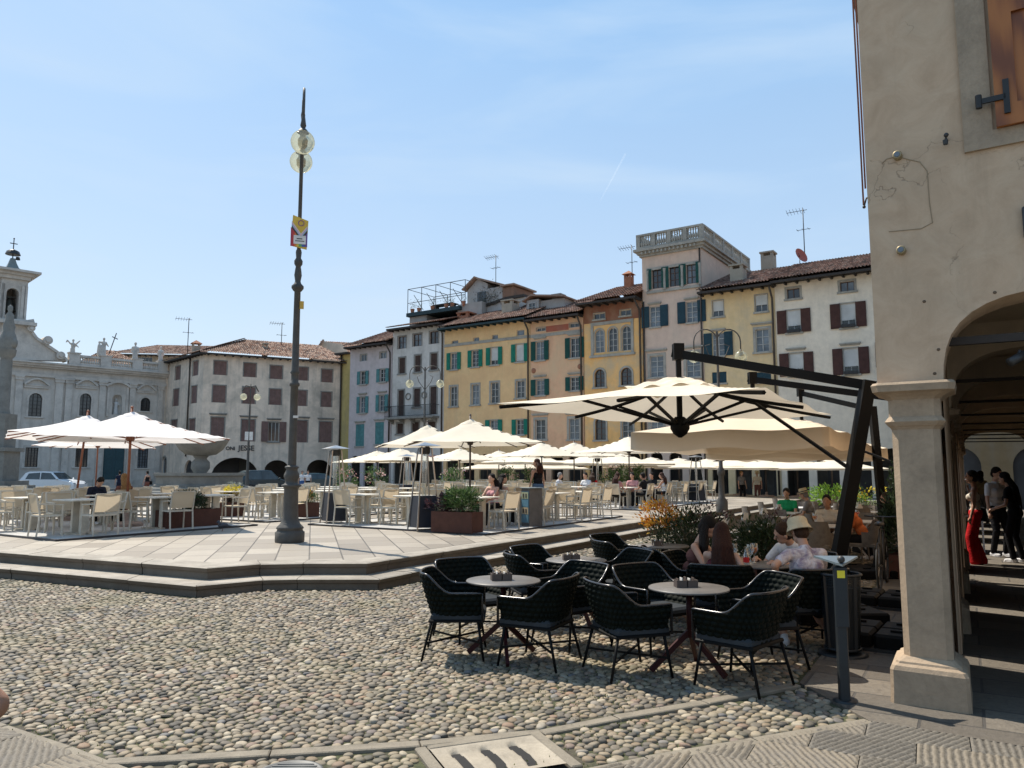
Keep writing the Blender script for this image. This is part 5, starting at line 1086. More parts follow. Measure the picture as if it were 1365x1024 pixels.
# ---------------- tall street lamp ----------------
LU = .42; LB = P(386, 723, PZ); CI = stone('weathered_cast_iron', (.075, .072, .066), .6, 6, .3, .25, (.10, .085, .06))
lp = empty('street_lamp', LB, R(17), 'tall cast iron lamp with two glass globes and a rainbow poster on its pole', 'street lamp')
k_ = LB.y/FL
m = MB(); m.lathe([(.27, 0), (.28, .03), (.28, .2), (.25, .22), (.24, .25), (.265, .27), (.25, .30), (.19, .36), (.155, .47), (.145, .6), (.135, 1.02), (.15, 1.06), (.19, 1.08), (.19, 1.11), (.14, 1.13), (.12, 1.16), (.125, 1.2), (.15, 1.27), (.145, 1.32), (.115, 1.38), (.11, 1.42), (.14, 1.45), (.13, 1.47), (.085, 1.49)], 8, cap=True)
m.build('base', CI, lp)
m = MB(); m.lathe([(.082, 1.48), (.076, 2.5), (.074, 3.05), (.1, 3.07), (.1, 3.12), (.074, 3.14), (.072, 3.3), (.095, 3.33), (.072, 3.37), (.066, 4.2), (.062, 4.98), (.085, 5.0), (.12, 5.05), (.12, 5.1), (.07, 5.15), (.055, 5.2), (.075, 5.32), (.06, 5.45), (.05, 5.5), (.08, 5.55), (.085, 5.62), (.05, 5.68), (.06, 5.8), (.05, 5.85)], 14); m.build('column', CI, lp)
m = MB(); m.lathe([(.04, 5.84), (.036, 7.9+LU), (.05, 7.92+LU), (.05, 7.98+LU), (.03, 8.0+LU), (.03, 8.2+LU)], 10); m.build('pole', CI, lp)
m = MB(); m.M = Matrix.Translation((0, 0, LU))
for s_ in (-1, 1):
    pts = [(0, 0, 7.7)]+[(0, s_*(.26-.26*math.cos(t)), 8.12+.62*math.sin(t)*1.0) for t in [math.pi*i/12 for i in range(0, 12)]]+[(0, s_*.52, 8.0)]
    pts[1] = (0, 0, 8.0); m.tube(pts, .026, 7); m.tube([(0, s_*.03, 7.6), (0, s_*.2, 7.75), (0, s_*.25, 7.95), (0, s_*.14, 8.05)], .015, 6)
    m.lathe([(.035, 7.78), (.06, 7.84), (.05, 7.9), (.03, 8.05)], 10, (0, s_*.52))
    m.lathe([(.12, 7.69), (.09, 7.74), (.04, 7.79)], 12, (0, s_*.52))
m.build('bracket', CI, lp)
m = MB(); m.M = Matrix.Translation((0, 0, LU)); m.lathe([(.03, 8.15), (.045, 8.3), (.02, 8.45), (.02, 8.75), (.0, 8.85)], 8); m.build('finial', CI, lp)
GLB = MT('smoky_globe_glass'); tr = GLB.N('BsdfTransparent'); tr.inputs[0].default_value = (.80, .80, .70, 1); di = GLB.N('BsdfTranslucent'); di.inputs[0].default_value = (.75, .74, .62, 1); gl = GLB.N('BsdfGlossy'); gl.inputs['Roughness'].default_value = .05
ms = GLB.N('MixShader'); lw = GLB.N('LayerWeight'); lw.inputs[0].default_value = .45; GLB.L(GLB.rng(lw.outputs['Facing'], 0, 1, .25, .75), ms.inputs[0]); GLB.L(tr.outputs[0], ms.inputs[1]); GLB.L(di.outputs[0], ms.inputs[2])
m2 = GLB.N('MixShader'); m2.inputs[0].default_value = .08; GLB.L(ms.outputs[0], m2.inputs[1]); GLB.L(gl.outputs[0], m2.inputs[2]); GLB.L(m2.outputs[0], GLB.o.inputs[0]); GLOBE = GLB.m
BULB = plain('lamp_fitting', (.28, .24, .18), .6)
for s_ in (-1, 1):
    m = MB(); m.M = Matrix.Translation((0, 0, LU)); m.ell((0, s_*.52, 7.5), .235, 24, 16); gl_ = m.build('globe', GLOBE, lp); m = MB(); m.M = Matrix.Translation((0, 0, LU)); m.lathe([(.05, 7.72), (.06, 7.6), (.1, 7.55), (.09, 7.42), (.05, 7.36)], 12, (0, s_*.52)); m.build('lamp_holder', BULB, gl_)
# poster on the lamp: chevron flag design wrapped a little round the post
def pmat(n, c): return plain(n, c, .45, var=.06)
pz0, pz1 = 5.88, 6.55; PW_ = .17; yb = -.06
def pp(x, z): return (x, yb+abs(x)*.12-.03, z)
m = MB(); m.prism([(-PW_, pz0+.03), (PW_*.9, pz0-.03), (PW_, pz1-.10), (-PW_*.8, pz1)], yb-.012, yb+.01); ps = m.build('poster', pmat('poster_yellow', (.62, .42, .05)), lp)
cx_ = .03; stripes = [((-.17, -.13), (.36, .03, .05)), ((-.13, -.09), (.5, .04, .03)), ((-.09, -.05), (.6, .2, .03)), ((-.05, -.01), (.6, .5, .05)), ((-.01, .05), (.1, .35, .1)), ((.05, .11), (.04, .1, .35)), ((.11, .16), (.13, .06, .25))]
chev = lambda x, o: pz1-.40-o+abs(x-cx_)*1.35
for (x0, x1), c in stripes: m = MB(); m.prism([(x0, pz0+.02), (x1, pz0+.02), (x1, min(pz1-.12, chev(x1, .12))), (x0, min(pz1-.05, chev(x0, .12)))], yb-.016, yb-.0125); m.build('stripe', pmat('poster_stripe', c), ps)
for j, c in enumerate(((.02, .02, .02), (.14, .06, .03), (.2, .5, .65), (.65, .3, .4), (.6, .6, .58))):
    m = MB(); o = .12-.028*j
    for xa, xb in ((-.155, cx_), (cx_, .155)): m.prism([(xa, min(chev(xa, o), pz1-.02)), (xb, min(chev(xb, o), pz1-.02)), (xb, min(chev(xb, o-.028), pz1-.01)), (xa, min(chev(xa, o-.028), pz1-.01))], yb-.018, yb-.0165)
    m.build('chevron', pmat('poster_chevron', c), ps)
m = MB(); m.tube([(cx_+.055*math.cos(t), yb-.018, pz1-.16+.055*math.sin(t)) for t in [i*math.pi/10 for i in range(21)]], .007, 5); m.build('ring', pmat('poster_violet', (.2, .05, .25)), ps)
m = MB(); m.box(-.11, .13, yb-.024, yb-.02, pz0+.07, pz0+.25); lb = m.build('label', WHT, ps); m = MB(); m.box(-.05, .06, yb-.027, yb-.0245, pz0+.17, pz0+.19); m.box(-.08, .1, yb-.027, yb-.0245, pz0+.125, pz0+.14); m.build('print', BLK, lb)
m = MB(); m.box(.05, .13, -.07, -.06, 4.62, 4.78); m.build('sticker', pmat('yellow_sticker', (.55, .35, .05)), lp); m = MB(); m.box(-.01, .09, -.095, -.083, 2.42, 2.47); m.build('sticker', WHT, lp)

def double_lamp(name, px, ytop, d, label, base=0, one=False):
    p = D(px, 627, d); zt = D(px, ytop, d).z; root = empty(name, (p.x, p.y, base), 0, label, 'street lamp'); h = zt-base
    m = MB(); m.lathe([(.2, 0), (.2, .35), (.11, .5), (.09, 1.2), (.13, 1.25), (.13, 1.4), (.07, 1.5), (.055, h*.6), (.08, h*.6+.04), (.045, h*.6+.1), (.04, h-.1)], 10); m.build('column', CI, root)
    m = MB(); a = .75
    for s_ in (-1, 1): m.tube([(0, 0, h-1.0)]+[(s_*(.4-.4*math.cos(t)), 0, h-.45+.42*math.sin(t)) for t in [math.pi*i/9 for i in range(10)]]+[(s_*.8, 0, h-.75)], .022, 6); m.tube([(0, 0, h-1.3), (s_*.3, 0, h-.9), (s_*.42, 0, h-.6), (s_*.25, 0, h-.55)], .018, 5)
    m.build('bracket', CI, root)
    for s_ in (-1, 1): m = MB(); m.ell((s_*.8, 0, h-.98), .21, 14, 10); g = m.build('globe', GLOBE, root); m = MB(); m.lathe([(.1, h-.95), (.06, h-.82), (.03, h-.72)], 8, (s_*.8, 0)); m.build('lamp_holder', BULB, g)
    return root
double_lamp('street_lamp', 565, 487, 40, 'slender double lamp before the white house with the balcony', PZ)
double_lamp('street_lamp', 961, 438, 26, 'slender double lamp before the mustard house, behind the cantilever parasols', PZ)
p = D(330, 627, 50); rt_ = empty('street_lamp', (p.x, p.y, 0), R(20), 'dark lamp with clustered globes before the grey corner house', 'street lamp'); h = D(330, 512, 50).z
m = MB(); m.lathe([(.2, 0), (.2, .5), (.1, .7), (.07, h*.5), (.05, h-1.4)], 10); m.tube([(0, 0, h-1.5), (0, 0, h)], .04, 6); m.tube([(0, 0, h-.2), (.3, 0, h-.1), (.5, 0, h-.5)], .04, 6); m.tube([(0, 0, h-.2), (-.3, 0, h-.1), (-.5, 0, h-.5)], .04, 6); m.build('column', CI, rt_)
for s_ in (-1, 1): m = MB(); m.ell((s_*.42, 0, h-.85), .22, 14, 10); m.build('globe', GLOBE, rt_)
m = MB(); m.box(-.25, .25, -.06, -.03, h*.5, h*.5+.55); m.build('round_sign', WHT, rt_)

# ---------------- parasols ----------------
CREAM = fabric('cream_canopy', (.76, .69, .57), .27); WHITE = fabric('white_canopy', (.84, .80, .77), .30); BEIGE = fabric('beige_canopy', (.70, .60, .47), .24)
WOOD = plain('red_brown_wood', (.22, .07, .03), .5); DWOOD = plain('dark_pole', (.05, .035, .03), .5); BLKM = plain('black_powder_coat', (.006, .006, .006), .6, spec=.12); CONC = stone('pinkish_base_stone', (.30, .22, .18), .8, 5)
def canopy(hx, hy, zr, za, sag=.07, n=20, drop=0, name='canopy', mat=None, parent=None):
    m = MB(); V = []; N = 2*n+1
    for j in range(N):
        for i in range(N):
            u, v = i/n-1, j/n-1; r = max(abs(u), abs(v)); t = (min(abs(u), abs(v))/r) if r > 0 else 0
            z = zr+(za-zr)*(1-r)-.10*(za-zr)*math.sin(math.pi*r) - sag*r*math.sin(math.pi*t)**2; V.append((u*hx*(1-.012*r*math.sin(math.pi*t)), v*hy*(1-.012*r*math.sin(math.pi*t)), z))
    F = [(j*N+i, j*N+i+1, (j+1)*N+i+1, (j+1)*N+i) for j in range(N-1) for i in range(N-1)]
    if drop:
        b = len(V); ring = [i for i in range(N)]+[(j*N+N-1) for j in range(1, N)]+[(N-1)*N+i for i in range(N-2, -1, -1)]+[j*N for j in range(N-2, 0, -1)]
        for k, q in enumerate(ring): x, y, z = V[q]; V.append((x*1.004, y*1.004, z-drop*(1+.05*math.sin(k*.35))))
        F += [(ring[k], ring[(k+1) % len(ring)], b+(k+1) % len(ring), b+k) for k in range(len(ring))]
    m.add(V, F, smooth=True); return m.build(name, mat, parent, recalc=False)
def make_parasol(cm_, pm, far=False, hs=1.85, zr=2.24, za=2.95):
    r = empty('parasol', (0, 0, 0), 0, 'parasol', 'parasol'); canopy(hs, hs, zr, za, .015, 8 if not far else 4, .0 if not far else .12, 'canopy', cm_, r)
    m = MB(); n = 12; V = []; 
    for j in range(2*n+1):
        for i in range(2*n+1): u, v = i/n-1, j/n-1; rr = max(abs(u), abs(v)); V.append((u*.34, v*.34, za+.02-.19*rr+.02*math.sin(6*u)*math.cos(5*v)))
    m.add(V, [(j*(2*n+1)+i, j*(2*n+1)+i+1, (j+1)*(2*n+1)+i+1, (j+1)*(2*n+1)+i) for j in range(2*n) for i in range(2*n)], smooth=True); m.build('vent_cap', cm_, r, recalc=False)
    m = MB(); m.tube([(0, 0, 0), (0, 0, za+.12)], .03, 8); m.ell((0, 0, za+.13), .035, 8, 6); m.build('pole', pm, r)
    m = MB(); m.lathe([(.36, 0), (.36, .09), (.3, .13), (.06, .15), (.045, .38)], 20); m.build('base', CONC, r)
    if not far:
        m = MB(); m.lathe([(.07, za-.75), (.09, za-.72), (.09, za-.64), (.05, za-.6)], 10); m.build('hub', pm, r)
        for k in range(8):
            a = k*math.pi/4; e = hs if k % 2 == 0 else hs*math.sqrt(2); m = MB(); c_, s_ = math.cos(a), math.sin(a)
            m.tube([(c_*e*.985*q, s_*e*.985*q, canz(q, zr, za)-.035) for q in (.03, .15, .3, .45, .6, .8, 1)], .017, 5); rb_ = m.build('rib', pm, r); m = MB(); m.bar((c_*.07, s_*.07, za-.68), (c_*e*.5, s_*e*.5, canz(.5, zr, za)-.05), .022); m.build('strut', pm, rb_)
    return r
PW1 = make_parasol(WHITE, WOOD); PK = make_parasol(CREAM, DWOOD); PF = make_parasol(CREAM, DWOOD, True)
OBST = []
def parasol(proto, px, y, d, rot, label, group, s=1, tilt=0):
    top = D(px, y, d); o = place(proto, (top.x, top.y, PZ), R(rot), label, group); o.scale = (s, s, (top.z-PZ)/3.0); OBST.append((top.x, top.y, .35)); return o
parasol(PW1, 176, 547, 19.2, 30, 'white parasol on a red-brown pole over the left terrace, in front of its overlapping twin', 'white parasols of the left terrace', 1.1)
o = parasol(PW1, 106, 551, 21.5, 34, 'white parasol on a leaning red-brown pole at the left, behind the front one', 'white parasols of the left terrace', 1.0); o.rotation_euler = (R(-1), R(4), R(34)); 
parasol(PW1, 132, 570, 32, 12, 'third white parasol, mostly hidden behind the two at the left', 'white parasols of the left terrace')
gC = 'cream parasols of the main terrace'
parasol(PK, 627, 557, 21.5, 12, 'large cream parasol rising above the corten planter with oleander', gC, .94)
parasol(PK, 570, 565, 25.5, 14, 'cream parasol just behind the large one, left of it', gC, .88)
parasol(PK, 838, 581, 34, 35, 'cream parasol left of the drooping cantilever canopy', gC)
parasol(PK, 722, 589, 36, 30, 'cream parasol whose left half hides behind the large parasol edge', gC)
parasol(PK, 765, 589, 38, 22, 'cream parasol with a sharp peak before the salmon house', gC)
parasol(PK, 613, 597, 42, 30, 'small cream parasol low behind the pole of the large one', gC)
parasol(PK, 503, 600, 38, 30, 'white parasol at the left end of the far pair before the pink house', gC)
parasol(PK, 534, 597, 37, 45, 'white parasol overlapping the far left pair, before the white house', gC)
FRL = ['second of the low far-row parasols from the left, before the yellow house arches', 'low parasol half behind the right tip of the large one', 'leftmost low parasol deep in the far row', 'low parasol deep in the far row, under the gap beside the large one', 'low parasol deep in the far row, behind the standing woman', 'long low parasol left of the drooping beige canopy', 'low parasol above the oleander trio', 'low parasol right of the oleander trio', 'low parasol before the tower house arches', 'low parasol left of the right-hand patio heater', 'low parasol behind the mustard house lamp', 'low parasol in front of the waiter', 'low parasol left of the leaning mast', 'rightmost low parasol, seen behind the leaning mast']
for k, (px, y, d, r_) in enumerate(((665, 600, 50, 20), (700, 602, 44, 40), (650, 615, 55, 10), (692, 615, 57, 30), (738, 615, 56, 25), (790, 604, 44, 33), (828, 604, 43, 33), (868, 609, 46, 33), (905, 610, 48, 33), (942, 611, 44, 33), (985, 609, 43, 33), (1020, 611, 41, 33), (1062, 611, 40, 33), (1108, 611, 38, 33))):
    parasol(PF, px, y, d, r_, FRL[k], 'far row of low cream parasols', 1.12)
# ---- cantilever parasols at the right
def cantilever(Cc, zr, zhub, zarm, za, mt, mf, label, hb=1.62, ha=2.15, drop=.0, mat=CREAM):
    r = empty('cantilever_parasol', (Cc[0], Cc[1], 0), 0, label, 'parasol', 'dark framed cantilever parasols'); O_ = Vector((Cc[0], Cc[1], 0))
    Mx = Matrix(((BV.x, AV.x, 0, 0), (BV.y, AV.y, 0, 0), (0, 0, 1, 0), (0, 0, 0, 1)))
    c_ = canopy(hb, ha, zr, za, .035, 14, drop, 'canopy', mat, r); c_.data.transform(Mx)
    m = MB(); V = []; n = 14
    for j in range(2*n+1):
        for i in range(2*n+1): u, v = i/n-1, j/n-1; rr = max(abs(u), abs(v)); V.append((u*.55, v*.62, za+.05-.19*rr+.025*math.sin(9*u+1)*math.sin(8*v)))
    m.add(V, [(j*(2*n+1)+i, j*(2*n+1)+i+1, (j+1)*(2*n+1)+i+1, (j+1)*(2*n+1)+i) for j in range(2*n) for i in range(2*n)], smooth=True); cp = m.build('vent_cap', mat, r, recalc=False); cp.data.transform(Mx)
    m = MB(); m.bar((0, 0, zhub), (0, 0, zarm+.05), .065); m.build('post', BLKM, r)
    m = MB(); m.lathe([(.02, zhub-.1), (.09, zhub-.05), (.13, zhub+.02), (.13, zhub+.12), (.06, zhub+.18)], 12); m.build('hub', BLKM, r)
    m = MB(); A = Vector((*mt[:2], 0))-O_; t = A.normalized(); m.bar(Vector((0, 0, zarm))-t*.08, Vector((A.x, A.y, mt[2])), .07, .11); m.box(-.07, .07, -.07, .07, zarm-.1, zarm+.12); m.build('arm', BLKM, r)
    m = MB(); B_ = Vector((*mf, 0))-O_; top = Vector((A.x, A.y, mt[2]+.06)); m.bar(B_, top, .135, .14); m.build('mast', BLKM, r)
    m = MB(); m.bevbox(B_.x-.5, B_.x+.5, B_.y-.5, B_.y+.5, .03, .06, .01); bs = m.build('foot_frame', BLKM, r)
    for k in range(8):
        u, v = ((1, 0), (1, 1), (0, 1), (-1, 1), (-1, 0), (-1, -1), (0, -1), (1, -1))[k]; e = BV*(u*hb*.985)+AV*(v*ha*.985)
        m = MB(); m.tube([(e.x*q, e.y*q, canz(q, zr, za)-.045) for q in (.03, .15, .3, .45, .6, .8, 1)], .024, 5); rb_ = m.build('rib', BLKM, r)
        m = MB(); h_ = e*.56; m.bar(Vector((0, 0, zhub+.05)), Vector((h_.x, h_.y, canz(.56, zr, za)-.06)), .03, .035); m.build('strut', BLKM, rb_)
    m = MB(); e = BV*(hb*.5)+AV*(ha*.35); q_ = B_.lerp(top, .62); m.bar(q_, Vector((e.x, e.y, zr+.12)), .035); m.build('brace', BLKM, r)
    # black weights on the foot
    for (x, y) in ((-.26, -.26), (.26, -.26), (-.26, .26), (.26, .26)):
        m = MB(); m.bevbox(B_.x+x-.24, B_.x+x+.24, B_.y+y-.24, B_.y+y+.24, .062, .16, .02); m.box(B_.x+x-.06, B_.x+x+.06, B_.y+y-.015, B_.y+y+.015, .16, .18); m.build('weight', BLKM, r)
    return r
cantilever((2.25, 10.3), 2.56, 2.28, 3.33, 2.96, (4.2, 9.0, 2.74), (3.72, 9.3), 'front cantilever parasol, its canopy reaching furthest left over the black chairs')
cantilever((4.5, 14.3), 2.4, 2.42, 3.45, 2.95, (6.7, 12.8, 2.9), (6.0, 12.95), 'middle cantilever parasol, its drooping beige canopy below the front one', drop=.30, mat=BEIGE)
cantilever((6.9, 18.3), 2.3, 2.4, 3.6, 2.9, (7.8, 16.6, 3.05), (7.75, 16.2), 'rear cantilever parasol, lowest and furthest along the street', drop=.30, ha=2.5, mat=BEIGE)
# spare weights stacked beside the pillar
def weights(px, py, label, n):
    p = P(px, py, .03); r = empty('parasol_weight', p, math.atan2(BV.y, BV.x), label, 'parasol weight', 'black parasol weights by the pillar'); m = MB(); m.box(-.42, .42, -.42, .42, 0, .03); m.build('tray', IRON, r)
    for x, y in ((-.2, -.2), (.2, -.2), (-.2, .2), (.2, .2)): m = MB(); m.bevbox(x-.19, x+.19, y-.19, y+.19, .032, .032+n, .025); m.box(x-.06, x+.06, y-.015, y+.015, .032+n-.01, .032+n+.02); m.build('weight', BLKM, r)
weights(1172, 858, 'black weights in a tray right behind the pillar, nearer of the two trays', .13); weights(1176, 806, 'black weights in a tray behind the pillar, the farther tray', .12)

# ---------------- mats of the terraces ----------------
MAT_ = stone('pale_grey_mat', (.40, .39, .37), .85, 3, .2, .2); EDG = plain('dark_mat_edge', (.03, .03, .035), .5)
NB_ = -BV
def ab(o, a, b): p = Vector((*o, 0))+AV*a+NB_*b; return p
def terrace(o, a0, a1, b0, b1, label):
    r = empty('terrace_mat', (o[0], o[1], PZ), 0, label, 'floor mat', 'grey floor mats of the terraces'); q = [ab((0, 0), a, b) for a, b in ((a0, b0), (a1, b0), (a1, b1), (a0, b1))]
    m = MB(); m.add([(p.x, p.y, .03) for p in q]+[(p.x, p.y, 0.002) for p in q], [(0, 1, 2, 3)]+[(i, (i+1) % 4, 4+(i+1) % 4, 4+i) for i in range(4)]); m.build('mat', MAT_, r)
    m = MB()
    for p, s_ in zip(q, q[1:]+q[:1]): m.bar((p.x, p.y, .022), (s_.x, s_.y, .022), .035, .04)
    m.build('edge_trim', EDG, r)
L0 = gp(75, 722, PZ); R0 = gp(648, 714, PZ); R20 = gp(856, 681, PZ)
terrace(L0, 0, 5.0, 0, 16, 'grey mat with a dark edge under the left terrace'); terrace(R0, 0, 7.6, 0, 5.6, 'grey mat with a dark edge under the middle terrace, nearest the lamp post'); terrace(R20, 0, 11, 0, 5, 'grey mat under the terrace farther right'); terrace(R0, 0, 8, 7.2, 15, 'grey mat under the terrace behind the middle one'); terrace(R20, 0, 11, 7.2, 14, 'grey mat under the farthest terrace')

# ---------------- cream chairs and tables ----------------
CF = plain('cream_aluminium', (.50, .46, .38), .45); MESH = fabric('cream_sling_mesh', (.58, .49, .36), .35, wr=.3); CTAB = plain('cream_table_top', (.56, .52, .44), .5)
def cream_chair(full=True):
    r = empty('mesh_armchair', (0, 0, 0), 0, 'chair', 'chair'); w, s_ = .265, .022
    if full:
        for x in (-w, w): m = MB(); m.bar((x, .23, 0), (x, .21, .64), s_+.006); m.build('leg', CF, r); m = MB(); m.bar((x, -.25, 0), (x, -.2, .45), s_+.006); m.build('leg', CF, r)
        for x in (-w, w): m = MB(); m.bar((x, .24, .65), (x, -.235, .67), .042, .022); m.build('armrest', CF, r)
        m = MB()
        for x in (-w, w): m.bar((x, .22, .43), (x, -.21, .43), s_, .035); m.bar((x, -.2, .44), (x, -.29, .87), s_+.006)
        m.bar((-w, .215, .43), (w, .215, .43), s_, .03); m.bar((-w, -.205, .43), (w, -.205, .43), s_, .03); m.bar((-w, -.29, .87), (w, -.29, .87), s_, .03); m.build('frame', CF, r)
    else:
        m = MB()
        for x in (-w, w): m.bar((x, .23, 0), (x, .21, .64), s_+.01); m.bar((x, -.25, 0), (x, -.2, .45), s_+.01); m.bar((x, .24, .65), (x, -.235, .67), .045, .025); m.bar((x, -.2, .44), (x, -.29, .87), s_+.01)
        m.bar((-w, .215, .43), (w, .215, .43), s_, .03); m.bar((-w, -.29, .87), (w, -.29, .87), s_, .03); m.build('frame', CF, r)
    m = MB(); V = []; nx, ny = 6, 6
    for j in range(ny+1):
        for i in range(nx+1): x = -w+.01+2*(w-.01)*i/nx; t = j/ny; z = .50+.37*t; V.append((x, -.215-.075*t-.03*math.sin(math.pi*(i/nx)), z))
    m.add(V, [(j*(nx+1)+i, j*(nx+1)+i+1, (j+1)*(nx+1)+i+1, (j+1)*(nx+1)+i) for j in range(ny) for i in range(nx)], smooth=True); m.build('backrest', MESH, r, recalc=False)
    m = MB(); V = []
    for j in range(ny+1):
        for i in range(nx+1): V.append((-w+.01+2*(w-.01)*i/nx, -.2+.415*j/ny, .447-.02*math.sin(math.pi*i/nx)))
    m.add(V, [(j*(nx+1)+i, j*(nx+1)+i+1, (j+1)*(nx+1)+i+1, (j+1)*(nx+1)+i) for j in range(ny) for i in range(nx)], smooth=True); m.build('seat', MESH, r, recalc=False)
    return r
def cream_table(full=True):
    r = empty('square_table', (0, 0, 0), 0, 'table', 'table'); m = MB(); m.bevbox(-.4, .4, -.4, .4, .715, .745, .008); m.build('table_top', CTAB, r)
    for x in (-.16, .16): m = MB(); m.box(x-.035, x+.035, -.09, .09, .03, .715); m.build('leg', CF, r)
    if full: m = MB(); m.box(-.3, .3, -.03, .03, 0, .03); m.box(-.03, .03, -.3, .3, 0, .031); m.box(-.3, -.24, -.25, .25, .0, .029); m.box(.24, .3, -.25, .25, .0, .029); m.build('foot', CF, r)
    return r
PLN = [(P(a, b, PZ), w) for a, b, w in ((240, 702, .95), (268, 702, .95), (309, 688, .75), (409, 689, .75), (595, 709, .75), (625, 709, .75), (445, 697, .7), (565, 706, .7))]
CH1, CH0, TB1, TB0 = cream_chair(), cream_chair(False), cream_table(), cream_table(False); CHAIRS = []
ordn = ['first', 'second', 'third', 'fourth', 'fifth', 'sixth', 'seventh', 'eighth']
def table_set(p, rot, near, desc, group, jit=.06, sides_=4, z=PZ+.03):
    place(TB1 if near else TB0, (p.x, p.y, z), rot, 'cream square table, '+desc, group+' tables')
    sd = ['nearest', 'right', 'farthest', 'left']
    for k in range(sides_):
        a = rot+k*math.pi/2; dv = Vector((math.sin(a), -math.cos(a), 0)); q = p+dv*(.66+random.uniform(-.04, .1))+Vector((random.uniform(-jit, jit), random.uniform(-jit, jit), 0)); h = a+R(random.uniform(-14, 14))
        if any(math.hypot(q.x-o.x, q.y-o.y) < w_ for o, w_ in PLN): continue
        place(CH1 if near else CH0, (q.x, q.y, z), h, 'cream mesh armchair, '+['front side', 'right side', 'back side', 'left side'][k]+' of the '+desc, group+' chairs'); CHAIRS.append((q.x, q.y, h))
AROT = math.atan2(AV.y, AV.x)-math.pi/2
def zone(o, As, Bs, near, zn, skip=()):
    for j, b in enumerate(Bs):
        for i, a in enumerate(As):
            p = ab(o, a, b)
            if any(math.hypot(p.x-x, p.y-y) < r_+.45 for x, y, r_ in OBST): p = p+AV*.35+NB_*.45
            table_set(p, AROT-math.pi/2+math.pi/2, near, f'{ordn[i]} table of the {ordn[j]} row, {zn}', 'cream mesh '+zn)
p = ab(L0, .95, .95)
zone(L0, (1.0, 2.9, 4.35), (1.05, 3.3, 5.6, 7.9, 10.2), True, 'left terrace')
zone(R0, (1.1, 3.0, 4.9, 6.7), (1.0, 2.9, 4.7), True, 'middle terrace')
zone(R20, (1.1, 3.2, 5.3, 7.4, 9.6), (1.1, 3.1, 5.0), False, 'right terrace')
zone(R0, (1.1, 3.1, 5.1, 7.1), (8.1, 10.1, 12.1), False, 'rear terrace')
zone(R20, (1.1, 3.3, 5.5, 7.7), (8.1, 10.3, 12.5), False, 'far terrace')

# ---------------- patio heaters ----------------
STL = plain('brushed_steel', (.42, .41, .40), .3, .9); NAVY = plain('dark_navy_panel', (.014, .018, .028), .6); TUBE = clear_glass('heater_glass_tube', (.9, .93, .93), .5)
def heater():
    r = empty('patio_heater', (0, 0, 0), 0, 'heater', 'patio heater'); b0, b1, h0 = .26, .21, .78; m = MB()
    m.add([(x*b0, y*b0, .06) for x, y in ((-1, -1), (1, -1), (1, 1), (-1, 1))]+[(x*b1, y*b1, h0) for x, y in ((-1, -1), (1, -1), (1, 1), (-1, 1))], [(3, 2, 1, 0), (4, 5, 6, 7), (0, 1, 5, 4), (1, 2, 6, 5), (2, 3, 7, 6), (3, 0, 4, 7)]); m.build('cabinet', NAVY, r)
    for x, y in ((-1, -1), (1, -1), (1, 1), (-1, 1)): m = MB(); m.bar((x*.285, y*.285, 0), (x*.12, y*.12, 1.88), .028); m.build('corner_pole', STL, r)
    m = MB(); m.lathe([(.055, h0), (.055, 1.8)], 14); m.build('glass_tube', TUBE, r)
    m = MB(); m.lathe([(.11, 1.74), (.13, 1.8), (.13, 1.9)], 12); m.build('burner', IRON, r)
    m = MB(); m.add([(-.3, -.3, 1.93), (.3, -.3, 1.93), (.3, .3, 1.93), (-.3, .3, 1.93), (0, 0, 2.02)], [(0, 1, 4), (1, 2, 4), (2, 3, 4), (3, 0, 4), (3, 2, 1, 0)]); m.build('cap', STL, r)
    return r
HT = heater()
for px, py, lb_ in ((445, 697, 'pyramid patio heater at the left corner of the middle terrace, beside the lamp post'), (565, 706, 'pyramid patio heater left of the corten planter with oleander'), (541, 672, 'distant pyramid patio heater between the two front heaters'), (797, 668, 'pyramid patio heater by the green shrubs of the right terrace'), (929, 669, 'pyramid patio heater at the right end of the platform, under the beige canopy')):
    p = P(px, py, PZ+.03); o = place(HT, p, R(30), lb_, 'pyramid patio heaters')

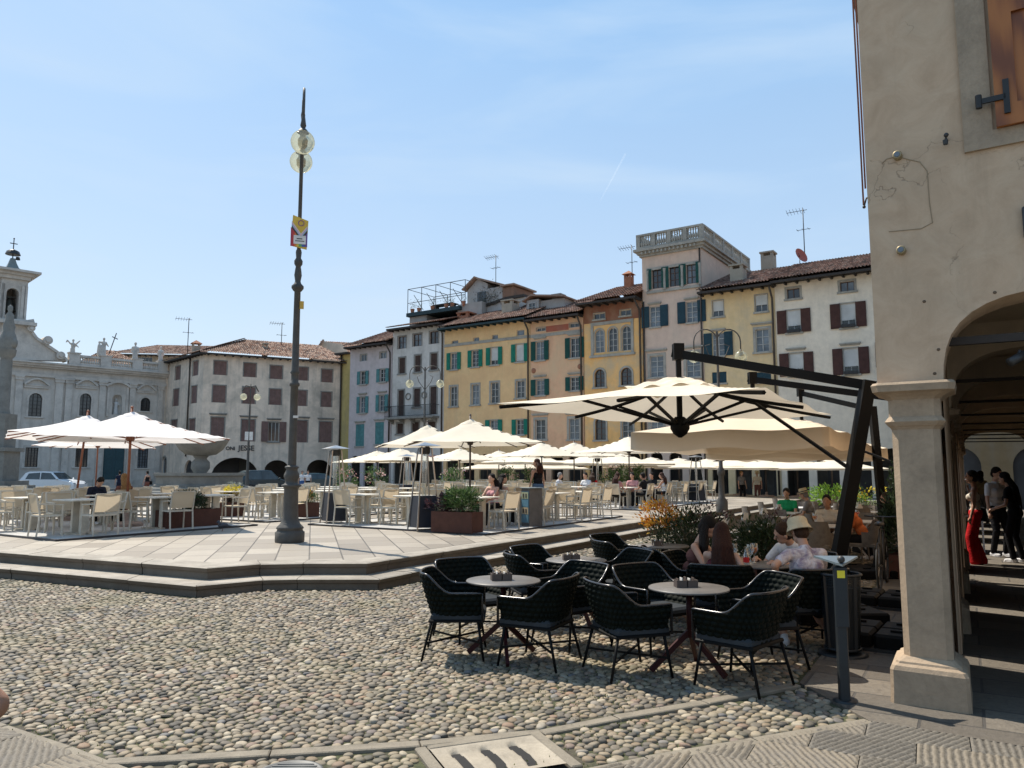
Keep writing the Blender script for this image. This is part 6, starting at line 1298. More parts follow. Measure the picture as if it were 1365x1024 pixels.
# ---------------- plants in corten planters ----------------
CORT = stone('corten_steel', (.085, .036, .025), .8, 4, .4, .15, (.05, .02, .015))
def planter(px, py, w, h, d, label, rot, plants, z=PZ+.03, dist=None, cat='planter', pot=True):
    p = P(px, py, z) if dist is None else D(px, 627, dist); r = empty('planter', (p.x, p.y, z), rot, label, cat)
    if pot:
        m = MB(); e = .02; m.box(-w/2, w/2, -d/2, -d/2+e, 0, h); m.box(-w/2, w/2, d/2-e, d/2, 0, h); m.box(-w/2, -w/2+e, -d/2+e, d/2-e, 0, h); m.box(w/2-e, w/2, -d/2+e, d/2-e, 0, h); m.box(-w/2+e, w/2-e, -d/2+e, d/2-e, h-.06, h-.04); m.build('box', CORT, r)
    for name, mat, n, size, cx, cz, rx, ry, rz_, asp in plants:
        m = MB()
        for k in range(max(6, n//40)):
            a = random.uniform(0, 6.28); q = random.random()**.5; m.tube([(cx*.9+random.uniform(-.1, .1)*w, random.uniform(-.3, .3)*d, h-.05), (cx+rx*.6*q*math.cos(a), ry*.6*q*math.sin(a), cz+rz_*.3*random.uniform(-1, 1.5))], [.009, .004], 4)
        st = m.build('stem', STEM, r); m = MB()
        nc = max(5, n//28); cl = []
        for k in range(nc):
            v = Vector((random.gauss(0, 1), random.gauss(0, 1), random.gauss(0, 1))).normalized()*random.uniform(.35, 1.0)**.6; cl.append(Vector((cx+v.x*rx, v.y*ry, cz+v.z*rz_)))
        for k in range(n):
            c = random.choice(cl)+Vector((random.gauss(0, .18)*rx+random.gauss(0, .01), random.gauss(0, .2)*ry, random.gauss(0, .2)*rz_))
            dv = (c-Vector((cx, 0, cz-rz_)))
            if dv.length: dv = (dv.normalized()+Vector((random.gauss(0, .5), random.gauss(0, .5), random.gauss(0, .4)))).normalized()
            leaf(m, c, size*random.uniform(.6, 1.3), asp, dv)
        m.build(name, mat, r, recalc=False)
    OBST.append((p.x, p.y, .6)); return r
STEM = plain('green_brown_stem', (.06, .06, .03), .8)
LG = leafmat('oleander_leaves', [(0, (.03, .07, .02)), (.6, (.08, .15, .04)), (1, (.2, .27, .12))]); DK = leafmat('dark_foliage', [(0, (.012, .025, .01)), (1, (.045, .075, .03))]); PUR = leafmat('purple_foliage', [(0, (.03, .012, .018)), (1, (.12, .05, .06))]); YEL = leafmat('yellow_flowers', [(0, (.5, .4, .02)), (1, (.75, .62, .06))]); ORG = leafmat('orange_foliage', [(0, (.35, .10, .02)), (.5, (.6, .26, .03)), (1, (.6, .42, .06))]); PNK = leafmat('pink_white_flowers', [(0, (.5, .2, .2)), (1, (.7, .6, .55))]); LIME = leafmat('lime_foliage', [(0, (.12, .25, .02)), (1, (.3, .48, .06))]); GRY = leafmat('silver_foliage', [(0, (.2, .24, .2)), (1, (.42, .45, .42))])
RT = AROT
planter(251, 702, 1.5, .42, .45, 'long corten planter with dark green shrubs on the left terrace edge, near the pigeon', RT+R(90), [('foliage', DK, 1500, .08, 0, .62, .5, .26, .2, .3), ('flowers', PUR, 260, .05, .35, .66, .22, .2, .16, .6), ('sprigs', GRY, 160, .06, .05, .82, .4, .2, .16, .15)])
planter(309, 688, .50, .42, .5, 'square corten planter with bright yellow flowers', RT, [('foliage', PUR, 420, .06, 0, .52, .25, .25, .13, .4), ('flowers', YEL, 700, .05, 0, .72, .26, .26, .17, .8), ('sprigs', GRY, 120, .07, .05, .9, .2, .2, .1, .2)])
planter(409, 689, .50, .42, .5, 'square corten planter with rust and silver flowers, just right of the lamp post', RT, [('foliage', LG, 500, .06, .03, .55, .3, .3, .17, .4), ('flowers', ORG, 260, .05, -.08, .66, .2, .2, .12, .7), ('sprigs', GRY, 240, .05, -.05, .78, .2, .2, .1, .6)])
planter(609, 709, 1.1, .45, .45, 'long corten planter with pale oleander and purple shrubs beside the heater', RT, [('foliage', LG, 1300, .12, .12, .70, .36, .25, .23, .18), ('flowers', PUR, 420, .09, -.5, .62, .3, .22, .2, .45)])
for k, (px, py, lb_) in enumerate(((463, 668, 'round pale shrub in a pot at the far left of the main terrace'), (500, 668, 'second round pale shrub, right of the far left one'), (606, 668, 'bushy shrub with reddish flowers behind the large parasol pole'), (678, 666, 'leafy oleander behind the seated women'), (705, 666, 'leafy oleander right behind the standing woman'), (815, 668, 'left oleander of the trio before the dark arcades'), (832, 667, 'middle oleander of the trio before the dark arcades'), (850, 668, 'right oleander of the trio before the dark arcades'))):
    planter(px, py, .6, .5, .6, lb_, RT, [('foliage', LG, 520, .13, 0, 1.0, .5, .5, .45, .3), ('flowers', PNK, 90, .08, 0, 1.15, .5, .5, .4, .8)], cat='shrub')
def bush(px, d_, *a, **k): p = D(px, 627, d_); return planter(0, 0, *a, dist=d_, **k)
def planter_at(px, dist, w, h, d, label, plants, cat='bush'):
    o = planter(px, 0, w, h, d, label, RT, plants, z=0.0, dist=dist, cat=cat); return o
planter_at(907, 11.4, 1.2, .45, .5, 'orange and dark green bush in a box beyond the black chairs', [('foliage', DK, 2600, .07, .1, .82, .58, .42, .36, .3), ('autumn_leaves', ORG, 700, .06, -.32, 1.06, .32, .3, .2, .4), ('sprigs', PUR, 300, .05, .3, 1.12, .35, .3, .16, .4)])
planter_at(1018, 10.6, .9, .45, .5, 'dark leafy bush between the seated women and the man in the bucket hat', [('foliage', DK, 1900, .08, 0, .78, .40, .4, .32, .35), ('sprigs', PUR, 200, .05, .2, 1.0, .3, .3, .16, .4)])
planter_at(1203, 12.6, .8, .4, .5, 'tall dark shrub squeezed behind the parasol masts and the pillar', [('foliage', DK, 1900, .10, 0, 1.05, .34, .4, .6, .35)])
planter_at(1113, 24, 1.6, .5, .5, 'lime green hedge box before the far arcade', [('foliage', LIME, 1100, .10, 0, .95, .8, .3, .3, .4)])
planter_at(1150, 21, 1.2, .5, .5, 'pale yellow flowering shrubs behind the rear parasol mast', [('foliage', LG, 600, .08, 0, .9, .6, .3, .4, .3), ('flowers', YEL, 160, .07, 0, 1.2, .6, .3, .25, .7)])
# ---------------- black woven armchairs and bistro tables ----------------
WV = MT('black_green_woven_rope'); co = WV.coord(); n = WV.noise(co, 9, 4); WV.col(WV.ramp(n, [(.3, (.002, .004, .003)), (.7, (.005, .008, .006))])); WV.set(.7, spec=.10); WV.bump(WV.noise(co, 260, 2), .5, .002); WEAVE = WV.m
RIM = plain('black_tube_rim', (.02, .02, .022), .25, .2, spec=.7); BLEG = plain('black_chair_leg', (.004, .004, .004), .6, spec=.15); CUSH = plain('charcoal_cushion', (.035, .04, .045), .9, spec=.1); TTOP = stone('grey_laminate_top', (.13, .12, .11), .4, 6, .2, .05, (.13, .12, .115)); TLEG = plain('oxblood_table_leg', (.035, .006, .007), .5, spec=.25)
def shell_path(t):
    """U path around the seat, t 0..1 from front left arm round the back to front right"""
    A = [(-.285, .25), (-.295, .1), (-.295, -.08), (-.27, -.2), (-.19, -.265), (0, -.285), (.19, -.265), (.27, -.2), (.295, -.08), (.295, .1), (.285, .25)]
    x = t*(len(A)-1); i = min(int(x), len(A)-2); f = x-i
    p = [Vector(A[max(0, min(len(A)-1, i+k))]) for k in (-1, 0, 1, 2)]
    return .5*((2*p[1])+(-p[0]+p[2])*f+(2*p[0]-5*p[1]+4*p[2]-p[3])*f*f+(-p[0]+3*p[1]-3*p[2]+p[3])*f**3)
def top_h(t):
    u = abs(t-.5)*2; s = min(1, max(0, (u-.30)/.38)); s = s*s*(3-2*s); return .80-.165*s
def woven_chair():
    r = empty('woven_armchair', (0, 0, 0), 0, 'chair', 'chair'); NT, NVv = 200, 42; V = []; F = []
    for side in (1, -1):
        for j in range(NVv+1):
            for i in range(NT+1):
                t = i/NT; v = j/NVv; p = shell_path(t); q = shell_path(min(1, t+.01))-shell_path(max(0, t-.01)); nn = Vector((q.y, -q.x)).normalized()
                zt = top_h(t); z0 = .39; z = z0+(zt-z0)*v; u = abs(t-.5)*2; flare = (v-.3)*.075*(1-u*.55)-(1-v)**1.4*.06
                kv = z/.047; ku = t*1.55/.062+.5*(math.floor(kv) % 2); sh = abs(math.sin(math.pi*ku))**.6*abs(math.sin(math.pi*kv))**.8*2-1; off = flare+.011*sh*(1 if side > 0 else -.8)+side*.009
                V.append((p.x+nn.x*off, p.y+nn.y*off, z))
    n = NT+1; b2 = (NVv+1)*n
    for b in (0, b2):
        for j in range(NVv):
            for i in range(NT): F.append((b+j*n+i, b+j*n+i+1, b+(j+1)*n+i+1, b+(j+1)*n+i))
    for i in range(NT): F.append((i, i+1, b2+i+1, b2+i))
    for j in range(NVv):
        for i in (0, NT): F.append((j*n+i, (j+1)*n+i, b2+(j+1)*n+i, b2+j*n+i))
    m = MB(); m.add(V, F, smooth=True); m.build('woven_shell', WEAVE, r, recalc=False)
    m = MB(); pts = []
    for i in range(61):
        t = i/60; p = shell_path(t); q = shell_path(min(1, t+.01))-shell_path(max(0, t-.01)); nn = Vector((q.y, -q.x)).normalized(); u = abs(t-.5)*2; fl = .7*.075*(1-u*.55); pts.append((p.x+nn.x*fl, p.y+nn.y*fl, top_h(t)+.006))
    pts = [(pts[0][0], pts[0][1], .40)]+pts+[(pts[-1][0], pts[-1][1], .40)]; m.tube(pts, .0115, 7); m.build('rim', RIM, r)
    m = MB(); m.bevbox(-.265, .265, -.24, .27, .375, .40, .01); m.build('seat', BLEG, r)
    m = MB(); m.bevbox(-.255, .255, -.22, .275, .402, .455, .022); m.build('cushion', CUSH, r)
    for x, y in ((-1, 1), (1, 1), (-1, -1), (1, -1)): m = MB(); m.tube([(x*.25, y*.21-.0, .39), (x*.285, y*.265-(.03 if y < 0 else 0), .04)], [.0135, .011], 8); m.build('leg', BLEG, r)
    m = MB(); m.bar((-.27, .235, .2), (.27, -.245, .2), .016); m.bar((.27, .235, .2), (-.27, -.245, .2), .016); m.build('stretcher', BLEG, r)
    return r
def bistro_table():
    r = empty('bistro_table', (0, 0, 0), 0, 'table', 'table'); m = MB(); m.lathe([(.335, .708), (.35, .712), (.35, .722), (.345, .728), (.0, .728)], 40, cap=False); m.lathe([(.335, .708), (0, .707)], 40, cap=False); m.build('table_top', TTOP, r)
    m = MB(); m.tube([(0, 0, .30), (0, 0, .708)], .026, 10); m.lathe([(.09, .698), (.09, .708)], 14); m.build('column', TLEG, r)
    for k in range(3): a = k*2*math.pi/3+.5; m = MB(); m.bar((0, 0, .36), (.36*math.cos(a), .36*math.sin(a), .04), .03, .045); m.build('leg', TLEG, r)
    return r
WC, BT = woven_chair(), bistro_table()
SETS = {}
def btab(name, px, py_top, label):
    p = P(px, py_top, .728); SETS[name] = Vector((p.x, p.y, 0)); return place(BT, (p.x, p.y, .0), R(random.uniform(0, 100)), label, 'round bistro tables on the cobbles')
btab('A', 671, 773, 'round grey bistro table with a menu box, nearest on the left'); btab('B', 768, 746, 'round grey bistro table behind the left group'); btab('C', 918, 783, 'round grey bistro table with a condiment box, front right group')
btab('D', 1012, 752, 'round bistro table with glasses and a bottle between the two couples'); btab('E', 884, 727, 'round bistro table farthest back, in front of the orange bush')
def bchair(x, y, face, label, turn=0):
    """chair at world x,y turned towards a point"""
    d = Vector((face[0]-x, face[1]-y)); rz = math.atan2(d.y, d.x)-math.pi/2+R(turn); o = place(WC, (x, y, 0), rz, label, 'black woven armchairs'); return (x, y, rz)
def pc(px, py): p = P(px, py, 0); return p.x, p.y
A, B_, C_, D_, E_ = (SETS[k] for k in 'ABCDE')
bchair(A.x-.44, A.y+.06, A, 'black woven armchair at the left front of the nearest left table, facing right', 8)
bchair(A.x-.34, A.y+.80, A, 'black woven armchair behind the nearest left table, half hidden by the chair before it', 10)
bchair(A.x+.32, A.y-.24, A, 'black woven armchair in front of the nearest left table with its back to the camera', 10)
bchair(A.x+.66, A.y+.50, A, 'black woven armchair right of the nearest left table, behind the front one', 0)
bchair(B_.x-.48, B_.y+.0, B_, 'black woven armchair left of the table behind the left group', 15)
bchair(B_.x-.38, B_.y+.62, B_, 'black woven armchair at the back left of the table behind the left group', 20)
bchair(B_.x+.54, B_.y+.2, B_, 'black woven armchair right of the table behind the left group, facing left')
bchair(C_.x-.56, C_.y-.12, C_, 'black woven armchair at the left front of the front right table, facing right', 6)
bchair(C_.x-.18, C_.y+.76, C_, 'black woven armchair behind the front right table, left side', 20)
bchair(C_.x+.30, C_.y-.50, C_, 'black woven armchair nearest the camera, its back to us before the front right table', 14)
bchair(C_.x+.66, C_.y+.16, C_, 'black woven armchair right of the front right table, beside the man in the bucket hat')
bchair(E_.x-.62, E_.y-.1, E_, 'black woven armchair left of the farthest bistro table', 5)
bchair(E_.x-.55, E_.y+.66, E_, 'black woven armchair farthest back on the left of the farthest bistro table', 5)
bchair(E_.x-.12, E_.y-1.08, (E_.x+1, E_.y-1.0), 'empty black woven armchair left of the two seated women')
SW1 = bchair(D_.x-.55, D_.y-.46, (D_.x-.15, D_.y+1), 'black woven armchair under the woman with long auburn hair')
SW2 = bchair(D_.x-.62, D_.y+.38, D_, 'black woven armchair under the dark haired woman leaning in', 0)
SM1 = bchair(D_.x+.22, D_.y-.80, (D_.x-.05, D_.y+1), 'black woven armchair under the man in the bucket hat, its back to the camera')
SM2 = bchair(D_.x+.62, D_.y+.42, D_, 'black woven armchair under the man in the white shirt, behind the bucket hat', 0)
# things on the tables
KB = plain('brown_menu_box', (.07, .05, .04), .6); PPR = plain('white_packets', (.62, .6, .56), .7)
def caddy(T, dx, dy, rz, label, n=2):
    r = empty('menu_box', (T.x+dx, T.y+dy, .729), rz, label, 'menu box'); m = MB()
    for x0 in ([-.095, .005] if n == 2 else [-.05]):
        m.box(x0, x0+.09, -.05, .05, 0, .006); m.box(x0, x0+.09, -.05, -.044, .006, .062); m.box(x0, x0+.09, .044, .05, .006, .062); m.box(x0, x0+.006, -.044, .044, .006, .062); m.box(x0+.084, x0+.09, -.044, .044, .006, .062)
    m.build('box', KB, r)
    for k in range(5): x = -.08+.035*k; m = MB(); m.box(x, x+.006, -.035, .03, .007, .075+.006*(k % 3)); m.build('packet', PPR if k % 2 else KB, r)
caddy(A, -.02, -.02, .2, 'brown box of menus and sugar on the nearest left table'); caddy(B_, -.06, -.05, .1, 'brown box of menus on the table behind the left group'); caddy(C_, -.02, .02, .1, 'brown box of menus and white packets on the front right table'); caddy(E_, -.08, -.05, 0, 'small brown menu box on the farthest bistro table', 1)
CG = clear_glass('clear_drinking_glass', (.92, .95, .95), .5); ORD = plain('orange_spritz', (.7, .2, .04), .2); REDD = plain('red_syrup', (.6, .03, .03), .2)
def wine_glass(x, y, z, label, drink=None):
    r = empty('wine_glass', (x, y, z), 0, label, 'glass'); m = MB(); m.lathe([(.034, 0), (.034, .003), (.006, .008), (.005, .09), (.02, .105), (.041, .14), (.044, .17), (.038, .215)], 16, cap=False); m.build('bowl', CG, r)
    if drink: m = MB(); m.lathe([(.018, .107), (.038, .14), (.041, .165), (0, .166)], 14, cap=False); m.build('drink', drink, r)
wine_glass(D_.x-.10, D_.y-.02, .729, 'large wine glass on the couples\' table, right of the bottle', None); wine_glass(D_.x-.02, D_.y+.10, .729, 'wine glass with an orange drink behind the bottle on the couples\' table', ORD); wine_glass(D_.x-.26, D_.y+.06, .729, 'wine glass left of the bottle on the couples\' table', None)
r = empty('bottle', (D_.x-.17, D_.y-.10, .729), 0, 'small clear bottle with a red label on the couples\' table', 'bottle'); m = MB(); m.lathe([(.03, 0), (.032, .01), (.032, .11), (.014, .15), (.012, .19), (.014, .195)], 16); m.build('glass', CG, r); m = MB(); m.lathe([(.0328, .03), (.0328, .085)], 16, cap=False); m.build('label', REDD, r)

# ---------------- litter bin, ashtray post ----------------
NVY = plain('dark_grey_blue_enamel', (.014, .019, .023), .5, .2); ZN = plain('zinc_plate', (.26, .30, .31), .35, .7)
p = P(1126, 935, .03); ap = empty('ashtray_post', p, R(-6), 'slim steel ashtray post with a triangular tray and a yellow sticker, before the pillar', 'ashtray post')
m = MB(); m.bevbox(-.036, .036, -.036, .036, .012, 1.0, .008); m.build('post', NVY, ap); m = MB(); m.lathe([(.085, 0), (.085, .008), (.05, .014)], 16); m.build('foot', NVY, ap)
m = MB(); m.bevbox(-.048, .048, -.052, -.0365, .55, .99, .006); m.build('box', NVY, ap)
m = MB(); tri = [(-.15, -.02), (.02, -.13), (.17, .05), (.0, .07)]; tri = [(-.165, .06), (.0, -.10), (.165, .06)]
m.add([(x, y, 1.03+y*.3) for x, y in tri]+[(x, y, 1.045+y*.3) for x, y in tri], [(2, 1, 0), (3, 4, 5), (0, 1, 4, 3), (1, 2, 5, 4), (2, 0, 3, 5)]); m.box(-.03, .03, -.03, .03, 1.0, 1.03); m.build('tray', ZN, ap)
m = MB(); m.ell((0, -.07, 1.05), .028, 14, 9); m.build('knob', BLK, ap); m = MB(); m.box(-.028, .028, -.0545, -.0525, .91, .965); m.build('sticker', pmat('yellow_warning_sticker', (.75, .62, .03)), ap)
p = P(1124, 872, .03); bn = empty('litter_bin', p, 0, 'perforated dark metal litter bin behind the ashtray post', 'litter bin')
BM = MT('perforated_bin_metal'); uvc = BM.coord('UV', (1, 1, 1)); chk = BM.N('TexVoronoi', feature='F1'); chk.inputs['Scale'].default_value = 1; chk.inputs['Randomness'].default_value = 0; BM.L(uvc, chk.inputs['Vector']); hole = BM.math('LESS_THAN', chk.outputs['Distance'], .32)
tr = BM.N('BsdfTransparent'); ms = BM.N('MixShader'); BM.L(hole, ms.inputs[0]); BM.L(BM.b.outputs[0], ms.inputs[1]); BM.L(tr.outputs[0], ms.inputs[2]); BM.L(ms.outputs[0], BM.o.inputs[0]); BM.col((.022, .028, .033)); BM.set(.4, .4)
m = MB(); uv = []; V = []; n = 40
for k, z in enumerate((.06, .74)):
    for i in range(n+1): a = 2*math.pi*i/n; rr = .155+.03*k; V.append((rr*math.cos(a), rr*math.sin(a), z)); uv.append((i/n*70, k*44))
m.add(V, [(i, i+1, n+2+i, n+1+i) for i in range(n)], smooth=True); m.build('basket', BM.m, bn, recalc=False, uv=uv)
m = MB(); 
for z, rr in ((.06, .157), (.74, .187)): m.tube([(rr*math.cos(t), rr*math.sin(t), z) for t in [i*math.pi/16 for i in range(33)]], .014, 6)
for k in range(4): a = k*math.pi/2+.4; m.bar((.158*math.cos(a), .158*math.sin(a), .05), (.188*math.cos(a), .188*math.sin(a), .75), .03, .008)
m.build('frame', NVY, bn)
m = MB(); m.lathe([(.14, .07), (.165, .62)], 20); m.build('liner', plain('black_bin_liner', (.012, .012, .012), .5), bn); m = MB(); m.lathe([(.22, 0), (.22, .012), (.18, .02)], 20); m.build('foot', NVY, bn)

# ---------------- white tables beyond ----------------
CLO = plain('white_table_top', (.62, .62, .62), .35); WCK = stone('taupe_wicker', (.20, .175, .15), .8, 12, .2, .5)
def cafe_table():
    r = empty('cafe_table', (0, 0, 0), 0, 't', 'table'); m = MB(); m.bevbox(-.36, .36, -.36, .36, .72, .745, .008); m.build('table_top', CLO, r)
    for s_ in (1, -1): m = MB(); m.bar((-.28*s_, -.3, 0), (.28*s_, -.3, .72), .03); m.bar((-.28*s_, .3, 0), (.28*s_, .3, .72), .03); m.build('leg', CLO, r)
    return r
def wicker_chair():
    r = empty('wicker_chair', (0, 0, 0), 0, 'c', 'chair'); m = MB(); m.bevbox(-.25, .25, -.24, .24, .40, .46, .015); m.build('seat', WCK, r)
    m = MB(); V = []
    for s_ in (0, 1):
        for j in range(7):
            for i in range(13): t = i/12; a = math.pi*(t*1.0); x = -.27*math.cos(a); y = -.02-.26*math.sin(a)**.7-.06*j/6*math.sin(a); z = .4+(.46 if .15 < t < .85 else .26)*j/6; V.append((x*(1-.06*s_), y*(1-.06*s_), z))
    F = [(s*91+j*13+i, s*91+j*13+i+1, s*91+(j+1)*13+i+1, s*91+(j+1)*13+i) for s in (0, 1) for j in range(6) for i in range(12)]; m.add(V, F, smooth=True); m.build('backrest', WCK, r, recalc=False)
    for x, y in ((-1, 1), (1, 1), (-1, -1), (1, -1)): m = MB(); m.bar((x*.22, y*.2, .4), (x*.24, y*.23, 0), .025); m.build('leg', WCK, r)
    return r
CT, WK = cafe_table(), wicker_chair()
sp_ = [((970, 707), 'white square cafe table just behind the dark bush'), ((1000, 697), 'white square cafe table second behind the dark bush'), ((1024, 689), 'white square cafe table third behind the dark bush'), ((1043, 683), 'white square cafe table left of the diners in the street'), ((1058, 676), 'white square cafe table fifth behind the dark bush'), ((1072, 670), 'white square cafe table farthest up the street'), ((1098, 700), 'white square cafe table of the diners beyond the bucket hat'), ((1140, 694), 'white square cafe table with red drinks between the parasol masts'), ((1150, 682), 'white square cafe table behind the one with red drinks'), ((1128, 675), 'white square cafe table right of the far diners')]
WTP = []
for (px, py), lb_ in sp_:
    p = P(px, py, .745); WTP.append(Vector((p.x, p.y, 0))); place(CT, (p.x, p.y, 0), AROT, lb_, 'white cafe tables in the street')
    for k in range(4):
        if k == 0 and px < 1080: continue
        a = AROT+k*math.pi/2; dv = Vector((math.sin(a), -math.cos(a), 0)); q = p+dv*.62
        place(WK, (q.x, q.y, 0), a+R(random.uniform(-12, 12)), 'taupe wicker chair, '+['front', 'right', 'back', 'left'][k]+' side of the '+lb_.replace('white square ', ''), 'taupe wicker chairs')
    if py > 672:
        r = empty('napkin_holder', (p.x-.1, p.y-.05, .746), .3, 'white napkin holder standing on the '+lb_.replace('white square ', ''), 'napkin holder'); m = MB(); m.prism([(-.08, 0), (.08, 0), (.07, .12), (0, .16), (-.07, .12)], -.03, .03); m.build('holder', PPR, r); m = MB(); m.box(-.05, .05, -.02, .02, .1, .19); m.build('napkins', WHT, r)
wine_glass(WTP[7].x, WTP[7].y-.1, .746, 'glass with a red drink on the table between the masts', REDD); wine_glass(WTP[6].x-.2, WTP[6].y-.1, .746, 'balloon glass of orange drink before the far diners', ORD)

# ---------------- info totem, fountain, monument ----------------
p = P(709, 703, PZ); r = empty('info_totem', p, RT-R(90)+R(62), 'grey square totem with picture menus behind the planter, before the standing woman', 'totem')
m = MB(); m.bevbox(-.19, .19, -.19, .19, 0, .95, .01); m.build('body', stone('grey_brown_totem', (.13, .12, .11), .6, 4), r); m = MB(); m.bevbox(-.22, .22, -.22, .22, .951, .975, .006); m.build('top', ZN, r)
m = MB(); m.box(-.165, .165, -.2, -.192, .12, .88); ps = m.build('poster', pmat('poster_blue', (.10, .20, .26)), r)
cols = [(.10, .22, .28), (.45, .36, .22), (.12, .25, .32), (.4, .42, .25)]
for k in range(4): m = MB(); m.box(-.15, .15, -.206, -.2005, .14+.185*k, .305+.185*k); m.build('picture', pmat('menu_picture', cols[k]), ps)
for k in (1, 3):
    for x in (-.09, .03): m = MB(); m.box(x, x+.06, -.211, -.2065, .17+.185*k, .27+.185*k); m.build('photo', KB, ps)
FST = stone('fountain_stone', (.21, .205, .185), .8, 2, .6, .4, (.12, .12, .11)); p = D(267, 627, 43); fz = PZ
ft = empty('fountain', (p.x, p.y, fz), 0, 'old stone fountain with a wide bowl on a baluster, behind the left terrace', 'fountain')
m = MB()
for k in range(3): m.lathe([(3.75-.42*k, .16*k), (3.75-.42*k, .16*k+.13), (3.70-.42*k, .16*k+.159)], 8)
m.build('steps', FST, ft); m = MB(); m.lathe([(2.5, .48), (2.5, .6), (2.38, .64), (2.38, 1.05), (2.52, 1.1), (2.52, 1.24), (2.2, 1.24), (2.2, .8), (.0, .8)], 8, cap=False, smooth=False); m.build('basin', FST, ft)
zt = D(267, 586, 43).z-fz; zb_ = D(267, 608, 43).z-fz; m = MB(); m.lathe([(.5, .8), (.5, 1.0), (.36, 1.1), (.34, 1.25), (.5, 1.5), (.48, zb_-.35), (.3, zb_-.15), (.42, zb_)], 16); m.build('stem', FST, ft)
m = MB(); m.lathe([(.35, zb_), (.8, zb_+.08), (1.15, zb_+.35), (1.36, zt-.22), (1.42, zt-.1), (1.46, zt-.02), (1.4, zt), (1.3, zt-.02), (.9, zt-.3), (0, zt-.4)], 32, cap=False); m.build('bowl', FST, ft)
m = MB(); m.lathe([(.25, zt-.4), (.2, zt-.1), (.1, zt+.0), (.14, zt+.08), (.02, zt+.2)], 12); m.build('finial', FST, ft)
p = D(-2, 627, 46); mo = empty('column_monument', (p.x, p.y, 0), 0, 'stone column monument with a statue on top, cut by the left frame edge', 'monument'); mh_ = lambda y: D(2, y, 46).z
m = MB()
for k in range(4): m.box(-1.9+.25*k, 1.9-.25*k, -1.9+.25*k, 1.9-.25*k, .28*k, .28*(k+1)-.002)
m.box(-.75, .75, -.75, .75, 1.12, mh_(602)); m.box(-.9, .9, -.9, .9, mh_(602), mh_(597)); m.box(-.55, .55, -.55, .55, mh_(597), mh_(552)); m.build('pedestal', FST, mo)
m = MB(); m.lathe([(.42, mh_(552)), (.34, mh_(545)), (.32, mh_(482)), (.3, mh_(478)), (.45, mh_(474)), (.5, mh_(466))], 16); m.build('column', FST, mo)
m = MB(); z0 = mh_(466); m.lathe([(.42, z0), (.5, z0+.5), (.4, z0+.9), (.3, z0+1.1), (.34, z0+1.4), (.22, z0+1.8), (.24, z0+2.1), (.1, z0+2.3), (.14, z0+2.45), (.13, z0+2.65), (.02, z0+2.75)], 12); m.ell((.3, 0, z0+.4), (.25, .3, .4)); m.ell((-.3, 0, z0+.45), (.25, .25, .4)); m.build('statue', FST, mo)

